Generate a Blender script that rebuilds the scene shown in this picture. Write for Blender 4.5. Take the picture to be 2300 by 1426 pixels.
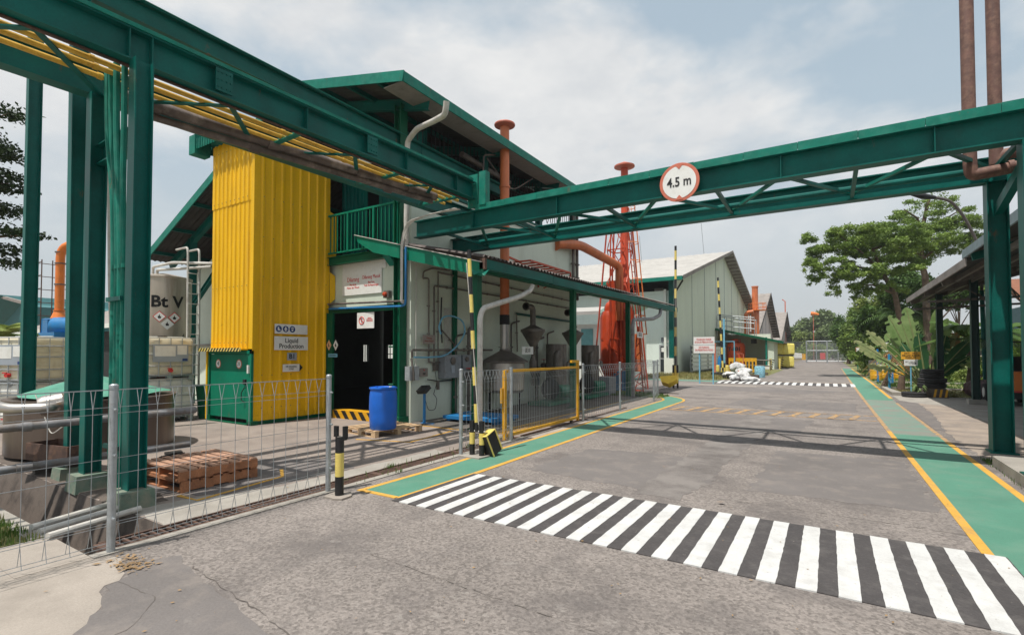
import bpy, math, random
import numpy as np
from mathutils import Vector, Matrix
R=math.radians; V=Vector
for o in list(bpy.data.objects): bpy.data.objects.remove(o)
S=bpy.context.scene; COL=S.collection
# ---------------------------------------------------------------- camera
H=1.75; FPX=1133.; PITCH=math.atan(29/FPX); YAW=math.atan(710/FPX)
cd=bpy.data.cameras.new('camera'); cam=bpy.data.objects.new('camera',cd); COL.objects.link(cam)
cam.location=(0,0,H); cam.rotation_euler=(R(90)+PITCH,0,YAW)
cd.sensor_width=36; cd.lens=FPX/2300*36; cd.shift_y=50/2300; cd.clip_start=.05; cd.clip_end=3000
S.camera=cam
# ---------------------------------------------------------------- sky
SUN=V((-.10,-.37,1)).normalized()          # towards the sun
elev=math.asin(SUN.z); azim=math.atan2(SUN.x,SUN.y)
W=bpy.data.worlds.new("World"); S.world=W; W.use_nodes=True; nt=W.node_tree; nt.nodes.clear()
def nd(t,ty,**k):
    n=t.nodes.new(ty)
    for a,b in k.items():
        if a in n.inputs: n.inputs[a].default_value=b
        else: setattr(n,a,b)
    return n
sky=nd(nt,'ShaderNodeTexSky',sky_type='NISHITA',sun_disc=False,sun_elevation=elev,sun_rotation=azim,air_density=1.6,dust_density=2.5,ozone_density=1.0)
tc=nd(nt,'ShaderNodeTexCoord'); mp=nd(nt,'ShaderNodeMapping'); mp.inputs['Scale'].default_value=(1,1,1.9); mp.inputs['Location'].default_value=(1.2,.9,.2)
nt.links.new(tc.outputs['Generated'],mp.inputs[0])
n1=nd(nt,'ShaderNodeTexNoise',Scale=1.9,Detail=10.,Roughness=.55,Distortion=.15); nt.links.new(mp.outputs[0],n1.inputs['Vector'])
cr=nd(nt,'ShaderNodeValToRGB'); cr.color_ramp.elements[0].position=.44; cr.color_ramp.elements[1].position=.57
cr.color_ramp.elements[0].color=(.06,.06,.06,1); cr.color_ramp.elements[1].color=(.93,.93,.93,1)
nt.links.new(n1.outputs[0],cr.inputs[0])
n2=nd(nt,'ShaderNodeTexNoise',Scale=5.,Detail=8.,Roughness=.6); nt.links.new(mp.outputs[0],n2.inputs['Vector'])
cc=nd(nt,'ShaderNodeValToRGB'); cc.color_ramp.elements[0].position=.3; cc.color_ramp.elements[1].position=.72
cc.color_ramp.elements[0].color=(6.9,7.1,7.3,1); cc.color_ramp.elements[1].color=(9.2,9.1,8.9,1)
nt.links.new(n2.outputs[0],cc.inputs[0])
sep=nd(nt,'ShaderNodeSeparateXYZ'); nt.links.new(tc.outputs['Generated'],sep.inputs[0])
hz=nd(nt,'ShaderNodeMapRange'); hz.inputs['From Min'].default_value=.0; hz.inputs['From Max'].default_value=.55; hz.inputs['To Min'].default_value=.95; hz.inputs['To Max'].default_value=.72
nt.links.new(sep.outputs[2],hz.inputs[0])
mh=nd(nt,'ShaderNodeMixRGB'); mh2=nd(nt,'ShaderNodeMapRange'); mh2.inputs['From Min'].default_value=.02; mh2.inputs['From Max'].default_value=.38; nt.links.new(sep.outputs[2],mh2.inputs[0]); mg=nd(nt,'ShaderNodeMixRGB'); mg.inputs['Color1'].default_value=(6.1,6.4,6.6,1); mg.inputs['Color2'].default_value=(4.9,6.1,7.0,1); nt.links.new(mh2.outputs[0],mg.inputs['Fac']); nt.links.new(mg.outputs[0],mh.inputs['Color2'])
nt.links.new(hz.outputs[0],mh.inputs['Fac']); nt.links.new(sky.outputs[0],mh.inputs['Color1'])
fz=nd(nt,'ShaderNodeMapRange'); fz.inputs['From Min'].default_value=.08; fz.inputs['From Max'].default_value=.34
nt.links.new(sep.outputs[2],fz.inputs[0])
ml=nd(nt,'ShaderNodeMath',operation='MULTIPLY'); nt.links.new(cr.outputs[0],ml.inputs[0]); nt.links.new(fz.outputs[0],ml.inputs[1])
mx=nd(nt,'ShaderNodeMixRGB'); nt.links.new(ml.outputs[0],mx.inputs['Fac']); nt.links.new(mh.outputs[0],mx.inputs['Color1']); nt.links.new(cc.outputs[0],mx.inputs['Color2'])
bg=nd(nt,'ShaderNodeBackground',Strength=.104); nt.links.new(mx.outputs[0],bg.inputs[0])
ow=nd(nt,'ShaderNodeOutputWorld'); nt.links.new(bg.outputs[0],ow.inputs[0])
sd=bpy.data.lights.new('sun','SUN'); sd.energy=5.0; sd.angle=R(.6); sd.color=(1,.955,.88)
so=bpy.data.objects.new('sun',sd); COL.objects.link(so); so.rotation_euler=(-SUN).to_track_quat('-Z','Y').to_euler(); so.location=(0,0,40)
S.view_settings.view_transform='Standard'; S.view_settings.look='None'; S.view_settings.exposure=-.05; S.view_settings.gamma=1
# ---------------------------------------------------------------- measuring helpers: a photo pixel to a point on a real plane
_s,_c=math.sin(YAW),math.cos(YAW)
FW=V((-_s*math.cos(PITCH),_c*math.cos(PITCH),math.sin(PITCH))); RT=V((_c,_s,0)); UP=RT.cross(FW)
def ray(x,y): return FW+RT*((x-1150)/FPX)+UP*((763-y)/FPX)
def onZ(x,y,z=0.):
    d=ray(x,y); return V((0,0,H))+d*((z-H)/d.z)
def onX(x,y,v):
    d=ray(x,y); return V((0,0,H))+d*(v/d.x)
def onY(x,y,v):
    d=ray(x,y); return V((0,0,H))+d*(v/d.y)
def onD(x,y,d): return V((0,0,H))+ray(x,y)*d
# ---------------------------------------------------------------- mesh helpers
class MB:
    def __init__(s,M=None): s.v=[];s.f=[];s.M=M;s.cur=0;s.mi=[]
    def add(s,vs,fs):
        b=len(s.v)
        for p in vs:
            p=V(p); s.v.append(s.M@p if s.M else p)
        s.f+=[tuple(i+b for i in f) for f in fs]; s.mi+=[s.cur]*len(fs); return s
    def box(s,x0,x1,y0,y1,z0,z1):
        return s.add([(x0,y0,z0),(x1,y0,z0),(x1,y1,z0),(x0,y1,z0),(x0,y0,z1),(x1,y0,z1),(x1,y1,z1),(x0,y1,z1)],
          [(0,3,2,1),(4,5,6,7),(0,1,5,4),(1,2,6,5),(2,3,7,6),(3,0,4,7)])
    def extr(s,prof,p,q,up=(0,0,1),caps=True,closed=True):
        p=V(p);q=V(q);d=(q-p).normalized();u=V(up)
        sx=d.cross(u)
        if sx.length<1e-4: sx=d.cross(V((1,0,0)))
        sx.normalize();u=sx.cross(d).normalized();n=len(prof)
        vs=[p+sx*a+u*b for a,b in prof]+[q+sx*a+u*b for a,b in prof]
        fs=[(i,(i+1)%n,n+(i+1)%n,n+i) for i in range(n if closed else n-1)]
        if caps and closed: fs+=[tuple(range(n))[::-1],tuple(range(n,2*n))]
        return s.add(vs,fs)
    def beam(s,p,q,w,h,up=(0,0,1)): return s.extr([(-w/2,-h/2),(w/2,-h/2),(w/2,h/2),(-w/2,h/2)],p,q,up)
    def ib(s,p,q,w,h,t=.02,up=(0,0,1)):
        a,b,c=w/2,h/2,t/2
        pf=[(-a,-b),(a,-b),(a,-b+t),(c,-b+t),(c,b-t),(a,b-t),(a,b),(-a,b),(-a,b-t),(-c,b-t),(-c,-b+t),(-a,-b+t)]
        p=V(p);q=V(q);d=(q-p).normalized();u=V(up);sx=d.cross(u).normalized();u=sx.cross(d).normalized()
        vs=[p+sx*x+u*y for x,y in pf]+[q+sx*x+u*y for x,y in pf]
        fs=[(i,(i+1)%12,12+(i+1)%12,12+i) for i in range(12)]
        for k in (0,12):
            for f in ((0,1,2,11),(3,4,9,10),(8,5,6,7)): fs.append(tuple(i+k for i in f))
            fs+= [(k+2,k+3,k+10,k+11),(k+4,k+5,k+8,k+9)]
        return s.add(vs,fs)
    def tube(s,pts,r,n=8,caps=True,fil=0,fn=4):
        pts=[V(p) for p in pts]
        if fil:
            o=[pts[0]]
            for i in range(1,len(pts)-1):
                a,b,c=pts[i-1],pts[i],pts[i+1]; d1=(a-b);d2=(c-b)
                k=min(fil,d1.length*.48,d2.length*.48); A=b+d1.normalized()*k;C=b+d2.normalized()*k
                for j in range(fn+1):
                    t=j/fn; o.append(A*(1-t)**2+b*2*t*(1-t)+C*t*t)
            o.append(pts[-1]); pts=o
        m=len(pts); rr=r if isinstance(r,(list,tuple)) else [r]*m
        T=[(pts[min(i+1,m-1)]-pts[max(i-1,0)]).normalized() for i in range(m)]
        u=T[0].orthogonal().normalized(); vs=[]
        for i in range(m):
            u=(u-T[i]*u.dot(T[i])).normalized(); w=T[i].cross(u)
            for j in range(n):
                a=2*math.pi*j/n; vs.append(pts[i]+(u*math.cos(a)+w*math.sin(a))*rr[i])
        fs=[(i*n+j,i*n+(j+1)%n,(i+1)*n+(j+1)%n,(i+1)*n+j) for i in range(m-1) for j in range(n)]
        if caps: fs+=[tuple(range(n))[::-1],tuple(range((m-1)*n,m*n))]
        return s.add(vs,fs)
    def lathe(s,prof,c=(0,0,0),n=20,ax=(0,0,1)):
        q=V((0,0,1)).rotation_difference(V(ax)); c=V(c); vs=[];m=len(prof)
        for r,z in prof:
            for j in range(n):
                a=2*math.pi*j/n; vs.append(c+q@V((max(r,1e-4)*math.cos(a),max(r,1e-4)*math.sin(a),z)))
        fs=[(i*n+j,i*n+(j+1)%n,(i+1)*n+(j+1)%n,(i+1)*n+j) for i in range(m-1) for j in range(n)]
        fs+=[tuple(range(n))[::-1],tuple(range((m-1)*n,m*n))]
        return s.add(vs,fs)
    def poly(s,pts): return s.add(pts,[tuple(range(len(pts)))])
    def prism(s,pts,vec):
        pts=[V(p) for p in pts];n=len(pts);vec=V(vec)
        return s.add(pts+[p+vec for p in pts],[tuple(range(n))[::-1],tuple(range(n,2*n))]+[(i,(i+1)%n,n+(i+1)%n,n+i) for i in range(n)])
    def corr(s,o,u,w,nrm,Wd,Ht,pitch=.2,dep=.035,kind='rib',top=None,thick=.004,seg=1,wob=0):
        """profiled sheet: o corner, u across, w along the ribs; a real sheet with two skins"""
        o=V(o);u=V(u).normalized();w=V(w).normalized();nrm=V(nrm).normalized();xs=[];k=0
        while k*pitch<Wd-1e-6:
            b=k*pitch
            if kind=='rib': L=[(0,0),(.55,0),(.66,1),(.84,1),(.95,0)]
            else: L=[(0,0),(.25,.7),(.5,1),(.75,.7)]
            for a,d in L:
                if b+a*pitch<Wd: xs.append((b+a*pitch,d*dep))
            k+=1
        xs.append((Wd,0)); n=len(xs); rnd=random.Random(n)
        vs=[];rows=seg+1
        for off in (0,-thick):
            for r in range(rows):
                for a,d in xs:
                    hh=(top(a) if top else Ht)*r/seg
                    jit=(rnd.random()-.5)*wob
                    vs.append(o+u*a+w*hh+nrm*(d+off+jit))
        N=n*rows;fs=[]
        for r in range(seg):
            for i in range(n-1):
                a=r*n+i; fs.append((a,a+1,a+n+1,a+n)); fs.append((N+a,N+a+n,N+a+n+1,N+a+1))
        for i in range(n-1):
            fs.append((i,N+i,N+i+1,i+1)); t=seg*n+i; fs.append((t,t+1,N+t+1,N+t))
        for r in range(seg):
            a=r*n; fs.append((a,a+n,N+a+n,N+a)); b=a+n-1; fs.append((b,N+b,N+b+n,b+n))
        return s.add(vs,fs)
    def build(s,name,m,parent=None,label=None,cat=None,group=None,kind=None,sharp=35,flat=False):
        me=bpy.data.meshes.new(name); L=V(parent_loc(parent)) if parent else V((0,0,0))
        me.from_pydata([tuple(p-L) for p in s.v],[],s.f); me.update()
        if not flat:
            me.polygons.foreach_set('use_smooth',[True]*len(me.polygons)); me.set_sharp_from_angle(angle=R(sharp))
        for q in (m if isinstance(m,(list,tuple)) else [m]): me.materials.append(q)
        if isinstance(m,(list,tuple)) and len(me.polygons)==len(s.mi): me.polygons.foreach_set('material_index',s.mi)
        o=bpy.data.objects.new(name,me); COL.objects.link(o)
        if parent: o.parent=parent
        tag(o,label,cat,group,kind); return o
def parent_loc(p):
    L=V((0,0,0))
    while p: L=L+p.location; p=p.parent
    return L
def tag(o,label=None,cat=None,group=None,kind=None):
    if label: o['label']=label
    if cat: o['category']=cat
    if group: o['group']=group
    if kind: o['kind']=kind
def T(name,label,cat,loc=(0,0,0),group=None):
    o=bpy.data.objects.new(name,None); COL.objects.link(o); o.location=loc; o.empty_display_size=.2
    tag(o,label,cat,group); return o
def copy_tree(o,parent=None):
    c=o.copy(); COL.objects.link(c)
    if parent: c.parent=parent
    for ch in [k for k in o.children]: copy_tree(ch,c)
    return c
def dup(root,loc,rz,label,group=None):
    c=copy_tree(root); c.location=loc; c.rotation_euler=(0,0,rz); c['label']=label
    if group: c['group']=group
    return c
def frame(loc,rz=0,s=1): return Matrix.Translation(V(loc))@Matrix.Rotation(rz,4,'Z')@Matrix.Scale(s,4)
def text(st,size,loc,face,m,parent,name='lettering',sx=1.,sp=1.,ext=.002,bold=0.):
    c=bpy.data.curves.new('t','FONT'); c.body=st; c.size=size; c.align_x='CENTER'; c.align_y='CENTER'; c.extrude=ext; c.space_line=sp; c.resolution_u=3; c.offset=bold
    o=bpy.data.objects.new('t',c); COL.objects.link(o); bpy.context.view_layer.update()
    me=bpy.data.meshes.new_from_object(o.evaluated_get(bpy.context.evaluated_depsgraph_get())); bpy.data.objects.remove(o)
    rz=face if isinstance(face,(int,float)) else {'-y':0,'+x':R(90)}[face]
    M=Matrix.Translation(V(loc)-(V(parent_loc(parent)) if parent else V((0,0,0))))@Matrix.Rotation(rz,4,'Z')@Matrix.Rotation(R(90),4,'X')@Matrix.Diagonal((sx,1,1,1))
    me.transform(M); me.materials.clear(); me.materials.append(m)
    o=bpy.data.objects.new(name,me); COL.objects.link(o)
    if parent: o.parent=parent
    return o
# ---------------------------------------------------------------- materials
def mat(name,col,rough=.6,metal=0.,var=.12,scale=3.,bump=0.,bscale=60.,dirt=None,damt=.0,dscale=2.,dlo=.5,dhi=.7,streak=1.,fine=0.,fscale=120.,spec=.5,rust=0.,rlo=.64,rcol=(.16,.07,.035),peb=0.,pscale=40.):
    m=bpy.data.materials.new(name); m.use_nodes=True; t=m.node_tree; B=t.nodes['Principled BSDF']; L=t.links.new
    B.inputs['Roughness'].default_value=rough; B.inputs['Metallic'].default_value=metal; B.inputs['Specular IOR Level'].default_value=spec
    g=nd(t,'ShaderNodeNewGeometry'); mp=nd(t,'ShaderNodeMapping'); mp.inputs['Scale'].default_value=(1,1,streak); L(g.outputs['Position'],mp.inputs[0])
    n=nd(t,'ShaderNodeTexNoise',Scale=scale,Detail=6.,Roughness=.6); L(mp.outputs[0],n.inputs['Vector'])
    r=nd(t,'ShaderNodeMapRange'); r.inputs['From Min'].default_value=.3; r.inputs['From Max'].default_value=.7; L(n.outputs[0],r.inputs[0])
    mx=nd(t,'ShaderNodeMixRGB'); c=V(col)
    mx.inputs['Color1'].default_value=(*[max(0,x*(1-var)) for x in c],1); mx.inputs['Color2'].default_value=(*[min(.95,x*(1+var)) for x in c],1)
    L(r.outputs[0],mx.inputs['Fac']); out=mx.outputs[0]
    if fine:
        f=nd(t,'ShaderNodeTexNoise',Scale=fscale,Detail=3.,Roughness=.7); L(g.outputs['Position'],f.inputs['Vector'])
        fr=nd(t,'ShaderNodeMapRange'); fr.inputs['From Min'].default_value=.32; fr.inputs['From Max'].default_value=.68; fr.inputs['To Min'].default_value=1-fine; fr.inputs['To Max'].default_value=1+fine; L(f.outputs[0],fr.inputs[0])
        vm=nd(t,'ShaderNodeVectorMath',operation='SCALE'); L(out,vm.inputs[0]); L(fr.outputs[0],vm.inputs['Scale']); out=vm.outputs[0]
    if peb:
        vo=nd(t,'ShaderNodeTexVoronoi',Scale=pscale,Randomness=1.); dn=nd(t,'ShaderNodeTexNoise',Scale=pscale*1.5,Detail=2.); va=nd(t,'ShaderNodeVectorMath',operation='MULTIPLY_ADD'); L(g.outputs['Position'],dn.inputs['Vector']); L(dn.outputs['Color'],va.inputs[0]); va.inputs[1].default_value=(.012,.012,.012); L(g.outputs['Position'],va.inputs[2]); L(va.outputs[0],vo.inputs['Vector'])
        sx_=nd(t,'ShaderNodeSeparateColor'); L(vo.outputs['Color'],sx_.inputs[0])
        pr=nd(t,'ShaderNodeMapRange'); pr.inputs['From Min'].default_value=.35; pr.inputs['From Max'].default_value=.95; pr.inputs['To Min'].default_value=1+peb*.35; pr.inputs['To Max'].default_value=1-peb; L(sx_.outputs[0],pr.inputs[0])
        vm=nd(t,'ShaderNodeVectorMath',operation='SCALE'); L(out,vm.inputs[0]); L(pr.outputs[0],vm.inputs['Scale']); out=vm.outputs[0]
    if dirt:
        d=nd(t,'ShaderNodeTexNoise',Scale=dscale,Detail=8.,Roughness=.65); L(mp.outputs[0],d.inputs['Vector'])
        dr=nd(t,'ShaderNodeMapRange'); dr.inputs['From Min'].default_value=dlo; dr.inputs['From Max'].default_value=dhi; dr.inputs['To Max'].default_value=damt; L(d.outputs[0],dr.inputs[0])
        dm=nd(t,'ShaderNodeMixRGB'); dm.inputs['Color2'].default_value=(*dirt,1); L(dr.outputs[0],dm.inputs['Fac']); L(out,dm.inputs['Color1']); out=dm.outputs[0]
    if rust:
        q=nd(t,'ShaderNodeMapping'); q.inputs['Scale'].default_value=(1,1,.35); L(g.outputs['Position'],q.inputs[0])
        d=nd(t,'ShaderNodeTexNoise',Scale=5.5,Detail=10.,Roughness=.72); L(q.outputs[0],d.inputs['Vector'])
        dr=nd(t,'ShaderNodeMapRange'); dr.inputs['From Min'].default_value=rlo; dr.inputs['From Max'].default_value=rlo+.07; dr.inputs['To Max'].default_value=rust; L(d.outputs[0],dr.inputs[0])
        dm=nd(t,'ShaderNodeMixRGB'); dm.inputs['Color2'].default_value=(*rcol,1); L(dr.outputs[0],dm.inputs['Fac']); L(out,dm.inputs['Color1']); out=dm.outputs[0]
    L(out,B.inputs['Base Color'])
    rr=nd(t,'ShaderNodeMapRange'); rr.inputs['To Min'].default_value=max(.05,rough-.12); rr.inputs['To Max'].default_value=min(1,rough+.12); L(n.outputs[0],rr.inputs[0]); L(rr.outputs[0],B.inputs['Roughness'])
    if bump:
        b=nd(t,'ShaderNodeTexNoise',Scale=bscale,Detail=4.,Roughness=.7); L(g.outputs['Position'],b.inputs['Vector'])
        bp=nd(t,'ShaderNodeBump',Strength=bump,Distance=.01); L(b.outputs[0],bp.inputs['Height']); L(bp.outputs[0],B.inputs['Normal'])
    return m
def leafmat(name,c1,c2,scale=1.2,trans=.25):
    m=mat(name,c1,.55,var=0,spec=.3); t=m.node_tree; B=t.nodes['Principled BSDF']; L=t.links.new
    g=[n for n in t.nodes if n.type=='NEW_GEOMETRY'][0]
    a=nd(t,'ShaderNodeTexNoise',Scale=scale,Detail=4.,Roughness=.7); L(g.outputs['Position'],a.inputs['Vector'])
    r=nd(t,'ShaderNodeMapRange'); r.inputs['From Min'].default_value=.3; r.inputs['From Max'].default_value=.7; L(a.outputs[0],r.inputs[0])
    mx=nd(t,'ShaderNodeMixRGB'); mx.inputs['Color1'].default_value=(*c1,1); mx.inputs['Color2'].default_value=(*c2,1); L(r.outputs[0],mx.inputs['Fac'])
    L(mx.outputs[0],B.inputs['Base Color'])
    tr=nd(t,'ShaderNodeBsdfTranslucent'); L(mx.outputs[0],tr.inputs[0]); ms=nd(t,'ShaderNodeMixShader'); ms.inputs[0].default_value=trans
    o=[n for n in t.nodes if n.type=='OUTPUT_MATERIAL'][0]; L(B.outputs[0],ms.inputs[1]); L(tr.outputs[0],ms.inputs[2]); L(ms.outputs[0],o.inputs[0]); return m
G_teal=mat('teal_paint',(.0008,.104,.086),.44,rust=.7,var=.28,scale=1.6,dirt=(.02,.10,.082),damt=.5,dscale=3,dlo=.56,dhi=.78,bump=.08,bscale=9,fine=.1,fscale=40,spec=.22)
G_tealw=mat('weathered_teal_paint',(.003,.165,.118),.55,spec=.25,rust=.7,rlo=.61,var=.25,scale=4,dirt=(.05,.22,.17),damt=.55,dscale=6,dlo=.48,dhi=.7,bump=.15,bscale=20)
G_door=mat('green_door_paint',(.001,.095,.045),.46,spec=.25,rust=.5,var=.15,scale=2,dirt=(.10,.13,.08),damt=.5,dscale=5,dlo=.6,dhi=.8,bump=.06,bscale=6)
G_bright=mat('emerald_paint',(.002,.175,.10),.46,spec=.25,rust=.5,var=.15,scale=2.5,dirt=(.12,.10,.06),damt=.5,dscale=7,dlo=.62,dhi=.8)
YEL=mat('yellow_sheet_paint',(.82,.47,.006),.46,spec=.3,rust=.45,rlo=.66,rcol=(.25,.12,.04),var=.10,scale=1.4,dirt=(.45,.24,.03),damt=.5,dscale=2.2,dlo=.53,dhi=.78,streak=.25,bump=.05,bscale=8,fine=.06,fscale=30)
YELP=mat('yellow_pipe_paint',(.66,.40,.05),.45,var=.2,scale=6,dirt=(.12,.07,.03),damt=.6,dscale=9,dlo=.55,dhi=.75)
YELG=mat('yellow_gate_paint',(.70,.36,.015),.4,var=.15,scale=6,dirt=(.25,.12,.03),damt=.5,dscale=14,dlo=.6,dhi=.75)
WALL=mat('pale_green_wall',(.64,.70,.59),.8,var=.06,scale=.8,dirt=(.36,.38,.30),damt=.5,dscale=1.6,dlo=.52,dhi=.85,streak=.3,bump=.15,bscale=30,fine=.04,fscale=25)
WALLW=mat('white_wall',(.74,.76,.70),.8,var=.05,scale=1,dirt=(.38,.36,.28),damt=.45,dscale=1.5,dlo=.55,dhi=.85,streak=.3,bump=.1)
TEALW=mat('aqua_wall',(.40,.62,.56),.8,var=.06,dirt=(.3,.36,.3),damt=.4,dscale=1)
ORG=mat('orange_paint',(.58,.155,.05),.45,var=.18,scale=2.2,dirt=(.22,.08,.04),damt=.6,dscale=4,dlo=.5,dhi=.8,streak=.4)
ORR=mat('red_orange_paint',(.50,.055,.012),.45,var=.2,scale=2.2,dirt=(.16,.04,.02),damt=.6,dscale=4,dlo=.5,dhi=.8,streak=.5)
ORH=mat('bright_orange_paint',(.75,.20,.03),.42,var=.1,scale=3,dirt=(.3,.1,.04),damt=.4,dscale=5,dlo=.55,dhi=.8)
ROOFU=mat('roof_underside',(.055,.052,.048),.9,var=.3,scale=2,dirt=(.05,.045,.04),damt=.6,dscale=3)  # base colour blackened to carry the shade beneath the roofs
ROOFT=mat('fibre_cement_roof',(.40,.385,.36),.9,var=.12,scale=.5,dirt=(.28,.26,.24),damt=.6,dscale=.8,dlo=.45,dhi=.75,fine=.08,fscale=6)
ROOFG=mat('grey_brown_roof',(.27,.24,.22),.9,var=.2,scale=1,dirt=(.13,.11,.1),damt=.6,dscale=1.4)
DARK=mat('dark_interior',(.018,.018,.018),.9,var=.3)  # near-black colour standing in for places that get no light
BLK=mat('black_paint',(.014,.014,.015),.45,var=.3,scale=8,dirt=(.12,.11,.1),damt=.4,dscale=14,dlo=.6,dhi=.8)
YLW=mat('pale_yellow_paint',(.74,.58,.15),.5,var=.1,scale=8,dirt=(.3,.22,.08),damt=.5,dscale=12,dlo=.58,dhi=.78)
GALV=mat('galvanised_steel',(.42,.45,.47),.42,metal=.55,var=.18,scale=9,dirt=(.22,.2,.18),damt=.4,dscale=12,dlo=.58,dhi=.8)
WIRE=mat('galvanised_wire',(.40,.43,.45),.45,metal=.5,var=.15,scale=12)
SS=mat('stainless_steel',(.46,.43,.40),.36,metal=.8,var=.25,scale=1.6,dirt=(.22,.15,.10),damt=.7,dscale=2.2,dlo=.5,dhi=.8,streak=.3)
SSD=mat('dull_dark_steel',(.16,.14,.125),.5,metal=.4,var=.3,scale=3,dirt=(.08,.06,.05),damt=.6,dscale=4)
RUST=mat('rusty_steel',(.095,.055,.042),.85,var=.4,scale=5,dirt=(.19,.10,.06),damt=.7,dscale=9,bump=.3)
RUSTP=mat('rusty_pipe',(.15,.075,.06),.7,var=.35,scale=6,dirt=(.28,.16,.11),damt=.7,dscale=14,dlo=.45,dhi=.7,bump=.2)
BRNP=mat('sooty_grey_pipe',(.12,.095,.085),.6,var=.45,scale=3.5,dirt=(.32,.27,.24),damt=.8,dscale=4,dlo=.5,dhi=.72)
PVC=mat('grey_white_pvc',(.56,.54,.50),.5,var=.12,scale=5,dirt=(.28,.23,.18),damt=.65,dscale=6,dlo=.5,dhi=.78)
PVCG=mat('grey_pvc',(.22,.22,.23),.5,var=.25,scale=5,dirt=(.16,.12,.09),damt=.75,dscale=6,dlo=.44,dhi=.66)
BLUEP=mat('blue_plastic',(.01,.13,.58),.38,var=.12,scale=3,dirt=(.10,.17,.35),damt=.35,dscale=8,dlo=.58,dhi=.8)
BLUE=mat('blue_paint',(.01,.17,.42),.45,var=.15,dirt=(.1,.16,.22),damt=.4,dscale=5)
LBLUE=mat('light_blue_paint',(.16,.42,.58),.5,var=.12)
WHT=mat('white_board',(.78,.78,.75),.5,var=.04,scale=5,dirt=(.55,.52,.46),damt=.35,dscale=9)
WHTP=mat('white_plastic',(.72,.71,.66),.4,var=.06,scale=3,dirt=(.5,.46,.38),damt=.5,dscale=5)
CREAM=mat('cream_plastic',(.72,.66,.50),.4,var=.08,scale=3,dirt=(.45,.38,.26),damt=.5,dscale=4)
GREYL=mat('grey_label',(.33,.37,.42),.5,var=.1)
GREYB=mat('grey_box_paint',(.24,.26,.28),.5,var=.12,scale=6,dirt=(.12,.11,.10),damt=.5,dscale=8)
RED=mat('red_lettering',(.62,.035,.03),.5,var=.05)
REDP=mat('faded_red_paint',(.55,.15,.09),.55,var=.12,scale=6)
NAVY=mat('navy_blue',(.015,.05,.19),.5,var=.05)
LBLK=mat('black_lettering',(.015,.015,.017),.5,var=.05)
PEACH=mat('faded_orange_sticker',(.72,.42,.24),.5)
WOODN=mat('new_pallet_wood',(.60,.42,.25),.75,var=.16,scale=4,dirt=(.40,.26,.14),damt=.5,dscale=9,fine=.12,fscale=50)
WOODO=mat('old_pallet_wood',(.40,.17,.08),.8,var=.3,scale=5,dirt=(.17,.08,.05),damt=.6,dscale=6,fine=.15,fscale=50)
WOODT=mat('weathered_pallet_wood',(.42,.24,.16),.85,var=.25,scale=6,dirt=(.20,.12,.08),damt=.6,dscale=7,fine=.15,fscale=50)
CONC=mat('concrete',(.34,.315,.28),.92,var=.14,scale=1.3,dirt=(.20,.18,.155),damt=.7,dscale=2.2,dlo=.45,dhi=.72,fine=.12,fscale=90,bump=.3,bscale=80)
CONCD=mat('stained_concrete',(.15,.12,.10),.95,var=.3,scale=2.5,dirt=(.045,.035,.03),damt=.85,dscale=2.5,dlo=.42,dhi=.62,fine=.15,fscale=60,bump=.5,bscale=50)
PLINTH=mat('green_stained_plinth',(.13,.19,.145),.85,var=.25,scale=6,dirt=(.26,.25,.19),damt=.8,dscale=7,dlo=.42,dhi=.65,bump=.3,bscale=40)
RUB=mat('rubber',(.02,.02,.021),.85,var=.3,scale=6,bump=.2)
GMACH=mat('machine_green_paint',(.01,.16,.09),.45,var=.2,dirt=(.04,.05,.04),damt=.6,dscale=4)
STRAW=mat('straw_yellow_bag',(.88,.72,.16),.5,var=.15,scale=2,dirt=(.85,.75,.4),damt=.6,dscale=4)
GLASS=mat('dark_window_glass',(.03,.035,.04),.12,var=.2)
ALU=mat('aluminium_frame',(.5,.52,.53),.4,metal=.4,var=.1)
# ================================================================ ground, roads, markings
rnd=random.Random(5)
ASPH=mat('worn_asphalt',(.232,.206,.190),.93,var=.16,scale=.45,dirt=(.125,.112,.108),damt=.75,rust=.55,rlo=.58,rcol=(.30,.275,.255),dscale=1.1,dlo=.47,dhi=.66,fine=.22,fscale=26,peb=.30,pscale=50,bump=.7,bscale=60,spec=.2)
ASPD=mat('smooth_dark_asphalt_patch',(.165,.150,.144),.9,var=.12,rust=.5,rlo=.60,rcol=(.24,.22,.205),scale=.9,dirt=(.24,.21,.19),damt=.75,dscale=3.2,fine=.10,fscale=60,bump=.25,bscale=70,spec=.25)
CONCL=mat('pale_concrete_slab',(.34,.30,.262),.92,var=.10,scale=1.,dirt=(.25,.22,.19),damt=.75,dscale=1.8,dlo=.46,dhi=.7,streak=1,fine=.10,fscale=70,bump=.3,bscale=70,spec=.25)
YARD=mat('yard_concrete',(.28,.235,.205),.92,var=.12,scale=.8,dirt=(.155,.13,.12),damt=.7,dscale=1.4,dlo=.44,dhi=.7,fine=.14,fscale=60,bump=.35,bscale=60,spec=.25)
EARTH=mat('dry_earth',(.20,.16,.10),.95,var=.3,scale=2,dirt=(.10,.12,.05),damt=.8,dscale=.6)
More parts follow.
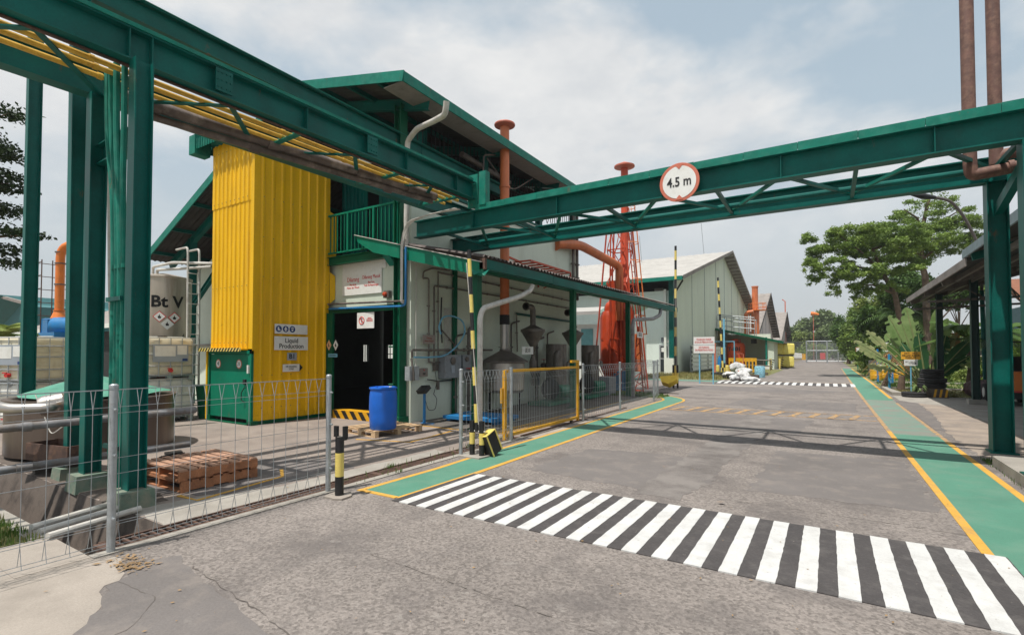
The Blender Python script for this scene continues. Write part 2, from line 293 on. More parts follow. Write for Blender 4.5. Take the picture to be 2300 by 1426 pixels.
def worn(m,edge=.0,lo=.60,hi=.66,under=(.22,.195,.175),sc=14.):
    t=m.node_tree;B=t.nodes['Principled BSDF'];L=t.links.new; src=B.inputs['Base Color'].links[0].from_socket
    g=[n for n in t.nodes if n.type=='NEW_GEOMETRY'][0]
    n=nd(t,'ShaderNodeTexNoise',Scale=sc,Detail=9.,Roughness=.75); L(g.outputs['Position'],n.inputs['Vector'])
    r=nd(t,'ShaderNodeMapRange'); r.inputs['From Min'].default_value=lo; r.inputs['From Max'].default_value=hi; L(n.outputs[0],r.inputs[0])
    x=nd(t,'ShaderNodeMixRGB'); x.inputs['Color2'].default_value=(*under,1); L(r.outputs[0],x.inputs['Fac']); L(src,x.inputs['Color1']); L(x.outputs[0],B.inputs['Base Color']); return m
P_WHT=worn(mat('white_road_paint',(.56,.56,.55),.8,var=.08,scale=3,dirt=(.38,.365,.35),damt=.65,dscale=5,dlo=.5,dhi=.75,fine=.06,fscale=60,bump=.3,bscale=60),lo=.63,hi=.67,sc=22)
P_BLK=worn(mat('black_road_paint',(.060,.054,.054),.8,var=.2,scale=2,dirt=(.12,.11,.105),damt=.6,dscale=6,fine=.2,fscale=60,bump=.3,bscale=60),lo=.64,hi=.68,sc=22)
P_YEL=worn(mat('yellow_road_paint',(.60,.33,.05),.8,var=.12,scale=3,dirt=(.35,.23,.12),damt=.7,dscale=4,dlo=.5,dhi=.75,fine=.12,fscale=60,bump=.3,bscale=60),lo=.60,hi=.66,sc=18)
P_GRN=worn(mat('green_walkway_paint',(.080,.225,.158),.8,var=.10,scale=1.6,dirt=(.14,.25,.185),damt=.65,dscale=2.,dlo=.46,dhi=.7,fine=.07,fscale=60,bump=.25,bscale=60),lo=.64,hi=.72,sc=10)
P_GRNF=worn(mat('faded_green_walkway_paint',(.15,.25,.20),.85,var=.1,scale=1.6,dirt=(.22,.21,.18),damt=.9,dscale=1.4,dlo=.4,dhi=.62,fine=.1,fscale=60),lo=.54,hi=.66,sc=5)
P_YELF=worn(mat('faded_yellow_road_paint',(.46,.27,.10),.85,var=.12,scale=3,fine=.12,fscale=60),lo=.48,hi=.56,sc=8)
def sheet(name,m,x0,x1,y0,y1,z,holes=(),kind='structure'):
    xs=sorted({x0,x1,*[c for h in holes for c in h[:2] if x0<c<x1]}); ys=sorted({y0,y1,*[c for h in holes for c in h[2:] if y0<c<y1]})
    mb=MB(); ix={}
    for a in xs:
        for b in ys: ix[a,b]=len(mb.v); mb.v.append(V((a,b,z)))
    for i in range(len(xs)-1):
        for j in range(len(ys)-1):
            cx,cy=(xs[i]+xs[i+1])/2,(ys[j]+ys[j+1])/2
            if any(h[0]<cx<h[1] and h[2]<cy<h[3] for h in holes): continue
            mb.f.append((ix[xs[i],ys[j]],ix[xs[i+1],ys[j]],ix[xs[i+1],ys[j+1]],ix[xs[i],ys[j+1]]))
    return mb.build(name,m,kind=kind,flat=True)
def wig(pts,step=.12,amp=.02,seed=0,closed=True):
    r=random.Random(seed);o=[];n=len(pts)
    for i in range(n if closed else n-1):
        a=V((*pts[i],0));b=V((*pts[(i+1)%n],0));k=max(1,int((b-a).length/step))
        for j in range(k):
            p=a.lerp(b,j/k); o.append((p.x+r.uniform(-amp,amp),p.y+r.uniform(-amp,amp)))
    if not closed: o.append(pts[-1])
    return o
def flatpoly(name,m,pts,z,kind='structure',step=0,amp=0,seed=1):
    if step: pts=wig(pts,step,amp,seed)
    return MB().prism([(x,y,z) for x,y in pts],(0,0,-z-.001)).build(name,m,kind=kind,flat=True)
HD=(-14.,-5.42,1.78,2.5); HS=(-5.73,-5.42,2.5,9.0)
sheet('ground',EARTH,-700,700,-300,900,-.04,(HD,HS))
sheet('road',ASPH,-5.42,2.2,-25,200,0.)
sheet('side_road',ASPH,-45,-5.42,22.3,43,.0)
sheet('yard',YARD,-40,-5.73,2.5,21.9,.0)
sheet('yard_edge',YARD,-5.73,-5.42,9.0,21.9,.0)
# pale concrete forecourt left-front, kerb strips round the ditch
flatpoly('concrete_forecourt',CONCL,[(-14,-9),(-3.6,-9),(-4.0,1.25),(-4.25,1.45),(-4.62,1.62),(-4.66,1.75),(-4.98,1.86),(-5.2,1.9),(-5.36,1.84),(-5.4,1.72),(-5.43,1.35),(-6.15,1.28),(-14,.9)],.002,step=.1,amp=.03)
flatpoly('asphalt_patch',ASPD,[(-4.0,1.27),(-3.0,.2),(-1.0,1.2),(-2.2,1.75),(-3.6,2.0),(-4.35,2.1),(-4.78,2.2),(-4.9,1.92),(-4.66,1.77),(-4.62,1.64),(-4.25,1.47)],.003,step=.1,amp=.02,seed=4)
for k,(pl,sd) in enumerate([([(-3.9,6.6),(-1.7,6.35),(-1.35,7.2),(-1.45,8.6),(-2.6,8.8),(-3.7,8.6)],3),([(-.9,7.1),(1.02,7.2),(1.02,10.3),(-.8,10.2)],7),([(-4.1,12.6),(-.6,12.4),(-.3,15.2),(-3.4,15.4)],9),([(-6.5,25.2),(-.8,24.6),(.8,27.2),(-5.5,28.4)],11),([(-3.0,18.2),(.7,18.0),(.8,21.),(-2.6,21.4)],13)]):
    flatpoly('asphalt_patch',ASPD,pl,.002,step=.1,amp=.05,seed=sd)
flatpoly('pale_road_wear',CONCL,[(-6.9,28.9),(-3.2,28.6),(-3.0,29.3),(-6.,29.5)],.004,step=.2,amp=.08,seed=3)
CR=mat('crack_grit',(.11,.095,.085),.95,var=.3)
P_TYR=mat('tyre_worn_asphalt',(.15,.135,.128),.9,var=.2,scale=1.5,dirt=(.225,.205,.192),damt=1.,dscale=1.6,dlo=.40,dhi=.60,fine=.3,fscale=55,bump=.5,bscale=60,spec=.2)
flatpoly('road_repair_seam',P_TYR,[(-2.1,6.2),(-1.5,6.2),(-1.2,12),(-1.3,19),(-1.9,19),(-2.0,12)],.003,step=.12,amp=.05,seed=42)
def crack(pts,w=.008,seed=1):
    p=wig(pts,.06,.012,seed,False); mb=MB(); r=random.Random(seed)
    for i in range(len(p)-1):
        a,b=V((*p[i],.0048)),V((*p[i+1],.0048)); d=(b-a); n=V((-d.y,d.x,0)).normalized()*w*r.uniform(.1,.8)
        mb.add([a-n,b-n,b+n,a+n],[(0,1,2,3)])
    mb.build('road_crack',CR,kind='structure',flat=True)
crack([(-4.45,2.15),(-3.3,2.02),(-1.6,1.75)],.006,2); crack([(-4.62,1.7),(-4.1,1.75),(-3.8,1.5),(-3.75,1.3)],.004,5); crack([(-1.5,6.45),(.1,6.5),(1.9,6.42)],.006,8)
crack([(-4.38,8.9),(-3.0,8.7),(-1.2,8.95),(1.,8.8)],.004,9); crack([(-3.4,3.1),(-1.5,3.0),(1.5,2.9)],.004,12)
# ditch and slot drain
m=MB()
m.add([(-14,1.78,-.02),(-5.42,1.78,-.02),(-5.42,1.98,-.62),(-14,1.98,-.62)],[(0,1,2,3)])
m.add([(-14,1.98,-.62),(-5.42,1.98,-.62),(-5.42,2.3,-.62),(-14,2.3,-.62)],[(0,1,2,3)])
m.add([(-14,2.3,-.62),(-5.73,2.3,-.62),(-5.73,2.5,-.001),(-14,2.5,-.001)],[(0,1,2,3)])
m.add([(-5.42,1.78,0),(-5.42,1.78,-.62),(-5.42,9,-.62),(-5.42,9,0)],[(0,1,2,3)])
m.add([(-5.73,2.5,-.001),(-5.73,2.5,-.62),(-5.73,9,-.62),(-5.73,9,0)],[(0,1,2,3)])
m.add([(-5.73,2.3,-.45),(-5.42,2.3,-.45),(-5.42,9,-.45),(-5.73,9,-.45)],[(0,1,2,3)])
m.add([(-5.73,9,0),(-5.73,9,-.5),(-5.42,9,-.5),(-5.42,9,0)],[(0,1,2,3)])
m.add([(-5.73,2.3,-.62),(-5.73,2.5,-.001),(-5.73,2.5,-.62)],[(0,1,2)])
m.build('drain_channel',CONCD,kind='structure',flat=True)
for nm,a,b,c,d,zz,mm in (('drain_kerb',-14,-6.3,1.62,1.779,.02,CONC),('drain_kerb',-6.3,-5.36,1.3,1.779,.006,CONCL)):
    MB().box(a,b,c,d,-.3,zz).build(nm,mm,kind='structure')
MB().box(-5.416,-5.30,1.78,9.05,-.3,.012).build('drain_kerb',CONC,kind='structure')
flatpoly('yard_edging',CONC,[(-6.6,2.52),(-5.74,2.52),(-5.74,7.0),(-6.02,7.0),(-6.1,4.0),(-6.5,3.3)],.004,step=.12,amp=.03,seed=3)
flatpoly('yard_edging',CONCL,[(-5.3,9.06),(-5.12,9.06),(-5.15,19),(-5.3,19)],.004)
flatpoly('stained_slab',CONCD,[(-12,2.52),(-6.62,2.52),(-6.7,2.95),(-7.4,3.05),(-12,3.4)],.0065,step=.1,amp=.03,seed=14)
flatpoly('dark_yard_patch',ASPD,[(-9.3,2.9),(-7.3,2.95),(-7.0,3.1),(-6.25,3.4),(-6.1,5.3),(-6.9,5.5),(-8.8,4.5)],.005,step=.12,amp=.05,seed=8)
g=T('drain_grate','rusty steel bar grate covering the slot drain beside the fence','drain grate',(-5.57,5.,0))
mf=MB(); mf.beam((-5.71,1.95,-.02),(-5.71,8.95,-.02),.02,.05); mf.beam((-5.45,1.95,-.02),(-5.45,8.95,-.02),.02,.05)
for y in (1.95,3.25,5.2,7.1,8.95): mf.beam((-5.695,y,-.018),(-5.465,y,-.018),.09,.04)
mf.build('grate_frame',RUST,g)
mb_=MB(); y=2.06
while y<8.9:
    mb_.beam((-5.69,y,-.015),(-5.47,y+.0,-.015),.022,.022); y+=.075 if y<3.2 else .05
mb_.build('grate_bars',RUST,g)
# walkways and lines
Z1,Z2,Z3=.0055,.0075,.0095
def arc(cx,cy,r,a0,a1,n=14): return [(cx+r*math.cos(R(a0+(a1-a0)*i/n)),cy+r*math.sin(R(a0+(a1-a0)*i/n))) for i in range(n+1)]
inL=[(-4.40,4.46),(-4.36,5.9),(-4.40,12),(-4.44,18.2)]+arc(-7.4,18.4,2.97,0,85,12)
outL=[(-5.06,4.5),(-5.03,5.9),(-5.06,6.6),(-5.10,12),(-5.15,18.2)]+arc(-7.4,18.4,2.25,0,85,12)
def strip(name,m,A,z): return MB().prism([(x,y,z) for x,y in A],(0,0,-z-.001)).build(name,m,kind='structure',flat=True)
def ribbon(name,m,pts,w,z):
    mb=MB(); P=[V((x,y,z)) for x,y in pts]; L=[]
    for i,p in enumerate(P):
        d=(P[min(i+1,len(P)-1)]-P[max(i-1,0)]).normalized(); n=V((-d.y,d.x,0))*w/2; L+= [p-n,p+n]
    k=len(L); dn=V((0,0,-z-.001)); mb.add(L+[q+dn for q in L],[(2*i,2*i+2,2*i+3,2*i+1) for i in range(len(P)-1)]+[(2*i,2*i+k,2*i+2+k,2*i+2) for i in range(len(P)-1)]+[(2*i+1,2*i+3,2*i+3+k,2*i+1+k) for i in range(len(P)-1)]+[(0,1,1+k,k),(k-2,k-1,2*k-1,2*k-2)]); return mb.build(name,m,kind='structure',flat=True)
strip('pedestrian_walkway',P_GRN,inL+outL[::-1],Z1)
ribbon('walkway_line',P_YEL,inL,.085,Z2); ribbon('walkway_line',P_YEL,outL,.08,Z2); ribbon('walkway_line',P_YEL,[(-5.1,4.46),(-4.44,4.46)],.07,Z2+.002)
strip('pedestrian_walkway',P_GRN,[(1.16,2.),(1.95,2.),(1.95,13.6),(1.14,13.6)],Z1)
strip('faded_walkway',P_GRNF,[(1.14,13.6),(1.95,13.6),(2.0,23),(1.12,23)],Z1)
strip('pedestrian_walkway',P_GRN,[(1.12,23),(2.0,23),(2.12,40),(2.1,66),(1.25,66),(1.12,40)],Z1)
ribbon('walkway_line',P_YEL,[(1.15,5.93),(1.12,14)],.085,Z2); ribbon('walkway_line',P_YELF,[(1.12,14.02),(1.1,22.9)],.085,Z2); ribbon('walkway_line',P_YELF,[(1.1,23),(1.12,40),(1.2,66)],.1,Z2)
ribbon('walkway_line',P_YEL,[(1.96,2.5),(1.95,12.9)],.09,Z2); ribbon('walkway_line',P_YELF,[(1.96,12.92),(1.98,22)],.08,Z2); ribbon('walkway_line',P_YEL,[(2.0,24),(2.1,36),(2.12,66)],.12,Z2)
# zebra crossing in front
strip('zebra_crossing_base',P_BLK,[(-4.40,4.34),(1.27,4.34),(1.27,5.92),(-4.36,5.92)],Z2+.001)
mb=MB()
for k in range(21):
    x=-4.28+k*.27; mb.prism([(a_,b_,Z3+.001) for a_,b_ in wig([(x,4.337),(x+.138,4.337),(x+.138,5.922),(x,5.922)],.07,.0028,k+60)],(0,0,-Z3-.002))
mb.build('zebra_crossing_stripes',P_WHT,kind='structure',flat=True)
# far raised zebra hump
mb=MB().prism([(-5.6,31.0,0),(-5.6,31.6,.05),(-5.6,33.0,.05),(-5.6,33.7,0)],(6.7,0,0)); mb.build('speed_hump',P_BLK,kind='structure')
mb=MB(); x=-5.5
while x<1.0:
    mb.add([(x,31.02,.009),(x+.2,31.02,.009),(x+.2,31.6,.056),(x,31.6,.056),(x+.2,33.,.056),(x,33.,.056),(x+.2,33.68,.008),(x,33.68,.008)],[(0,1,2,3),(3,2,4,5),(5,4,6,7)]); x+=.38
mb.build('speed_hump_stripes',P_WHT,kind='structure',flat=True)
ribbon('hump_line',P_YELF,[(-4.5,34.2),(1.,34.3)],.06,Z1)
strip('pedestrian_walkway',P_GRN,[(-14,32.6),(-5.7,32.2),(-5.7,33.4),(-14,33.9)],Z1)
# yellow hatched crossing
ribbon('hatched_crossing_line',P_YELF,[(-4.35,15.75),(1.08,15.9)],.06,Z1+.001); ribbon('hatched_crossing_line',P_YELF,[(-4.35,16.95),(1.08,17.1)],.06,Z1+.001)
mb=MB(); x=-4.2
while x<.8: mb.add([(x,15.82,Z1+.001),(x+.14,15.82,Z1+.001),(x+.34,16.95,Z1+.001),(x+.2,16.95,Z1+.001)],[(0,1,2,3)]); x+=.46
mb.build('hatched_crossing_stripes',P_YELF,kind='structure',flat=True)
# yard bay lines
ribbon('bay_line',P_YEL,[(-6.75,3.1),(-6.35,3.12),(-6.55,4.35),(-6.95,4.6)],.05,.011)
ribbon('bay_line',P_YEL,[(-8.1,7.0),(-6.95,7.35),(-7.15,8.9)],.05,.008)
ribbon('bay_line',P_YEL,[(-6.05,8.6),(-6.25,9.6),(-6.35,21)],.05,.009); ribbon('bay_line',P_YEL,[(-8.8,9.15),(-7.0,9.1)],.05,.009)
mb=MB(); y=9.0
while y<12: mb.add([(-6.25,y,.010),(-6.25,y+.07,.010),(-5.75,y+.3,.010),(-5.75,y+.23,.010)],[(0,1,2,3)]); y+=.17
mb.build('bay_hatching',P_YEL,kind='structure',flat=True)
# right side: kerb, apron, covered floor
MB().prism([(2.12,2,0),(2.12,10.55,0),(2.3,10.75,0),(2.75,10.75,0),(3.1,2,0)],(0,0,.16)).build('kerb_platform',CONC,kind='structure')
sheet('side_apron',CONC,2.2,40,-25,26.,-.002)
flatpoly('apron_patch',mat('stained_apron_concrete',(.33,.27,.22),.92,var=.18,scale=1.2,dirt=(.19,.165,.15),damt=.8,dscale=1.3,dlo=.42,dhi=.66,fine=.12,fscale=60,bump=.3,rust=.6,rlo=.6,rcol=(.45,.41,.36)),[(2.15,10.8),(3.,11.),(3.4,14),(3.3,21.5),(2.6,22.3),(2.5,18.5),(2.2,14.8)],.004,step=.15,amp=.05,seed=21)
flatpoly('apron_patch',ASPD,[(2.02,14.8),(2.2,14.8),(2.5,18.5),(2.6,22.3),(2.05,23.5)],.006,step=.15,amp=.04,seed=23)
LAWN=mat('lawn_soil',(.13,.15,.045),.95,var=.35,scale=3,dirt=(.26,.20,.11),damt=.8,dscale=1.2,dlo=.45,dhi=.7)
sheet('lawn',LAWN,2.2,60,26.,110,.0)
for (x0,x1,y) in ((2.3,9,30.5),(2.3,14,36.5),(2.3,12,44)): MB().box(x0,x1,y,y+.25,0,.09).build('lawn_kerb',CONC,kind='structure')
MB().prism([(2.2,25.9,0),(2.55,25.9,0),(2.25,30.4,0),(2.13,30.4,0)],(0,0,.13)).build('lawn_kerb',CONC,kind='structure')
sheet('verge',LAWN,-10.8,-3.9,43.,59.,.004)
flatpoly('verge',LAWN,[(-12,34.4),(-6.1,34.2),(-4.7,37.5),(-4.0,43),(-12,43)],.012,step=.3,amp=.06,seed=31)
flatpoly('verge',LAWN,[(-9.4,19.7),(-5.5,19.5),(-5.4,20.5),(-6.6,21.6),(-9.4,21.8)],.012,step=.2,amp=.05,seed=32)
flatpoly('verge',LAWN,[(-14,.92),(-6.3,1.3),(-6.3,1.62),(-14,1.62)],.012,step=.2,amp=.02,seed=33)
# grass blades
GRS=leafmat('grass_blades',(.05,.12,.02),(.13,.20,.04),4,.3); GRD=leafmat('dry_grass_blades',(.16,.17,.05),(.34,.28,.12),3,.2)
def grass(name,m,poly,n,h,seed=1,w=.006,label=''):
    r=random.Random(seed); P=poly; xs=[p[0] for p in P]; ys=[p[1] for p in P]; mb=MB(); c=0
    def ins(x,y):
        k=False;j=len(P)-1
        for i in range(len(P)):
            if (P[i][1]>y)!=(P[j][1]>y) and x<(P[j][0]-P[i][0])*(y-P[i][1])/(P[j][1]-P[i][1])+P[i][0]: k=not k
            j=i
        return k
    tuft=[(r.uniform(min(xs),max(xs)),r.uniform(min(ys),max(ys))) for _ in range(max(4,n//60))]
    while c<n:
        if r.random()<.6:
            q=r.choice(tuft); x=q[0]+r.gauss(0,h*.6); y=q[1]+r.gauss(0,h*.6)
        else: x=r.uniform(min(xs),max(xs)); y=r.uniform(min(ys),max(ys))
        c+=1
        if not ins(x,y): continue
        a=r.uniform(0,6.28); hh=h*r.uniform(.4,1.15); l=V((math.cos(a),math.sin(a),0)); n_=V((-l.y,l.x,0))*w
        b=V((x,y,.01)); t=b+l*hh*.6*r.random()+V((0,0,hh)); k=b.lerp(t,.5)+V((0,0,hh*.12))
        mb.add([b-n_,b+n_,k+n_*.7,t,k-n_*.7],[(0,1,2,4),(4,2,3)])
    o=mb.build(name,m,kind='stuff',flat=True); o['label']=label; return o
grass('grass',GRS,[(-10,1.1),(-6.35,1.35),(-6.2,1.7),(-10,1.62)],5000,.07,1,.004,'green grass growing beside the open drain')
grass('grass',GRD,[(-10,1.1),(-6.35,1.35),(-6.2,1.7),(-10,1.62)],900,.08,2,.004,'dry straw lying on the grass beside the open drain')
grass('grass',GRD,[(-12,34.4),(-6.1,34.2),(-4.7,37.5),(-4.0,43),(-4,47),(-6,50),(-12,43)],9000,.22,3,.012,'yellowing grass on the verge beside the speed hump')
grass('grass',GRS,[(-9.4,19.7),(-5.5,19.5),(-5.4,20.5),(-6.6,21.6),(-9.4,21.8)],4000,.10,4,.008,'short green grass inside the corner of the fence')
grass('grass',GRS,[(2.02,5.),(2.12,5.),(2.12,10.5),(2.3,11.1),(2.08,11.2)],1800,.055,5,.004,'thin weeds growing along the kerb')
grass('grass',GRD,[(2.3,26.),(6.5,26.),(6.5,30.),(2.3,30.3)],5000,.08,6,.01,'dry grass round the tyres')
grass('grass',GRS,[(2.3,30.8),(9,30.8),(10,60),(2.3,60)],14000,.13,7,.02,'green lawn between the kerbs')
grass('grass',GRS,[(-5.72,4.5),(-5.3,4.5),(-5.3,8.8),(-5.72,8.8)],260,.07,8,.005,'weeds sprouting from the slot drain')
# litter: leaves and chips
LIT=mat('dead_leaf',(.30,.19,.09),.8,var=.3); r=random.Random(9); mb=MB()
for i in range(420):
    x,y=(r.uniform(-5.2,2),r.uniform(1.2,9)) if i<160 else ((r.gauss(-4.9,.12),r.gauss(1.9,.06)) if i<330 else (r.uniform(-9,-5.8),r.uniform(2.7,8)))
    s_=r.uniform(.003,.011)*(2.2 if 160<=i<330 and r.random()<.3 else 1); a=r.uniform(0,6.28); u=V((math.cos(a),math.sin(a),0))*s_*1.6; w=V((-u.y,u.x,r.uniform(-.003,.006)))*.45; p=V((x,y,.014))
    mb.add([p-u,p-w,p+u,p+w],[(0,1,2,3)])
p=onZ(1618,1132)+V((0,0,.025)); mb.add([p+V((-.05,0,0)),p+V((0,-.03,.01)),p+V((.06,-.02,.02)),p+V((.02,.035,0))],[(0,1,2,3)])
o=mb.build('leaf_litter',LIT,kind='stuff',flat=True); o['label']='scattered dead leaves and chips on the asphalt'
# ================================================================ steel racks
def rackcol(x,y,z0,z1,parent,w=.26,h=.30,up=(1,0,0),m=None):
    return MB().ib((x,y,z0),(x,y,z1),h,w,.016,up).build('column',m or G_teal,parent)
def plinth(x,y,parent,s=.24,h=.22,z=0.):
    return MB().lathe([(s*1.25,z-.02),(s*1.25,z+.03),(s*1.12,z+h*.9),(s*1.06,z+h)],(x,y,0),4).build('plinth',PLINTH,parent,flat=True)
def plinthb(x,y,parent,a=.42,b=.42,h=.22,z=0.):
    mb=MB(); t=.9
    vs=[(x+sx*a/2*k,y+sy*b/2*k,zz) for zz,k in ((z-.02,1),(z+h,t)) for sx,sy in ((-1,-1),(1,-1),(1,1),(-1,1))]
    mb.add(vs,[(3,2,1,0),(4,5,6,7),(0,1,5,4),(1,2,6,5),(2,3,7,6),(3,0,4,7)]); return mb.build('plinth',PLINTH,parent,flat=True)
XN,XF=-6.90,-8.27
rk=T('pipe_rack','long green steel pipe rack running over the fenced yard towards the road gantry','pipe rack',(-7.5,2.65,0))
for x in (XN,XF):
    # wide flanges face the camera side: web across x
    xc=-6.76 if x==XN else -8.15
    MB().ib((xc,2.655,.18),(xc,2.655,5.15),.19,.185,.014,(0,1,0)).build('column',G_teal,rk); plinthb(xc+.01,2.63,rk,.40,.36,.20)
MB().ib((XN,-4,5.34),(XN,9.02,5.34),.22,.38,.018).build('girder',G_teal,rk)
MB().ib((XF,-4,5.34),(XF,11.0,5.34),.22,.36,.018).build('girder',G_teal,rk)
MB().extr([(-.13,0),(.13,0),(.13,.05),(.12,.05),(.12,.012),(-.13,.012)],(XN,-4,5.532),(XN,8.9,5.532)).build('girder_cover',G_tealw,rk)
MB().ib((XF-.1,2.72,4.35),(XN-.25,2.72,4.35),.16,.26,.014).build('portal_beam',G_teal,rk)
for y in (-1.2,.8,2.75,4.85,6.95,8.7):
    MB().extr([(-.05,-.05),(.05,-.05),(.05,-.035),(-.035,-.035),(-.035,.05),(-.05,.05)],(XF+.02,y,5.2),(XN-.02,y,5.2)).build('cross_beam',G_tealw if y>4 else G_teal,rk)
ys=[-1.2,.8,2.75,4.85,6.95,8.7]
for i in range(5):
    ym=(ys[i]+ys[i+1])/2
    MB().beam((XF+.05,ys[i],5.16),(XN-.1,ym,5.16),.07,.02).build('brace',G_teal,rk)
    MB().beam((XN-.1,ym,5.155),(XF+.05,ys[i+1],5.155),.07,.02).build('brace',G_teal,rk)
for y in (3.6,6.1):
    bm=MB().box(XN+.1,XN+.122,y-.11,y+.11,5.20,5.50)
    for a in (-.08,-.03,.03,.08):
        for z in (5.25,5.35,5.45): bm.lathe([(.012,0),(.012,.012)],(XN+.122,y+a,z),6,(1,0,0))
    bm.build('splice_plate',G_teal,rk)
for y in (1.,2.55,2.78,4.85,6.95,8.4): MB().box(XN+.012,XN+.1,y-.006,y+.006,5.17,5.515).build('stiffener',G_teal,rk)
# post standing on the road gantry that ends the rack
MB().box(-7.03,-6.76,9.03,9.07,4.98,5.72).box(-6.92,-6.88,9.07,9.24,4.98,5.72).box(-6.70,-6.54,9.0,9.05,5.0,5.74).box(-6.70,-6.54,9.12,9.16,5.0,5.74).box(-6.54,-6.52,9.0,9.16,5.0,5.74).build('end_post',G_tealw,rk)
# pipes lying on the rack
for i,(x,zz) in enumerate(((-7.06,5.22),(-7.26,5.20),(-7.46,5.21),(-7.66,5.20))):
    mb=MB().tube([(x,-4,zz),(x,3.1,zz),(x,8.75-.1*i,zz),(x+.0,8.95,zz-.02)],.034,10)
    for y in (.9,2.2,4.6,5.8,7.3,8.2): mb.tube([(x,y+.1*i,zz),(x,y+.1*i+.05,zz)],.043,10)
    mb.build('gas_pipe',YELP,label='slim yellow pipe on the green rack, '+('nearest the road','second from the road','third from the road','fourth from the road')[i],cat='pipe',group='yellow pipes on the rack')
mb=MB().tube([(-6.95,-4,5.13),(-6.95,8.9,5.13)],.02,8).build('conduit',RUST,label='thin rust brown pipe tucked under the road side girder of the rack',cat='pipe')
bl=lambda y,z: V((-7.93+.085*(y-2.6),y,z-.04))
mb=MB().tube([bl(2.8,5.20),bl(8.4,5.20)],.085,14)
for y in (3.1,4.75,6.4,7.6): mb.tube([bl(y,5.20),bl(y+.17,5.20)],.104,14)
mb.build('brown_pipe',BRNP,label='thick soot stained pipe along the bottom of the green rack',cat='pipe',group='brown pipes on the rack')
mb=MB().tube([bl(2.8,5.06)-V((.05,0,0)),bl(8.3,5.07)],.052,12)
for y in (2.9,4.5,7.1): mb.tube([bl(y,5.06)-V((.04,0,0)),bl(y+.15,5.06)-V((.04,0,0))],.07,12)
mb.build('brown_pipe',BRNP,label='thinner soot stained pipe hanging just below the thick one on the rack',cat='pipe',group='brown pipes on the rack')
# the rack is set a couple of degrees off the road's line
rk.rotation_euler=(0,0,-.034); RM=Matrix.Translation((-7.5,2.65,0))@Matrix.Rotation(-.034,4,'Z')@Matrix.Translation((7.5,-2.65,0))
for o in list(COL.objects):
    if o.type=='MESH' and not o.parent and o.get('category')=='pipe': o.data.transform(RM)
# vertical conduits beside the front column
for i,(x,y) in enumerate(((-7.29,2.60),(-7.20,2.60),(-7.11,2.60),(-7.02,2.60))):
    o=(.30,.27,.22,.10)[i]
    mb=MB().tube([(x-o*1.15,y,5.3),(x-o,y,4.45-.05*i),(x-.10,y,3.75-.08*i),(x-.03,y,2.9),(x,y,.06)],.036-.003*(i%2),10,fil=.4,fn=5)
    for z in (2.75,2.2-.12*i,1.5+.2*i,.55): mb.tube([(x,y,z),(x,y,z+.05)],.043,10)
    mb.build('conduit',G_tealw,label='green painted conduit dropping beside the front rack column, '+('leftmost of the four','second from left of the four','third from left of the four','rightmost of the four, nearest the column')[i],cat='conduit',group='vertical green conduits')
for z in (2.36,.62): MB().box(-7.35,-6.95,2.53,2.56,z,z+.05).build('conduit_clamp',G_teal,label='green clamp bar holding the conduits '+('at head height' if z>1 else 'near the ground'),cat='clamp')
# upper beam on its own columns
ub=T('crane_beam','high green steel beam above the pipe rack reaching the factory roof','steel beam',(-9.05,3,0))
MB().ib((-9.08,-4,7.06),(-9.08,14.2,7.06),.20,.34,.018).build('girder',G_teal,ub)
MB().extr([(-.12,0),(.12,0),(.12,.015),(-.12,.015)],(-9.08,-4,7.232),(-9.08,14,7.232)).build('girder_cover',G_tealw,ub)
MB().tube([(-9.0,-4,6.80),(-9.0,12,6.80)],.012,6).build('cable',BLK,ub)
MB().ib((-9.02,2.78,.14),(-9.02,2.74,6.885),.14,.20,.014,(0,1,0)).build('column',G_teal,ub); plinthb(-9.02,2.76,ub,.34,.38,.16)
MB().ib((-13.9,3.50,.1),(-13.9,3.50,8.7),.16,.22,.014,(0,1,0)).build('steel_post',G_teal,label='tall green steel post rising behind the covered vat',cat='column')
# ---------------------------------------------------------------- gantry over the road
YN,YF=9.12,11.02
ga=T('road_gantry','green steel gantry spanning the road carrying the height sign','gantry',(2.2,10,0))
ib=MB().ib((-8.45,YN,4.72),(4.5,YN,4.72),.22,.40,.02).build('girder',G_teal,ga)
MB().ib((-9.3,YF,4.70),(4.5,YF,4.70),.22,.40,.02).build('girder',G_teal,ga)
mb=MB()
for i in range(15):
    x=-6.6+.78*i; mb.box(x,x+.775,YN-.135,YN-.128,4.905+.003*(i%2),5.035+.004*(i%3)); 
mb.box(-6.6,5.0,YN-.128,YN+.12,5.02,5.028); mb.build('girder_cover',G_tealw,ga)
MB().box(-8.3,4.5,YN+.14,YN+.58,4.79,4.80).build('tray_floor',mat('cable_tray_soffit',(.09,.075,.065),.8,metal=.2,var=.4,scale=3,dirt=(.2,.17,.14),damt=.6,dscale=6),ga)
for x in (-6.7,-4.6,-2.5,-.6,1.3,2.3): MB().box(x-.006,x+.006,YN-.1,YN-.012,4.545,4.895).build('stiffener',G_teal,ga)
xs=[-7.6,-5.6,-3.6,-1.6,.4,2.2]
for i,x in enumerate(xs):
    MB().beam((x,YN+.1,4.56),(x,YF-.1,4.56),.06,.06).build('cross_beam',G_teal,ga)
    if i<5:
        MB().beam((x,YF-.1,4.62),(x+1.,YN+.1,4.62),.06,.05).build('brace',G_tealw,ga)
        MB().beam((x+1.,YN+.1,4.62),(x+1.98,YF-.1,4.62),.06,.05).build('brace',G_teal,ga)
for y,x0 in ((YN,2.30),(YF,2.33)):
    MB().ib((x0,y,.16),(x0,y,4.52),.26,.26,.016,(1,0,0)).box(x0-.17,x0+.17,y-.17,y+.17,.155,.18).build('column',G_teal,ga)
MB().beam((2.33,YN+.14,4.42),(2.33,YF-.14,4.02),.10,.16).build('knee_brace',G_teal,ga)
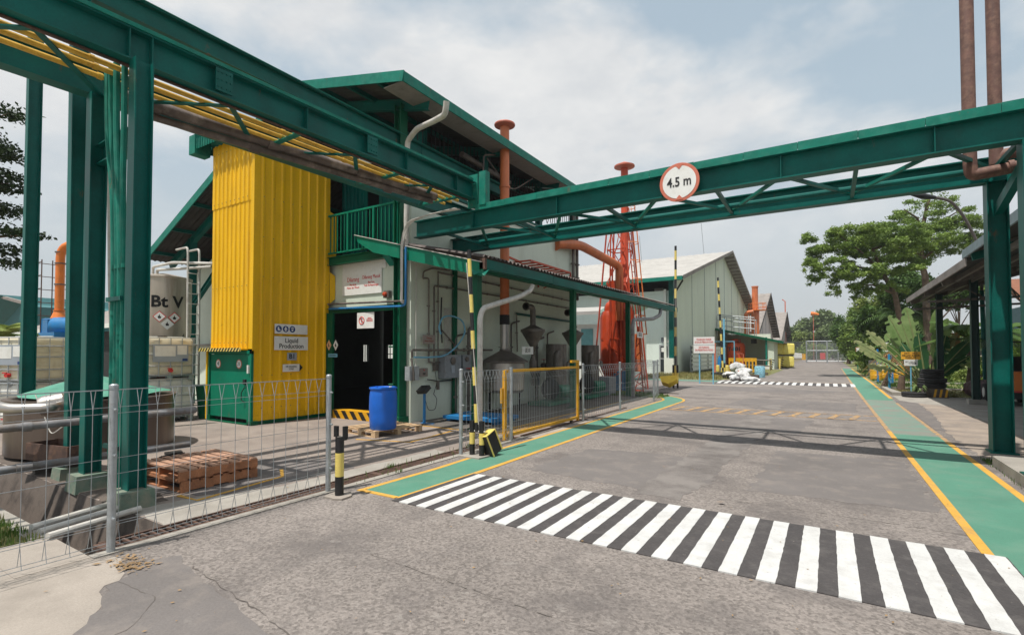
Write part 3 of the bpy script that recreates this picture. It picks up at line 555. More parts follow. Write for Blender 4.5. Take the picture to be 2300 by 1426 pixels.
MB().tube([(-7.8,10.6,4.62),(2.2,10.6,4.62),(4.4,10.6,4.62)],.05,10).build('conduit',G_teal,label='round green pipe inside the road gantry',cat='pipe')
MB().lathe([(.26,.16),(.26,1.4),(.24,1.45)],(2.42,YN,0),4).build('column_guard',LBLUE,label='light blue guard round the foot of the near gantry column',cat='column guard')
# loose white cables over the left end of the gantry
for i in range(5):
    a=.03*i
    MB().tube([(-7.0-a,YN-.16-a*.3,4.98+a*.3),(-7.9,YN-.2-a*.4,4.99-a*.2),(-8.5-a*.6,YN-.22-a*.3,4.86+a*.3),(-8.72-a*.5,YN-.2,4.45),(-8.75-a*.5,YN-.17,3.0),(-8.74-a*.5,YN-.12,2.95)],.013,6,fil=.3).build('cable',PVC,label='pale cable draped from the gantry down the corner column, '+('outermost','second','third','fourth','innermost')[i]+' strand of the bundle',cat='cable',group='cable bundle at the gantry end')
MB().tube([(-8.62,YN-.2,4.3),(-8.62,YN-.2,2.93),(-8.75,YN-.16,2.88),(-11.7,YN+.02,2.96)],.028,8,fil=.08).build('water_hose',BLUE,label='blue pipe turning down the corner column and along above the doorway',cat='pipe')
MB().tube([(-8.8,YN-.04,3.02),(-11.9,YN+.05,3.1)],.026,8).build('conduit',BRNP,label='grey ribbed conduit above the doorway beside the blue pipe',cat='conduit')
# height sign
sg=T('height_limit_sign','round white height limit sign with faded red rim reading 4.5 m on the gantry','sign',tuple(onY(1526,410,YN-.16)))
c=onY(1526,410,YN-.16); rr=.34
MB().lathe([(rr,0),(rr,.012),(rr*.99,.015)],c,40,(0,-1,0)).build('rim',REDP,sg)
MB().lathe([(rr*.84,.016),(rr*.84,.020)],c,40,(0,-1,0)).build('face',WHT,sg)
for s_ in (1,-1): MB().prism([c+V((-.07,-.0205,s_*rr*.9)),c+V((.07,-.0205,s_*rr*.9)),c+V((0,-.0205,s_*rr*.66))],(0,-.004,0)).build('arrow',REDP,sg)
text('4.5 m',.23,c+V((0,-.024,-.0)),'-y',LBLK,sg,sx=.8,bold=.004)
# rusty vents over the gantry at right
for i,(px,yy,lab) in enumerate(((2179,10.05,'left of the two'),(2238,10.35,'right one of the two'))):
    b=onY(px,380,yy); r_=.085
    pts=[(b.x,yy,8.4),(b.x,yy,b.z+.02-.0*i),(b.x+.02,yy,b.z-.1+.3*i),(b.x+.9,yy+.05,b.z-.02+.3*i)] 
    mb=MB().tube(pts,r_,16,fil=.22,fn=6); 
    if i==0: mb.tube([(b.x+.42,yy,b.z-.055),(b.x+.48,yy,b.z-.05)],r_*1.12,16)
    mb.build('rusty_vent_pipe',RUSTP,label='tall rusty vent pipe over the right end of the gantry, '+lab,cat='pipe',group='rusty vent pipes')
# ================================================================ main factory building
XW=-8.86; YW=9.36; YE=19.2
def hazard(mb_y,mb_b,o,u,w,L,hgt,n,sl=.5):
    """alternating slanted stripes on a rectangle: o corner, u along, w up; appended to yellow / black builders"""
    o=V(o);u=V(u).normalized();w=V(w).normalized();p=L/n
    for i in range(-1,n+1):
        for mb,a,b in ((mb_b,i+.5,i+1),):
            q=[(a*p,0),(b*p,0),(b*p+sl*p,hgt),(a*p+sl*p,hgt)]; q=[(min(max(x,0),L),y) for x,y in q]
            if q[1][0]-q[0][0]<1e-4 and q[2][0]-q[3][0]<1e-4: continue
            mb.add([o+u*x+w*y for x,y in q],[(0,1,2,3)])
fb=T('factory_building','pale green factory hall with green trim, open doorway and wide overhanging roof','building',(-9,9.4,0))
mb=MB(); mb.box(XW-.16,XW,YW,YE,0,6.05).build('wall',WALL,fb)
mb=MB().box(-12.1,-9.26,YW,YW+.14,2.98,4.2); mb.build('wall',WALL,fb)
mb=MB().box(-20.2,-13.0,YW+.3,YW+.44,0,4.6); mb.prism([(-20.2,YW+.3,4.6),(-13.,YW+.3,4.6),(-13.,YW+.3,7.6)],(0,.14,0)); mb.build('wall',WALL,fb)
mb=MB().box(-20.4,-12.5,YW+.1,YW+.296,2.0,2.06); mb.build('ledge',CONC,fb)
mb=MB()
w0,w1=onY(868,795,YE-.14).x,onY(882,795,YE-.14).x; v0,v1=onX(815,795,-20.2).y,onX(826,795,-20.2).y
mb.box(-20,w0,YE-.14,YE,0,6.5); mb.box(w0,w1,YE-.14,YE,0,1.45); mb.box(w0,w1,YE-.14,YE,2.15,6.5); mb.box(w1,XW-.16,YE-.14,YE,0,6.5)
mb.box((w0+w1)/2-.02,(w0+w1)/2+.02,YE-.12,YE-.08,1.2,2.15); mb.box(w0,w1,YE-.12,YE-.08,1.66,1.70)
mb.box(-20.3,-20.14,YW+.44,v0,0,5); mb.box(-20.3,-20.14,v1,YE,0,5); mb.box(-20.3,-20.14,v0,v1,0,1.3); mb.box(-20.3,-20.14,v0,v1,2.15,5); mb.box(-20.24,-20.2,(v0+v1)/2-.02,(v0+v1)/2+.02,1.3,2.15)
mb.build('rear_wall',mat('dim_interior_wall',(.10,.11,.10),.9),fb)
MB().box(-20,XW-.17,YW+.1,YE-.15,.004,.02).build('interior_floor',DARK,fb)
# interior shelving just readable in the dark doorway
mb=MB()
for x in (-11.6,-10.9,-10.1): mb.box(x,x+.06,12.5,12.6,0,2.6); mb.box(x+.2,x+.6,14.,14.5,0,1.1)
mb.box(-11.6,-9.6,12.5,13.0,1.0,1.04); mb.build('shelving',SSD,fb)
# columns and lintel
for x,y,z1 in ((-9.08,9.20,8.0),): MB().ib((x,y,.05),(x,y,z1),.24,.22,.016,(1,0,0)).box(x-.16,x+.16,y-.17,y+.17,0,.16).build('column',G_door,fb)
MB().ib((-12.2,9.20,3.0-.1),(-9.2,9.20,2.9),.14,.14,.012).build('lintel',G_door,fb)
MB().box(-9.32,-9.22,9.22,9.32,0,2.83).build('door_jamb',G_door,fb)
dl=MB().box(-12.08,-11.52,9.12,9.17,.04,2.84).box(-12.08,-11.52,9.105,9.12,1.55,1.57).box(-12.08,-11.52,9.105,9.12,.62,.64).box(-11.56,-11.52,9.10,9.12,.04,2.84).build('door',G_door,fb)
MB().box(-11.60,-11.57,9.06,9.105,1.0,1.16).build('padlock',GALV,dl)
for z in (.95,1.9): MB().tube([(-9.30,9.2,z),(-9.40,9.14,z)],.022,8).build('hinge',G_door,fb)
MB().box(-11.35,-9.36,9.0,9.34,.0,.22).build('door_step',YELG,fb)
yy,bb=MB(),MB(); hazard(yy,bb,(-11.34,8.995,.005),(1,0,0),(0,0,1),1.96,.21,6,-.5); bb.build('step_stripes',BLK,fb,flat=True)
# balcony
MB().ib((-12.1,9.18,4.28),(-9.0,9.18,4.28),.14,.22,.012).box(-12.1,-9.0,9.26,11.0,4.36,4.40).build('balcony_floor',G_door,fb)
MB().extr([(0,0),(.25,0),(0,-.22)],(-9.45,9.2,4.17),(-9.22,9.2,4.17)).build('gusset',G_tealw,fb)
mb=MB().beam((-12.0,9.16,5.55),(-9.1,9.16,5.55),.05,.05).beam((-12.0,9.16,4.5),(-9.1,9.16,4.5),.04,.04)
for i in range(21): x=-11.98+i*.142; mb.beam((x,9.16,4.5),(x,9.16,5.55),.022 if i%7 else .06,.022 if i%7 else .06,(0,1,0))
mb.build('balcony_railing',G_bright,fb)
MB().corr((-12.2,9.95,4.4),(1,0,0),(0,0,1),(0,-1,0),1.1,3.2,.16,.03).build('cladding',G_teal,fb)
MB().corr((-10.65,9.95,4.4),(1,0,0),(0,0,1),(0,-1,0),1.6,3.2,.16,.03).build('cladding',G_teal,fb)
MB().corr((-11.4,10.2,6.6),(1,0,0),(0,0,1),(0,-1,0),2.3,.9,.16,.03,top=lambda a:.25+a*.4).build('cladding',G_teal,fb)
MB().box(-12.2,-9.0,13,13.05,4.4,8.4).build('interior_shade_sheet',DARK,fb)  # black sheet standing in for the unlit depth behind the balcony
MB().box(-10.75,-10.25,9.3,9.34,6.8,7.25).build('vent_cover',WHTP,fb)
# clerestory
MB().box(XW-.02,XW+.05,YW,YE,6.06,6.14).build('clerestory_rail',G_teal,fb)
MB().box(XW-.06,XW+.02,YW,YE,6.145,6.30).build('clerestory_sill',WALLW,fb)
MB().box(XW-.02,XW+.05,YW,YE,6.305,6.37).build('clerestory_rail',G_teal,fb)
MB().box(-11.4,-11.3,YW+.6,YE-.2,4.5,8.6).build('interior_shade_sheet',DARK,fb)  # black sheet that paints the clerestory opening dark
for y in (12.7,16.2,19.1): MB().ib((XW-.13,y,6.0),(XW-.13,y,8.0),.2,.2,.014,(1,0,0)).build('column',G_teal,fb)
mb=MB()
for i in range(26):
    y=9.9+i*.36; mb.tube([(XW-.3,y,8.0),(XW-.3,y,6.9),(XW-.3,y+.09,6.75),(XW-.3,y+.18,6.9),(XW-.3,y+.18,8.0)],.014,5)
mb.build('cable_loops',BLK,fb)
mb=MB().tube([(XW-.15,11.6,7.55),(XW-.15,14.2,7.45)],.085,10); mb.build('duct',SSD,fb)
MB().tube([(XW+.3,13.0,7.9),(XW+.3,12.1,7.6),(XW+.22,12.05,5.9)],.025,8,fil=.1).tube([(XW+.3,15.,7.75),(XW+.3,13.6,6.9),(XW+.3,12.25,7.55)],.02,8,fil=.5).build('wall_conduit',BRNP,fb)
# roof
ER,ZR=-8.0,8.02; YR0,YR1=8.16,19.9; RX,RZ=-12.3,8.98; LX,LZ=-20.6,5.05
sl=math.atan2(RZ-ZR,ER-RX); 
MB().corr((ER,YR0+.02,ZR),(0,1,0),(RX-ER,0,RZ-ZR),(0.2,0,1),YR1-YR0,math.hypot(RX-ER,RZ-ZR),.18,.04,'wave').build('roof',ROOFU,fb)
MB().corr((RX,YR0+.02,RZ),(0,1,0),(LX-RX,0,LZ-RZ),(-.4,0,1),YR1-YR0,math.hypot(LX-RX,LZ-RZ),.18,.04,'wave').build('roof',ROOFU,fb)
def fascia(p,q,h=.24,t=.03,m=G_tealw): MB().beam(p,q,t,h).build('fascia',m,fb)
fascia((ER+.02,YR0,ZR-.08),(ER+.02,YR1,ZR-.08)); fascia((ER+.03,YR0-.02,ZR-.08),(RX,YR0-.02,RZ-.08)); fascia((RX,YR0-.02,RZ-.08),(LX,YR0-.02,LZ-.08))
MB().beam((ER-.35,YR0+.05,ZR-.14),(ER-.35,YR1,ZR-.14),.62,.02).build('soffit',mat('soffit_board',(.26,.23,.21),.8,var=.2,dirt=(.12,.1,.09),damt=.6,dscale=3),fb)
for y in (9.2,12.7,16.2,19.3):
    MB().ib((ER-.15,y,ZR-.24),(RX,y,RZ-.22),.14,.26,.012).build('rafter',G_teal,fb)
for y in (8.9,):
    MB().ib((RX,y,RZ-.25),(LX+.3,y,LZ-.2),.14,.24,.012).build('rafter',G_teal,fb)
for k in range(3):
    x=ER-.9-k*1.1; z=ZR+(ER-x)*(RZ-ZR)/(ER-RX)-.10
    MB().beam((x,YR0+.03,z),(x,YR1,z),.07,.12).build('purlin',G_teal,fb)
for k in range(6):
    x=RX-.9-k*1.35; z=RZ+(x-RX)*(LZ-RZ)/(LX-RX)-.10
    MB().beam((x,YR0+.03,z),(x,YR1,z),.07,.12).build('purlin',G_teal,fb)
MB().ib((-18.7,8.9,0),(-18.7,8.9,5.7),.22,.2,.014,(1,0,0)).build('column',G_teal,fb)
MB().ib((-14.0,9.3,0),(-14.0,9.3,7.8),.22,.2,.014,(1,0,0)).build('column',G_teal,fb)
MB().ib((-18.7,8.9,3.3),(-14.2,8.9,6.6),.12,.16,.012).build('brace',G_teal,fb)
wn=MB().box(-17.6,-16.5,9.55,9.655,.85,1.75).build('window',G_door,fb)
mb=MB()
for i in range(7): z=.9+i*.115; mb.extr([(-.005,-.04),(.005,-.04),(.005,.04),(-.005,.04)],(-17.5,9.53,z+.05),(-16.6,9.53,z+.05),(0,-.6,1))
mb.build('louvre',GLASS,wn)
dp=MB().tube([onY(1003,228,8.35),onY(1000,258,8.4),onY(975,272,8.6),onY(936,290,8.8),onY(915,318,8.95),onY(915,350,9.0),onY(912,560,9.02)],.065,12,fil=.12); dp.build('downpipe',PVC,fb)
# yellow clad tower
tw=T('clad_tower','tall yellow ribbed sheet metal tower with green door at its foot','tower',(-12.8,8,0))
MB().corr((-13.74,7.03,1.84),(1,0,0),(0,0,1),(0,-1,0),1.94,3.72,.193,.03,seg=6,wob=.007).build('cladding',YEL,tw); MB().corr((-13.74,7.016,5.50),(1,0,0),(0,0,1),(0,-1,0),1.94,1.66,.193,.03,seg=3,wob=.006).build('cladding',YEL,tw)
r5=random.Random(3)
MB().corr((-11.80,7.03,.10),(0,1,0),(0,0,1),(1,0,0),2.17,3.5,.262,.035,seg=7,wob=.014).build('cladding',YEL,tw); MB().corr((-11.788,7.03,3.55),(0,1,0),(0,0,1),(1,0,0),2.17,3.45,.262,.035,seg=5,wob=.010).build('cladding',YEL,tw)
scw=MB()
for z in (.4,1.2,3.62,4.6,5.6,6.6):
    for k in range(8): scw.lathe([(.012,0),(.008,.01)],(-11.752,7.03+.197+.262*k,z),6,(1,0,0))
for z in (2.,3.4,5.6,6.9):
    for k in range(9): scw.lathe([(.012,0),(.008,.01)],(-13.74+.145+.193*k,6.985,z),6,(0,-1,0))
scw.build('screws',SSD,tw)
mb=MB(); pts=[]
for i in range(23): pts.append((-11.79+.006*(i%3),7.03+i*.0982,.06+r5.uniform(-.03,.05)))
for i in range(22): a,b=pts[i],pts[i+1]; mb.add([a,b,(b[0]-.012+.02,b[1],.22),(a[0]-.012+.02,a[1],.22)],[(0,1,2,3)])
mb.build('torn_lower_edge',YEL,tw,flat=True)
MB().box(-11.805,-11.775,7.0,7.12,1.8,7.1).box(-11.9,-11.778,6.988,7.02,1.84,7.1).build('corner_flashing',YEL,tw)
mb=MB(); 
for z0,z1,w in ((3.1,4.0,.14),(4.3,5.7,.16)): mb.add([(-11.78,9.2,z0),(-11.72,9.2+w,z0+.15),(-11.74,9.2+w*1.2,(z0+z1)/2),(-11.72,9.2+w,z1-.1),(-11.78,9.2,z1)],[(0,1,2,3,4)])
mb.build('bent_sheet_edge',YEL,tw,flat=True)
MB().box(-13.72,-11.83,7.07,9.2,7.0,7.05).box(-13.7,-13.66,7.1,9.2,0,7.0).build('inner_frame',G_door,tw)
MB().corr((-14.2,6.75,7.12),(1,0,0),(0,0,1),(0,-1,0),2.4,.26,.12,.03).box(-14.2,-11.7,6.76,9.2,7.36,7.39).corr((-14.2,9.2,7.12),(0,-1,0),(0,0,1),(-1,0,0),2.4,.26,.12,.03).build('roof',G_tealw,tw)
MB().box(-14.35,-14.05,6.7,7.1,7.0,7.5).build('gutter_box',G_tealw,tw)
MB().beam((-11.82,7.02,.03),(-11.82,9.25,.03),.10,.12).box(-13.76,-11.74,6.94,7.04,0,.03).box(-11.9,-11.72,6.94,7.12,0,.10).box(-13.8,-13.62,6.96,7.14,0,.14).build('base_frame',G_door,tw)
MB().box(-13.78,-13.70,6.97,7.03,.03,1.80).box(-11.86,-11.78,6.97,7.03,.03,1.80).box(-13.78,-11.78,6.97,7.03,1.72,1.80).build('door_frame',G_bright,tw)
MB().box(-13.80,-13.75,6.94,6.99,.03,1.8).build('edge_strip',YEL,tw)
MB().box(-13.70,-11.86,7.10,7.14,0,1.8).build('gap_shade_sheet',DARK,tw)  # black sheet painting the shade behind the door
d=MB().box(-13.66,-11.98,7.0,7.03,.13,1.71).box(-11.98,-11.88,6.99,7.03,.03,1.71).build('door',G_bright,tw)
MB().box(-12.12,-12.02,6.96,7.0,.98,1.10).tube([(-12.06,6.97,.9),(-12.12,6.93,.78),(-12.12,6.93,.6),(-12.06,6.97,.55)],.012,6).build('handle',BLK,d)
for x in (-13.3,-12.35):
    MB().lathe([(.115,0),(.115,.004)],(x,6.998,1.47),24,(0,-1,0)).build('sticker_rim',REDP,d); MB().lathe([(.092,.005),(.092,.008)],(x,6.998,1.47),24,(0,-1,0)).build('sticker',WHT,d)
text('4',.15,(-13.3,6.988,1.47),'-y',LBLK,d); text('21',.13,(-12.35,6.988,1.47),'-y',LBLK,d)
MB().box(-11.90,-11.84,6.93,6.97,1.25,1.45).build('switch_plate',WHTP,tw)
yb,bk=MB(),MB(); MB().box(-13.95,-11.98,6.82,7.0,1.81,1.835).build('hazard_ledge',YEL,tw); hazard(yb,bk,(-13.95,6.815,1.78),(1,0,0),(0,0,1),1.96,.09,15,.6); 
MB().box(-13.95,-11.98,6.817,6.82,1.78,1.87).build('hazard_strip',YLW,tw); bk.M=None; bk.build('hazard_stripes',BLK,tw,flat=True)
# ---------------------------------------------------------------- signs
def signbox(name,label,face,pos,u0,u1,z0,z1,m=WHT,t=.012):
    """face '+x': pos is x, u is y; face '-y': pos is y, u is x"""
    c=(pos,(u0+u1)/2,(z0+z1)/2) if face=='+x' else ((u0+u1)/2,pos,(z0+z1)/2)
    s=T(name,label,'sign',c)
    mb=MB().box(pos,pos+t,u0,u1,z0,z1) if face=='+x' else MB().box(u0,u1,pos-t,pos,z0,z1)
    mb.build('board',m,s); return s,V(c)
def sx(px0,py0,px1,py1,x): a=onX(px0,py0,x); b=onX(px0,py1,x); c=onX(px1,py0,x); return a.y,c.y,b.z,a.z
def sy(px0,py0,px1,py1,y): a=onY(px0,py0,y); b=onY(px0,py1,y); c=onY(px1,py0,y); return a.x,c.x,b.z,a.z
X0=-11.755
u0,u1,z0,z1=sx(617,727,690,749,X0)
s,c=signbox('ppe_sign','white strip with three round blue protection symbols on the yellow tower','+x',X0,u0,u1,z0,z1)
for i in range(3):
    cy=u0+.105+i*.19; cc_=V((X0+.013,cy,(z0+z1)/2)); MB().lathe([(.082,0),(.082,.003)],cc_,24,(1,0,0)).build('symbol_disc',NAVY,s)
    f=lambda pts: MB().prism([cc_+V((.0035,a,b)) for a,b in pts],(.002,0,0)).build('pictogram',WHT,s,flat=True)
    if i==0: f([(-.03,.045),(.005,.045),(.012,-.005),(.045,-.025),(.045,-.042),(-.03,-.042)])
    elif i==1: f([(-.012,.055),(.012,.055),(.018,.03),(.045,-.01),(.032,-.018),(.016,.005),(.024,-.055),(.004,-.055),(0,-.01),(-.004,-.055),(-.024,-.055),(-.016,.005),(-.032,-.018),(-.045,-.01),(-.018,.03)])
    else:
        f([(-.045,.03),(0,.05),(.045,.03),(.045,.02),(-.045,.02)]); f([(-.03,-.005),(.03,-.005),(.022,-.035),(0,-.052),(-.022,-.035)])
u0,u1,z0,z1=sx(616,753,691,786,X0)
s,c=signbox('building_name_sign','white sign reading Liquid Production on the yellow tower','+x',X0,u0,u1,z0,z1-.02)
text('Liquid\nProduction',.165,c+V((.014,0,-.005)),'+x',LBLK,s,sx=.95,sp=.85,bold=.002)
u0,u1,z0,z1=sx(645,792,666,809,X0); s,c=signbox('building_number_sign','small grey plate reading B1 below the building name','+x',X0,u0,u1,z0,z1,GREYL); text('B1',.17,c+V((.014,0,0)),'+x',LBLK,s,bold=.004)
u0,u1,z0,z1=sx(635,818,672,835,X0); s,c=signbox('direction_sign','white arrow sign reading PPE wearing zone on the yellow tower','+x',X0,u0,u1,z0,z1)
text('PPE WEARING\nZONE',.062,c+V((.014,0,0)),'+x',LBLK,s,sx=.8,sp=.95); MB().prism([(X0+.003,u1,z1),(X0+.003,u1+.10,(z0+z1)/2),(X0+.003,u1,z0)],(.01,0,0)).build('arrow_head',LBLK,s)
# prohibition board above the door
u0,u1,z0,z1=sy(770,612,858,665,9.34); s,c=signbox('warning_board','faded white board above the doorway with red no smoking and no entry text','-y',9.34,u0,u1,z0,z1+.0)
MB().box(u0+.0,u1+.15,9.335,9.34,z1-.02,z1+.22).build('patched_panel',WHT,s)
text('Dilarang',.17,c+V((-.33,-.014,.09)),'-y',RED,s,sx=.85); text('Merokok,\nMakan dan Minum',.08,c+V((-.33,-.014,-.09)),'-y',RED,s,sx=.85)
text('Dilarang Masuk',.14,c+V((.38,-.014,.12)),'-y',RED,s,sx=.78); text('Bagi Yang\nTidak Berkepentingan',.08,c+V((.38,-.014,-.06)),'-y',RED,s,sx=.8)
sb=T('alarm_button','red alarm button box above the doorway','alarm',(-9.6,9.3,3.2)); MB().box(-9.72,-9.52,9.24,9.34,3.16,3.34).build('housing',SSD,sb); MB().lathe([(.06,0),(.055,.05),(.02,.07)],(-9.64,9.24,3.25),14,(0,-1,0)).build('button',ORR,sb)
u0,u1,z0,z1=sy(803,703,841,738,9.08); s,c=signbox('no_phone_sign','white hanging sign with red crossed phone symbol in the doorway','-y',9.08,u0,u1,z0,z1)
cc_=c+V((-(u1-u0)*.22,-.014,.0)); MB().tube([cc_+V((.095*math.cos(R(a)),-.002,.095*math.sin(R(a)))) for a in range(0,361,15)],.011,6).build('prohibition_ring',RED,s)
MB().beam(cc_+V((-.07,-.002,.07)),cc_+V((.07,-.002,-.07)),.004,.022,(0,0,1)).build('prohibition_bar',RED,s); MB().box(cc_.x-.025,cc_.x+.025,9.066,9.067,cc_.z-.06,cc_.z+.06).build('phone_pictogram',GREYB,s)
text('DILARANG\nMENGGUNAKAN\nTELEPON SELULER',.038,c+V(((u1-u0)*.24,-.014,.02)),'-y',RED,s,sx=.75)
# diamonds on the open leaf
for px,mm,nm,lab in ((739,PEACH,'hazard_label','faded orange hazard diamond on the open green door leaf'),(754,WHT,'hazard_label','white flammable hazard diamond on the open green door leaf')):
    a=onY(px,775,9.095); s=T(nm,lab,'sticker',a); w=.12
    MB().prism([a+V((-w*.85,0,0)),a+V((0,0,-w*1.25)),a+V((w*.85,0,0)),a+V((0,0,w*1.25))],(0,-.004,0)).build('diamond',mm,s)
    MB().prism([a+V((x_*.8,-.005,z_)) for x_,z_ in (((-.03,-.04),(.03,-.045),(.045,0),(.02,.0),(.025,.035),(0,.06),(-.01,.02),(-.035,.01)) if mm is WHT else ((-.035,-.045),(.05,-.03),(.05,-.02),(-.005,-.025),(-.005,.04),(-.03,.05)))],(0,-.002,0)).build('pictogram',LBLK,s,flat=True)
u0,u1,z0,z1=sy(738,794,758,802,9.095); s,c=signbox('small_notice','tiny pale notice strip below the hazard diamonds','-y',9.095,u0,u1,z0,z1,LBLUE); text('P. SAFETY RULES 01',.038,c+V((0,-.014,0)),'-y',LBLK,s,sx=.8)
# ================================================================ process canopy
cn=T('lean_to_canopy','green framed corrugated lean-to canopy sheltering the process machines','canopy',(-6.85,9.4,0))
XE=-6.40; zE=lambda y:3.70+.014*(y-9.1); zI=4.42
for y in (9.4,14.57,19.77):
    MB().box(-6.93,-6.77,y-.09,y+.09,.02,zE(y)-.02).box(-7.0,-6.7,y-.15,y+.15,0,.03).build('post',G_door,cn)
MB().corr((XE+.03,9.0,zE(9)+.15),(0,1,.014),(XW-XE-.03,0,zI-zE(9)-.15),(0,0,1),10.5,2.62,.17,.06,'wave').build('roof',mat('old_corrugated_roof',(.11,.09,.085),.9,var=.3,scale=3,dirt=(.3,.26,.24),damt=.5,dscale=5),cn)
MB().corr((XE+.03,19.5,zE(19.5)+.12),(0,1,.014),(-1.,0,.25),(0,0,1),6.2,1.05,.16,.045,'wave').build('roof',ROOFG,cn)
MB().prism([(-10.45,8.98,4.82),(-6.38,8.98,3.72),(-6.38,8.98,3.42),(-9.8,8.98,4.30),(-10.4,8.98,4.64)],(0,.03,0)).build('end_fascia',G_bright,cn)
MB().beam((-10.5,8.99,4.835),(-6.4,8.99,3.735),.08,.02).build('end_capping',PVC,cn)
MB().add([(-6.38,8.975,3.50),(-6.7,8.97,3.60),(-6.6,8.94,3.46),(-6.45,8.95,3.50),(-6.3,8.93,3.42),(-6.2,8.96,3.55)],[(0,1,2,3,4,5)]).build('torn_fascia_end',G_tealw,cn,flat=True)
def gutter(y0,y1,dz=0):
    MB().extr([(-.07,-.11),(.07,-.11),(.08,.10),(.07,.10),(.06,-.09),(-.07,-.09)],(XE,y0,zE(y0)+dz),(XE,y1,zE(y1)+dz)).build('gutter',G_teal,cn)
gutter(9.05,12.2); gutter(12.22,19.7,-.02); gutter(19.72,25.6,-.05)
MB().box(XE-.075,XE+.075,8.98,9.05,zE(9)-.12,zE(9)+.12).build('gutter_end',RUST,cn)
for z,x in ((0,-6.85),(.22,-7.8)):
    MB().beam((x,9.05,zE(9)+z-.02),(x,19.8,zE(19.8)+z-.02),.07,.14).build('purlin',G_door,cn)
MB().beam((-6.85,19.8,zE(19.8)-.02),(-6.85,25.6,zE(25)-.02),.07,.14).build('purlin',G_door,cn)
for y in (9.4,14.57,19.4): MB().beam((-6.85,y,zE(y)-.06),(XW,y,zI-.12),.06,.10).build('rafter',G_door,cn)
MB().tube([onX(1196,640,XE),onX(1192,652,XE-.02),onX(1165,667,XE-.02),onX(1085,692,XE),onX(1078,712,XE),V((XE,onX(1078,712,XE).y,.05))],.062,12,fil=.22).build('downpipe',PVC,cn)
y2=onX(1421,740,-6.5).y
MB().tube([(XE,y2+3.6,3.75),(XE,y2+3.5,3.45),(-6.45,y2+2.6,3.22),(-6.5,y2+.1,3.05),(-6.5,y2,2.8),(-6.5,y2,.05)],.075,12,fil=.3).build('downpipe',PVCG,cn)
MB().box(-8.84,-6.3,9.2,21,.003,.012).build('canopy_floor',mat('shade_dark_concrete',(.13,.115,.10),.8,var=.25,dirt=(.06,.055,.05),damt=.7,dscale=2),kind='structure')  # floor colour darkened to hold the canopy's shade
# ---------------------------------------------------------------- equipment under the canopy
tk=T('hooded_tank','round stainless tank with conical hood and tall orange flue','tank',(-8.22,12.7,0)); c=(-8.22,12.7)
MB().lathe([(.54,.58),(.60,.66),(.60,1.44),(.62,1.46)],(*c,0),32).build('tank_body',SS,tk)
MB().lathe([(.70,1.46),(.70,1.50),(.16,1.80),(.15,1.86)],(*c,0),32).build('hood',SSD,tk)
MB().lathe([(.14,1.86),(.14,2.59)],(*c,0),20).lathe([(.19,1.9),(.19,1.93)],(*c,0),20).build('steel_sleeve',SS,tk)
MB().lathe([(.15,2.592),(.15,2.88)],(*c,0),20).build('flexible_joint',RUB,tk)
MB().lathe([(.14,2.882),(.14,5.5),(.16,5.5),(.16,5.54),(.14,5.54),(.14,6.72),(.165,6.72),(.165,6.77),(.14,6.77),(.14,8.57)],(*c,0),20).build('flue',ORG,tk)
MB().lathe([(.14,8.575),(.31,8.61),(.32,8.64),(.31,8.67),(.05,8.71)],(*c,0),28).build('flue_cap',REDP,tk)
MB().tube([(-8.1,12.75,6.15),(-7.9,12.9,6.15)],.05,12).lathe([(.09,0),(.09,.03)],(-7.9,12.9,6.15),14,(1,.6,0)).build('test_port',ORG,tk)
for a in (40,130,220,310): MB().tube([(c[0]+.45*math.cos(R(a)),c[1]+.45*math.sin(R(a)),0),(c[0]+.45*math.cos(R(a)),c[1]+.45*math.sin(R(a)),.62)],.035,8).build('leg',BLK,tk)
u0,u1,z0,z1=sx(1170,776,1200,798,-8.3)
s,c2=signbox('unit_sign','white board reading UE 01 hanging beside the hooded tank','+x',-8.0,*sx(1172,778,1197,796,-8.0)); text('UE 01',.19,c2+V((.014,0,0)),'+x',LBLK,s,sx=.72,bold=.003)
s,c2=signbox('unit_sign','small white board reading UE 03 beside the grey downpipe','+x',-6.6,*sx(1431,745,1443,758,-6.6)); text('UE 03',.22,c2+V((.014,0,0)),'+x',LBLK,s,sx=.75,bold=.006)
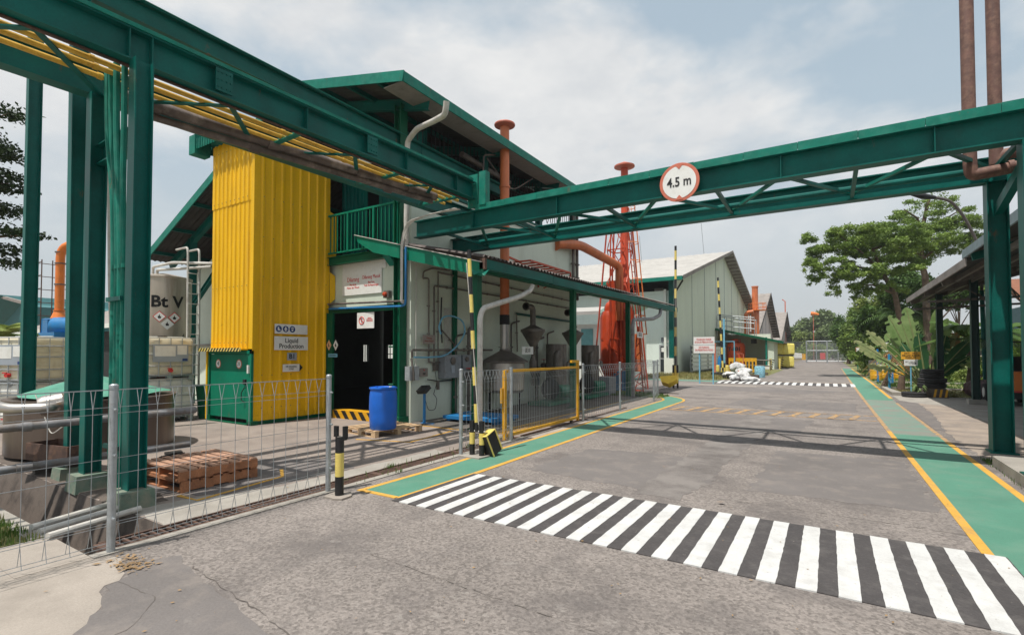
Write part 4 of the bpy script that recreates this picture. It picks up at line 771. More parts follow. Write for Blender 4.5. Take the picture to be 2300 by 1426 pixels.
def machine(y,lab1,lab2):
    h=T('feed_hopper',lab1,'hopper',(-8.1,y,1.9)); q=(-8.1,y,0)
    MB().lathe([(.05,1.72),(.10,1.95),(.38,2.42),(.40,2.42),(.40,2.50),(.38,2.50)],q,20).build('cone',SSD,h)
    MB().lathe([(.36,2.50),(.12,2.62),(.10,2.64)],q,20).build('lid',SSD,h)
    MB().tube([(-8.1,y,2.6),(-8.1,y,3.22),(-8.1,y-.45,3.22)],.095,12,fil=.15).lathe([(.13,0),(.13,.05)],(-8.1,y-.4,3.22),14,(0,-1,0)).build('inlet_pipe',SSD,h)
    MB().lathe([(.05,1.0),(.12,1.2),(.12,1.45),(.05,1.66),(.07,1.72)],q,14).tube([(-8.1,y,1.05),(-8.1,y,.7)],.05,8).build('outlet_neck',SSD,h)
    y+=.5; m=T('grinding_mill',lab2,'machine',(-8.0,y+1.2,0))
    MB().tube([(-8.1,y+1.0,.3),(-8.1,y+1.0,2.05)],.30,14).tube([(-8.15,y+1.5,.3),(-8.15,y+1.5,2.05)],.26,14).build('casing',SSD,m)
    MB().tube([(-7.9,y+.75,.9),(-7.9,y+.75,1.75),(-7.95,y+1.2,1.85)],.10,12,fil=.25).build('riser_pipe',SSD,m)
    MB().tube([(-8.0,y-.35,.7),(-8.0,y-.35,1.2),(-8.0,y+.8,1.2)],.07,10,fil=.2).build('hose',RUB,m)
    MB().lathe([(.34,0),(.34,.16),(.2,.22)],(-7.9,y+.2,.55),22,(.9,-.3,0)).build('blower_housing',RUB,m)
    MB().lathe([(.2,0),(.22,.05),(.22,.5),(.15,.55)],(-7.7,y+.5,.45),18,(.3,1,0)).box(-8.3,-7.5,y-.5,y+1.6,.05,.16).build('motor',GMACH,m)
    MB().lathe([(.13,0),(.13,.05)],(-7.75,y+1.35,1.3),14,(1,0,0)).build('hatch',SSD,m)
machine(14.2,'dark conical steel hopper left of the middle canopy post','grey vertical mill with black blower left of the middle canopy post')
machine(17.2,'dark conical steel hopper right of the middle canopy post','grey vertical mill with green motor right of the middle canopy post')
MB().box(-8.3,-7.6,19.6,20.4,0,.75).build('grey_cabinet',GREYB,label='low grey cabinet behind the fence near the orange tower',cat='cabinet')
for i,y in enumerate((11.0,11.6,13.9,15.6,16.4,18.4)):
    o=MB().tube([(XW+.12,y,.1),(XW+.12,y,2.2+.25*(i%3)),(XW+.12,y+.5,2.3+.25*(i%3))],.03+.012*(i%2),8,fil=.12)
    for z in (.5,1.2,1.9): o.tube([(XW+.12,y,z),(XW+.12,y,z+.06)],.065,8)
    o.build('process_pipe',SSD,label='dark flanged process pipe on the wall, '+('first','second','third','fourth','fifth','sixth')[i]+' along the machines',cat='pipe',group='process pipes')
for i,(y,z) in enumerate(((11.4,1.1),(15.8,1.3),(18.0,1.2))):
    v=T('gate_valve','dark valve with hand wheel on the process wall, '+('near','middle','far')[i]+' one of three','valve',(XW+.3,y,z)); MB().lathe([(.05,-.12),(.09,-.1),(.09,.1),(.05,.12)],(XW+.3,y,z),10,(0,1,0)).tube([(XW+.3,y,z),(XW+.3,y,z+.2)],.02,6).build('valve_body',SSD,v); MB().tube([(XW+.3+.09*math.cos(R(a)),y+.09*math.sin(R(a)),z+.21) for a in range(0,361,30)],.012,5).build('hand_wheel',RED,v)
MB().lathe([(.3,.35),(.42,.45),(.42,1.1),(.3,1.3),(.1,1.35)],(-7.5,11.2,0),20).lathe([(.05,0),(.05,.35)],(-7.5,11.2,0),8).build('small_vessel',SSD,label='squat dark vessel before the hooded tank',cat='vessel') if 0 else None
# control boxes
def wallbox(px0,py0,px1,py1,d,m,name,label,cat,x=XW):
    y0,y1,z0,z1=sx(px0,py0,px1,py1,x+d); t=T(name,label,cat,(x,(y0+y1)/2,z0)); MB().box(x+.005,x+d,y0,y1,z0,z1).build('housing',m,t); return t,(y0,y1,z0,z1)
t,b=wallbox(999,797,1036,850,.24,GREYB,'control_cabinet','grey steel control cabinet with round dial on the pale green wall','cabinet'); yc=(b[0]+b[1])/2
MB().lathe([(.10,0),(.10,.03),(.06,.04)],(XW+.245,yc-.02,b[3]-.16),20,(1,0,0)).build('dial',SSD,t); MB().box(XW+.245,XW+.25,yc-.08,yc+.06,b[2]+.14,b[2]+.34).build('notice',GREYL,t)
t,b=wallbox(1040,797,1066,848,.22,GREYB,'control_cabinet','narrower grey control cabinet half hidden by the canopy post','cabinet'); MB().lathe([(.07,0),(.07,.03)],(XW+.225,(b[0]+b[1])/2-.1,b[3]-.12),16,(1,0,0)).build('dial',SSD,t)
t,b=wallbox(920,823,942,855,.16,GALV,'switch_box','small grey metal switch box with conduit, leftmost on the pale green wall','switch box'); MB().tube([(XW+.18,b[0]+.12,b[2]),(XW+.18,b[0]+.12,b[2]+.18),(XW+.1,b[0]+.12,b[3]+.2)],.03,8).build('conduit',SSD,t)
t,b=wallbox(943,827,961,846,.12,mat('brown_grey_box',(.23,.19,.165),.5),'switch_box','brown grey switch box with red lamp and rotary knob','switch box'); MB().lathe([(.03,0),(.02,.04)],(XW+.125,(b[0]+b[1])/2,b[2]+.08),10,(1,0,0)).build('knob',BLK,t); MB().lathe([(.014,0),(.014,.02)],(XW+.125,(b[0]+b[1])/2,b[3]-.05),8,(1,0,0)).build('lamp',RED,t)
s,c2=signbox('wall_notice','small faded brown notice on the pale green wall','+x',XW+.12,*sx(949,752,977,772,XW+.12),m=mat('faded_notice',(.30,.25,.22),.6)); text('Dilarang\nBuang Sampah',.07,c2+V((.014,0,0)),'+x',mat('dull_red_text',(.25,.05,.04),.6),s,sx=.85)
def wp(px,r,m,label,name='wall_pipe',x=XW+.07,fil=.06,cat='pipe'):
    Q=[onX(a,b,x) for a,b in px]; mb=MB().tube(Q,r,8,fil=fil)
    if .015<r<.04 and name=='wall_pipe':
        for p,q in zip(Q,Q[1:]):
            l=(q-p).length; n_=int(l/.8)
            for k in range(1,n_+1): c_=p.lerp(q,k/(n_+1)); u_=(q-p).normalized(); mb.tube([c_-u_*.02,c_+u_*.02],r*1.6,8); mb.box(XW+.001,c_.x,c_.y-.01,c_.y+.01,c_.z-.01,c_.z+.01)
    return mb.build(name,m,label=label,cat=cat)
PD=mat('dirty_pipe',(.20,.175,.15),.5,metal=.3,var=.3,scale=5,dirt=(.1,.08,.07),damt=.6)
wp([(935,593),(934,822)],.012,PVC,'thin pale conduit running down the pale green wall near the corner','conduit')
wp([(963,812),(963,625),(950,625)],.022,PD,'vertical steel pipe with an elbow at its top, left in the wall cluster')
wp([(975,812),(975,642),(1030,650)],.022,PD,'vertical steel pipe turning right under the canopy')
wp([(984,812),(984,610)],.018,PD,'slim vertical steel pipe in the middle of the wall cluster')
wp([(950,625),(951,610),(970,603),(1010,608)],.02,PD,'curved steel pipe near the top of the wall cluster')
wp([(962,812),(972,815),(1000,813)],.022,PD,'short horizontal steel pipe below the faded notice')
wp([(984,612),(1280,676)],.022,PD,'long horizontal pipe high on the wall under the canopy')
wp([(1030,650),(1060,655),(1290,695)],.022,PD,'second long horizontal pipe on the wall under the canopy')
wp([(1160,705),(1280,722)],.04,G_teal,'green horizontal rail on the wall behind the machines',fil=0)
wp([(1160,705),(1162,790)],.025,PD,'vertical steel pipe beside the flue')
wp([(926,803),(925,786),(1105,786)],.03,PD,'horizontal grey pipe at waist height ending in a pale elbow',x=XW+.2)
wp([(992,668),(990,720),(993,770)],.02,BLK,'black lifting rod on the wall beside the cabinets',x=XW+.12)
wp([(993,742),(1030,785)],.018,SSD,'slanted steel strut beside the black rod',x=XW+.12)
for i in range(5): wp([(999+3*i,692),(999+3*i,800)],.013,PVC,'grey conduit in the flat bundle above the control cabinet, '+('first','second','third','fourth','fifth')[i]+' from the left','conduit',x=XW+.05); 
wp([(1022,600),(1020,930)],.075,G_door,'dark green column on the wall beside the cabinets','wall_column',fil=0,cat='column')
wp([(930,802),(955,803),(1000,800),(1030,775),(1046,745),(1040,720),(1015,708),(993,712),(985,735),(990,750)],.022,LBLUE,'looped pale blue hose on the pale green wall','hose',x=XW+.3,fil=.25,cat='hose')
wp([(960,852),(985,856),(1020,853)],.015,BLK,'black cable sagging below the switch boxes','cable')
t=T('socket','grey socket with dangling black cable on the pale green wall','socket',onX(975,835,XW)); MB().box(XW+.002,XW+.08,onX(971,830,XW).y,onX(980,830,XW).y,1.27,1.45).build('housing',SSD,t)
MB().tube([onX(978,835,XW+.1),onX(981,860,XW+.12),onX(974,885,XW+.15)],.008,6,fil=.1).tube([onX(974,885,XW+.15),onX(982,895,XW+.15),onX(978,920,XW+.15),onX(962,922,XW+.15),onX(956,900,XW+.15)],.008,6,fil=.1).build('flex',BLK,t)
MB().box(XW+.12,XW+.17,onX(974,885,XW).y-.04,onX(974,885,XW).y+.04,.78,1.02).build('plug',SSD,t)
# weighing scale
b=onZ(953,951); sc=T('weighing_scale','blue floor weighing scale with a post mounted display','scale',(b.x+.5,b.y+.5,0))
MB().tube([(b.x,b.y,0),(b.x,b.y,.74)],.035,10).box(b.x-.1,b.x+.3,b.y-.04,b.y+.04,0,.02).build('post',BLUE,sc)
MB(Matrix.Translation((b.x,b.y-.03,.84))@Matrix.Rotation(R(35),4,'X')@Matrix.Rotation(R(-6),4,'Y')).box(-.15,.15,-.11,.11,-.05,.05).build('display',BLK,sc)
MB().box(-8.35,-6.75,10.0,11.1,.08,.16).box(-8.3,-8.2,10.1,11.0,0,.08).box(-6.9,-6.8,10.1,11.0,0,.08).build('platform',BLUE,sc)
# orange bracket platform on the wall and big duct to the scrubber
bp=T('wall_platform','orange angle iron platform bracketed to the wall beside the flue','platform',(-8.5,13,4.6))
y0,y1=onX(1108,565,XW).y,onX(1241,560,XW).y; mb=MB(); za=4.72
for x in (XW+.05,XW+.75): mb.beam((x,y0+1,za),(x,y1,za),.05,.06)
for k in range(8): y=y0+1+(y1-y0-1)*k/7; mb.beam((XW+.05,y,za),(XW+.75,y,za),.05,.05)
mb.beam((XW+.75,y1,za),(XW+.75,y1,3.9),.05,.05,(1,0,0)); mb.beam((XW+.05,y1-1.2,za-.02),(XW+.05,y1-1.2,4.1),.05,.05,(1,0,0)); mb.beam((XW+.7,y1,4.6),(XW+.1,y1-.9,4.1),.04,.04); mb.beam((XW+.3,y0,za+.1),(XW+.3,y0+1.2,za),.05,.06)
mb.build('frame',ORR,bp)
MB().tube([onX(1247,548,XW),onX(1302,550,XW+.4),onD(1380,592,23.2),onD(1391,600,23.4),onD(1391,720,23.4)],.185,18,fil=.45).lathe([(.26,0),(.26,.06)],onX(1247,548,XW),18,(.4,1,0)).build('exhaust_duct',ORG,label='thick orange duct leaving the wall and sloping to the scrubber',cat='duct')
for i,px in enumerate((1287,1296)):
    mb=MB(); a=onX(px,480,XW+.12); mb.tube([a,(a.x,a.y,3.9)],.06,10)
    for z in (5.35,4.8,4.45,4.2): mb.lathe([(.10,z),(.10,z+.04)],(a.x,a.y,0),12)
    mb.build('flanged_pipe',SSD,label='flanged grey pipe at the far corner of the hall, '+('left' if i==0 else 'right')+' one of the pair',cat='pipe',group='flanged pipes')
# ---------------------------------------------------------------- scrubber tower
sr=T('gas_scrubber','red orange gas scrubber with vessels inside a tapering lattice frame and caged ladder','scrubber',(-8.4,23,0)); cx,cy=-8.35,23.0
MB().lathe([(.05,.8),(.32,1.1),(.42,1.4),(.42,3.5),(.30,3.9),(.17,4.1),(.17,10.5)],(cx+.25,cy,0),24).build('vessel',ORR,sr)
MB().lathe([(.17,10.5),(.48,10.56),(.48,10.62),(.08,10.8)],(cx+.25,cy,0),24).build('stack_cap',REDP,sr)
MB().lathe([(.2,.55),(.4,1.0),(.42,1.3),(.42,3.4),(.3,3.7)],(cx-.45,cy-.3,0),24).tube([(cx-.45,cy-.3,3.6),(cx-.45,cy-.3,4.0),(cx+.2,cy-.1,4.0)],.22,14,fil=.3).build('vessel',ORR,sr)
MB().tube([(cx-.1,cy-.5,.8),(cx-.1,cy-.5,5.1)],.19,16).build('riser_duct',ORR,sr)
MB().box(cx-.1,cx+.6,cy-.6,cy,.0,.9).build('pump_base',BLUE,sr)
mb=MB(); lv=[0,1.2,2.4,3.6,5.0,6.6,8.2]
def cor(z,k): h=1.0-.135*min(z,3.6) if z<3.6 else .515-.02*(z-3.6); return V((cx+(-h,h,h,-h)[k],cy+(-h,-h,h,h)[k],z))
for k in range(4):
    mb.beam(cor(0,k),cor(8.2,k),.06,.06)
    for i in range(6):
        z0_,z1_=lv[i],lv[i+1]; a=(k,(k+1)%4); mb.beam(cor(z1_,a[0]),cor(z1_,a[1]),.045,.045)
        mb.beam(cor(z0_,a[i%2]),cor(z1_,a[1-i%2]),.035,.035)
mb.build('lattice_frame',ORR,sr)
mb=MB(); lx,ly=cx+1.2,cy-.2
for s_ in (-.2,.2): mb.beam((lx,ly+s_,.1),(lx-.75,ly+s_,8.6),.04,.04)
for s_ in (-.25,.35): mb.beam((cx+s_,cy-.9,0),(cx+s_*.8,cy-.62,8.0),.045,.045).beam((cx+s_,cy-.9,2.),(cx-s_*.8,cy-.7,5.0),.03,.03).beam((cx-s_,cy-.75,4.6),(cx+s_*.8,cy-.65,7.6),.03,.03)
for i in range(28): z=.4+i*.3; xx=lx-.75*(z-.1)/8.5; mb.tube([(xx,ly-.2,z),(xx,ly+.2,z)],.014,5)
mb.build('ladder',ORR,sr)
mb=MB()
for i in range(8):
    z=2.6+i*.85; xx=lx-.75*(z-.1)/8.5
    mb.tube([(xx+.38-.38*math.cos(R(a)) if 0 else xx+.36*math.sin(R(a)),ly-.36*math.cos(R(a)),z) for a in range(0,181,20)],.018,5)
for a in (45,90,135):
    mb.tube([(lx-.75*(z-.1)/8.5+.36*math.sin(R(a)),ly-.36*math.cos(R(a)),z) for z in (2.6,8.6)],.014,5)
mb.build('ladder_cage',ORH,sr)
MB().box(cx+.75,cx+1.25,cy-.75,cy-.70,.9,2.6).build('shield_panel',ORG,sr)
mb=MB(); mb.beam((cx+.9,cy-1.2,.05),(cx+1.3,cy-1.3,2.9),.05,.05); mb.beam((cx+1.5,cy-1.3,.05),(cx+1.3,cy-1.3,2.9),.05,.05); mb.beam((cx+.9,cy-1.2,.1),(cx+1.5,cy-1.3,.1),.05,.05)
for i in range(6): t_=i/6; mb.beam((cx+.9+.4*t_,cy-1.25,.1+2.8*t_),(cx+1.5-.2*t_,cy-1.3,.5+2.6*t_),.03,.03)
mb.build('a_frame',ORR,sr)
# ================================================================ fences and barriers
def fence_panel(x0,y0,x1,y1,label,group='galvanised mesh fence panels',post=True,step=.148,endpost=False,curl=1):
    a=V((x0,y0,0)); b=V((x1,y1,0)); L=(b-a).length; u=(b-a)/L; n=V((u.y,-u.x,0))
    f=T('mesh_fence',label,'fence',a,group)
    for p in ([a] if post else [])+([b] if endpost else []):
        ps=MB().tube([p,p+V((0,0,1.44))],.032,12).lathe([(.036,1.44),(.036,1.462),(.02,1.475)],p,12)
        for z in (.3,.85,1.25): ps.lathe([(.012,0),(.012,.05)],p+V((0,0,z))+n*.02,6,n)
        ps.build('post',GALV,f)
    mb=MB(); k=int((L-.06)/step); d=.055
    for i in range(k+1):
        p=a+u*(.05+i*step)
        prof=[(0,.24),(d,.07),(-d*.6,.07),(0,.24)] if curl else []
        mb.tube([p+n*d*.9+V((0,0,.07)),p+V((0,0,.235)),p+V((0,0,1.25)),p+n*d+V((0,0,1.425))],.0029,4,caps=False)
        mb.tube([p-n*d+V((0,0,.07)),p+V((0,0,.235))],.0029,4,caps=False); mb.tube([p+V((0,0,1.25)),p-n*d+V((0,0,1.42))],.0029,4,caps=False)
    for z,o in ((1.425,d),(1.42,-d),(1.27,.004),(1.215,.004),(.82,.004),(.68,.004),(.26,.004),(.235,-.004),(.07,d),(.07,-d)):
        mb.tube([a+u*.02+n*o+V((0,0,z)),b-u*.02+n*o+V((0,0,z))],.0031 if z<1.4 else .005,4,caps=False)
    mb.build('mesh',WIRE,f); return f
FX=-5.36
fence_panel(FX,-.35,FX,1.92,'galvanised mesh fence panel at the left edge in front of the open drain',post=True)
fence_panel(FX,1.92,FX,4.19,'galvanised mesh fence panel in front of the stacked old pallets',endpost=True)
fence_panel(FX,6.90,FX,8.52,'short galvanised mesh fence panel behind the raised barrier arm',step=.11)
fence_panel(-5.34,11.95,-5.32,14.6,'galvanised mesh fence panel just beyond the yellow gate')
fence_panel(-5.32,14.6,-5.36,18.2,'galvanised mesh fence panel along the curve of the walkway')
fence_panel(-5.36,18.2,-5.9,20.6,'galvanised mesh fence panel in front of the orange ladder')
fence_panel(-5.9,20.6,-7.4,22.1,'galvanised mesh fence panel at the side road corner, turned away',endpost=True)
MB().tube([(FX,8.52,0),(FX,8.52,1.46)],.034,12).build('fence_post',GALV,label='galvanised post beside the closed end of the yellow gate',cat='post')
yg=T('sliding_gate','yellow framed wire mesh sliding gate beside the green walkway','gate',(-5.45,10,0))
gx=-5.46
MB().box(gx-.03,gx+.03,8.40,8.47,.02,1.40).box(gx-.035,gx+.0,8.33,8.40,.75,1.05).build('upright',YELG,yg); MB().box(gx-.03,gx+.03,11.85,11.92,.02,1.56).box(gx-.03,gx+.03,11.5,11.85,1.50,1.56).build('upright',YELG,yg)
MB().beam((gx,8.47,1.38),(gx,11.85,1.38),.05,.055).build('rail',YELG,yg); MB().beam((gx,8.47,.10),(gx,11.85,.10),.05,.06).build('rail',YELG,yg)
mb=MB(); y=8.52
while y<11.83: mb.tube([(gx,y,.12),(gx,y,1.2),(gx+.05,y,1.33),(gx-.03,y,1.33)],.0029,4,caps=False); y+=.075
for z in (.35,.8,1.2): mb.tube([(gx,8.47,z),(gx,11.85,z)],.0029,4,caps=False)
mb.build('mesh',WIRE,yg)
for y in (8.7,11.5): MB().lathe([(.05,0),(.05,.04)],(gx-.02,y,.05),14,(1,0,0)).build('wheel',BLK,yg)
MB().box(-5.50,-5.42,9.1,15.5,.002,.022).build('gate_rail',RUST,label='rusty steel track of the sliding gate set in the ground',cat='gate track')
def striped(mb,p,q,r,bands,n=14):
    """one banded tube: bands of (t0,t1,'y'|'b'), slot 0 black, slot 1 yellow"""
    p=V(p);q=V(q)
    for t0,t1,c in bands: mb.cur=1 if c=='y' else 0; mb.tube([p.lerp(q,t0),p.lerp(q,t1)],r,n)
    mb.cur=0; return mb
def bollard(x,y,h,label,fork=False,group=None):
    b=T('striped_bollard',label,'bollard',(x,y,0),group)
    striped(MB(),(x,y,0),(x,y,h),.052,[(0,.34,'b'),(.34,.73,'y'),(.73,1,'b')]).build('post',[BLK,YLW],b); MB().lathe([(.05,h),(.05,h+.004)],(x,y,0),14).build('cap',CONC,b)
    if fork: MB().box(x-.05,x+.01,y-.05,y-.02,h,h+.13).box(x+.085,x+.115,y-.03,y+.03,h-.02,h+.13).box(x+.0,x+.1,y-.03,y+.03,h-.04,h-.005).build('fork_bracket',BLK,b)
    return b
bx=onZ(762,1115); bollard(bx.x,bx.y,.73,'short black and yellow bollard with a forked top beside the grate',True)
r=random.Random(4); MB().prism([(bx.x+.17*math.cos(a*.52)*(1+r.uniform(-.2,.25)),bx.y+.15*math.sin(a*.52)*(1+r.uniform(-.2,.25)),0) for a in range(12)],(0,0,.022)).build('concrete_pad',CONCL,kind='structure')
MB().prism([(-5.28,6.72,0),(-4.86,6.74,0),(-4.82,7.06,0),(-5.28,7.12,0)],(0,0,.03)).build('concrete_pad',CONC,kind='structure')
def barrier(x,y,h,top,lab,nb=11,rad=.034,yawd=0):
    """two posts with a raised counterweighted arm between them"""
    t=T('barrier_arm',lab,'barrier',(x,y,0)); M=frame((x,y,0),yawd)
    for s_ in (-.1,.1): striped(MB(M),(s_,0,0.02),(s_,0,h),.047,[(0,.33,'b'),(.33,.66,'y'),(.66,1,'b')]).build('post',[BLK,YLW],t)
    p=V((0,.0,.42)); q=V(top); N=nb
    striped(MB(M),p,q,rad,[(0,.5/N,'b')]+[((i+.5)/N,min(1,(i+1.5)/N),'yb'[i%2]) for i in range(N)],12).build('arm',[BLK,YLW],t)
    return t,M
# near barrier
t,M=barrier(-5.04,6.93,.60,(-.20,.03,3.52),'tall raised black and yellow barrier arm with counterweight beside the walkway',10)
CW=M@Matrix.Translation((.17,.16,.22))@Matrix.Rotation(R(20),4,'X')@Matrix.Rotation(R(-10),4,'Y')
MB(CW).box(-.08,.08,-.14,.14,-.19,.18).build('counterweight',BLK,t)
MB(CW).box(.081,.09,-.145,-.115,-.19,.19).box(.081,.09,.115,.145,-.19,.19).box(-.085,.09,-.145,.145,.181,.192).build('counterweight_edge',YLW,t)
MB(M).tube([(.06,-.04,.55),(-.05,-.01,1.6),(-.23,.0,3.3)],.008,6).tube([(-.16,0,.43),(.17,0,.43)],.012,6).build('rope',PVC,t)
# second barrier at the corner
t,M=barrier(-6.35,25.2,1.15,(.05,.03,7.0),'second raised black and yellow barrier arm, by the side road corner',14,.055)
MB(M@Matrix.Translation((-.25,-.35,.42))@Matrix.Rotation(R(-38),4,'X')@Matrix.Scale(.8,4)).prism([(-.5,-.2,.12),(.5,-.2,.25),(.55,-.2,-.05),(.1,-.2,-.42),(-.35,-.2,-.25)],(0,.4,0)).build('counterweight',mat('sunlit_yellow_paint',(.85,.60,.06),.5),t,flat=True)  # yellow brightened because this face catches little sun
MB(M).tube([(.05,-.05,.9),(.06,0,6.8)],.012,6).build('rope',PVC,t)
b3=onZ(1624,846); q=onD(1610,622,(b3-V((0,0,H))).dot(FW)+.0)-b3
t,M=barrier(b3.x,b3.y,1.0,(q.x,0,q.z),'farthest raised black and yellow barrier arm, beside the heap of white sacks',14,.07)
for s_ in (-.45,.35): MB(M).lathe([(.08,-.24),(.13,-.2),(.13,.2),(.08,.24)],(s_*.8,.05,.6),14).build('counterweight',YLW,t)
MB(M).box(-.8,.8,-.2,.5,.02,.28).build('tyre_base',RUB,t)
# ================================================================ pallets, drum, totes, vat
def pallet_parts(t,m,w,d,M,nb=7,blocks=True):
    mb=MB(M)
    for i in range(nb): x=-w/2+i*(w-.1)/(nb-1); mb.box(x,x+.095,-d/2,d/2,.118,.14)
    mb.build('deck_boards',m,t)
    mb=MB(M)
    for y in (-d/2,-.05,d/2-.1):
        mb.box(-w/2+.001,w/2-.001,y+.002,y+.098,.096,.117)
        if blocks:
            for x in (-w/2+.002,-.07,w/2-.142): mb.box(x,x+.14,y+.004,y+.096,.02,.096)
        else: mb.box(-w/2+.002,w/2-.002,y+.03,y+.07,.022,.096)
        mb.box(-w/2+.003,w/2-.003,y+.003,y+.097,0,.02)
    mb.build('bearers',m,t)
t=T('pallet','new pale wood pallet carrying the blue drum','pallet',(-8.36,8.0,0)); pallet_parts(t,WOODN,1.12,1.25,frame((-8.36,8.0,0),R(-8)))
mo=WOODO
for i,(mm,lab,rz) in enumerate(((WOODO,'lower of the two stacked worn reddish pallets',R(1)),(WOODT,'upper of the two stacked worn pallets, weathered grey brown deck',R(-1.5)))):
    t=T('pallet',lab,'pallet',(-7.42,3.66,i*.145),'old wooden pallets'); M=frame((-7.42+.02*i,3.66,i*.145),rz)
    mb=MB(M)
    for k in range(8): y=-.5+k*.129; mb.box(-.57,.57,y,y+(.085 if k%3 else .097),.118,.14)
    mb.build('deck_boards',WOODT if i else WOODO,t)
    mb=MB(M)
    for x in (-.57,-.02,.53): mb.box(x,x+.04,-.5,.5,.022,.117)
    for k in range(4): y=-.498+k*.30; mb.box(-.572,.572,y,y+.095,0,.021)
    mb.build('stringers',WOODO,t)
dr=T('drum','bright blue plastic drum standing on the new pallet','drum',(-8.03,7.66,.142)); c=(-8.03,7.66,.142)
MB().lathe([(.255,0),(.275,.03),(.285,.2),(.292,.45),(.288,.68),(.272,.80),(.262,.835)],c,32).build('body',BLUEP,dr)
MB().lathe([(.262,.836),(.292,.845),(.292,.875),(.262,.885),(.255,.872),(.0,.868)],c,32).build('lid_rim',BLUEP,dr)
for dx,dy,m_ in ((-.15,-.05,BLUEP),(.13,.08,WHTP)): MB().lathe([(.035,.868),(.035,.892),(.02,.895)],(c[0]+dx,c[1]+dy,c[2]),12).build('bung',m_,dr)
def tote(name,label,loc,rz,mb_mat,plate=True,group='caged liquid totes'):
    t=T(name,label,'tote',loc,group); t.rotation_euler=(0,0,0); M=frame(loc,rz)
    pr=[]; 
    mb=MB(M)
    def rr(w,d,z,k=.08):
        o=[]
        for sx_,sy_,a0 in ((1,1,0),(-1,1,90),(-1,-1,180),(1,-1,270)):
            for a in (0,30,60,90): o.append((sx_*(w/2-k)+k*math.cos(R(a0+a)),sy_*(d/2-k)+k*math.sin(R(a0+a)),z))
        return o
    rings=[rr(1.06,.90,.15),rr(1.12,.96,.20),rr(1.12,.96,.42),rr(1.10,.94,.44),rr(1.12,.96,.46),rr(1.12,.96,.72),rr(1.10,.94,.74),rr(1.12,.96,.76),rr(1.12,.96,1.02),rr(1.02,.86,1.10)]
    vs=[p for g in rings for p in g]; fs=[(i*16+j,i*16+(j+1)%16,(i+1)*16+(j+1)%16,(i+1)*16+j) for i in range(9) for j in range(16)]+[tuple(range(16))[::-1],tuple(range(144,160))]
    mb.add(vs,fs).build('bottle',mb_mat,t)
    mb=MB(M)
    for z in (.16,.38,.66,.90,1.08):
        P=rr(1.17,1.01,z,.05); mb.tube(P+[P[0]],.013,5,caps=False)
    for i in range(5):
        x=-.52+i*.26
        for s_ in (-1,1): mb.tube([(x,s_*.512,  .14),(x,s_*.512,1.09)],.012,5)
    for i in range(4):
        y=-.43+i*.287
        for s_ in (-1,1): mb.tube([(s_*.592,y,.14),(s_*.592,y,1.09)],.009,5)
    mb.tube([(-.5,0,1.12),(.5,0,1.12)],.012,6); mb.build('cage',GALV,t)
    mb=MB(M).box(-.58,.58,-.5,.5,.115,.135)
    for x in (-.56,-.06,.44):
        for y in (-.48,-.06,.36): mb.box(x,x+.12,y,y+.12,0,.115)
    mb.build('base_pallet',GALV,t)
    MB(M).lathe([(.11,1.09),(.11,1.14),(.02,1.15)],(0,0,0),20).build('cap',REDP if mb_mat is WHTP else BLK,t)
    MB(M).tube([(0,-.46,.26),(0,-.56,.26)],.045,12).box(-.08,.02,-.57,-.545,.30,.325).build('valve',RED,t)
    if plate:
        p=MB(M).box(-.40,.40,-.53,-.522,.48,.92).build('label_plate',GREYL,t); MB(M).box(-.36,.10,-.5345,-.531,.62,.88).box(.14,.36,-.5345,-.531,.66,.89).build('paper_label',WHT,p); MB(M).box(.26,.38,-.5345,-.531,.50,.56).build('corner_label',NAVY,p)
    return t
tote('liquid_tote','lower white tote of the stack beside the green bin',(-14.62,6.25,0),R(90),WHTP,False)
tote('liquid_tote','upper cream tote with grey label plate, on the stack beside the green bin',(-14.60,6.25,1.04),R(88),CREAM)
tote('liquid_tote','lower white tote of the left stack, behind the green covered vat',(-15.3,3.95,0),R(24),WHTP,False)
tote('liquid_tote','upper cream tote with grey label plate on the left stack, below the blue fan',(-15.3,3.95,1.0),R(24),CREAM)
a=onD(-25,930,11.6); tote('liquid_tote','white tote with red cap at the left edge beside the vat',(a.x,a.y,0),R(30),WHTP,False)
vt=T('mixing_vat','large stainless vat with torn green sheet cover','vat',(-11.35,3.8,0)); vc=(-11.35,3.8,0)
MB().lathe([(1.1,.03),(1.2,.06),(1.2,.93),(1.235,.94),(1.235,.97),(1.2,.97)],vc,48).build('shell',mat('brown_stained_steel',(.125,.095,.08),.33,metal=.45,var=.35,scale=1.3,dirt=(.22,.17,.13),damt=.7,dscale=2.5,streak=.1),vt)
mb=MB(); N=26; r=random.Random(12); ring=[]
for j in range(N):
    a=2*math.pi*j/N; rr_=1.14+r.uniform(-.12,.06); ring.append(V((vc[0]+rr_*math.cos(a),vc[1]+rr_*math.sin(a),1.0+r.uniform(-.01,.05))))
ap=V((vc[0]+.15,vc[1]-.1,1.36)); mb.add(ring+[ap]+[p.lerp(ap,.5)+V((0,0,r.uniform(-.02,.03))) for p in ring],[(j,(j+1)%N,N+1+(j+1)%N,N+1+j) for j in range(N)]+[(N+1+j,N+1+(j+1)%N,N) for j in range(N)]); mb.build('cover',mat('faded_green_sheet',(.07,.27,.19),.6,var=.2,dirt=(.16,.33,.26),damt=.6,dscale=4),vt,flat=True)
MB().box(-10.95,-10.75,3.3,3.5,1.0,1.45).build('bracket',G_teal,vt)
for a in range(0,360,90): MB().tube([(vc[0]+.9*math.cos(R(a+20)),vc[1]+.9*math.sin(R(a+20)),0),(vc[0]+.9*math.cos(R(a+20)),vc[1]+.9*math.sin(R(a+20)),.06)],.06,8).build('foot',SSD,vt)
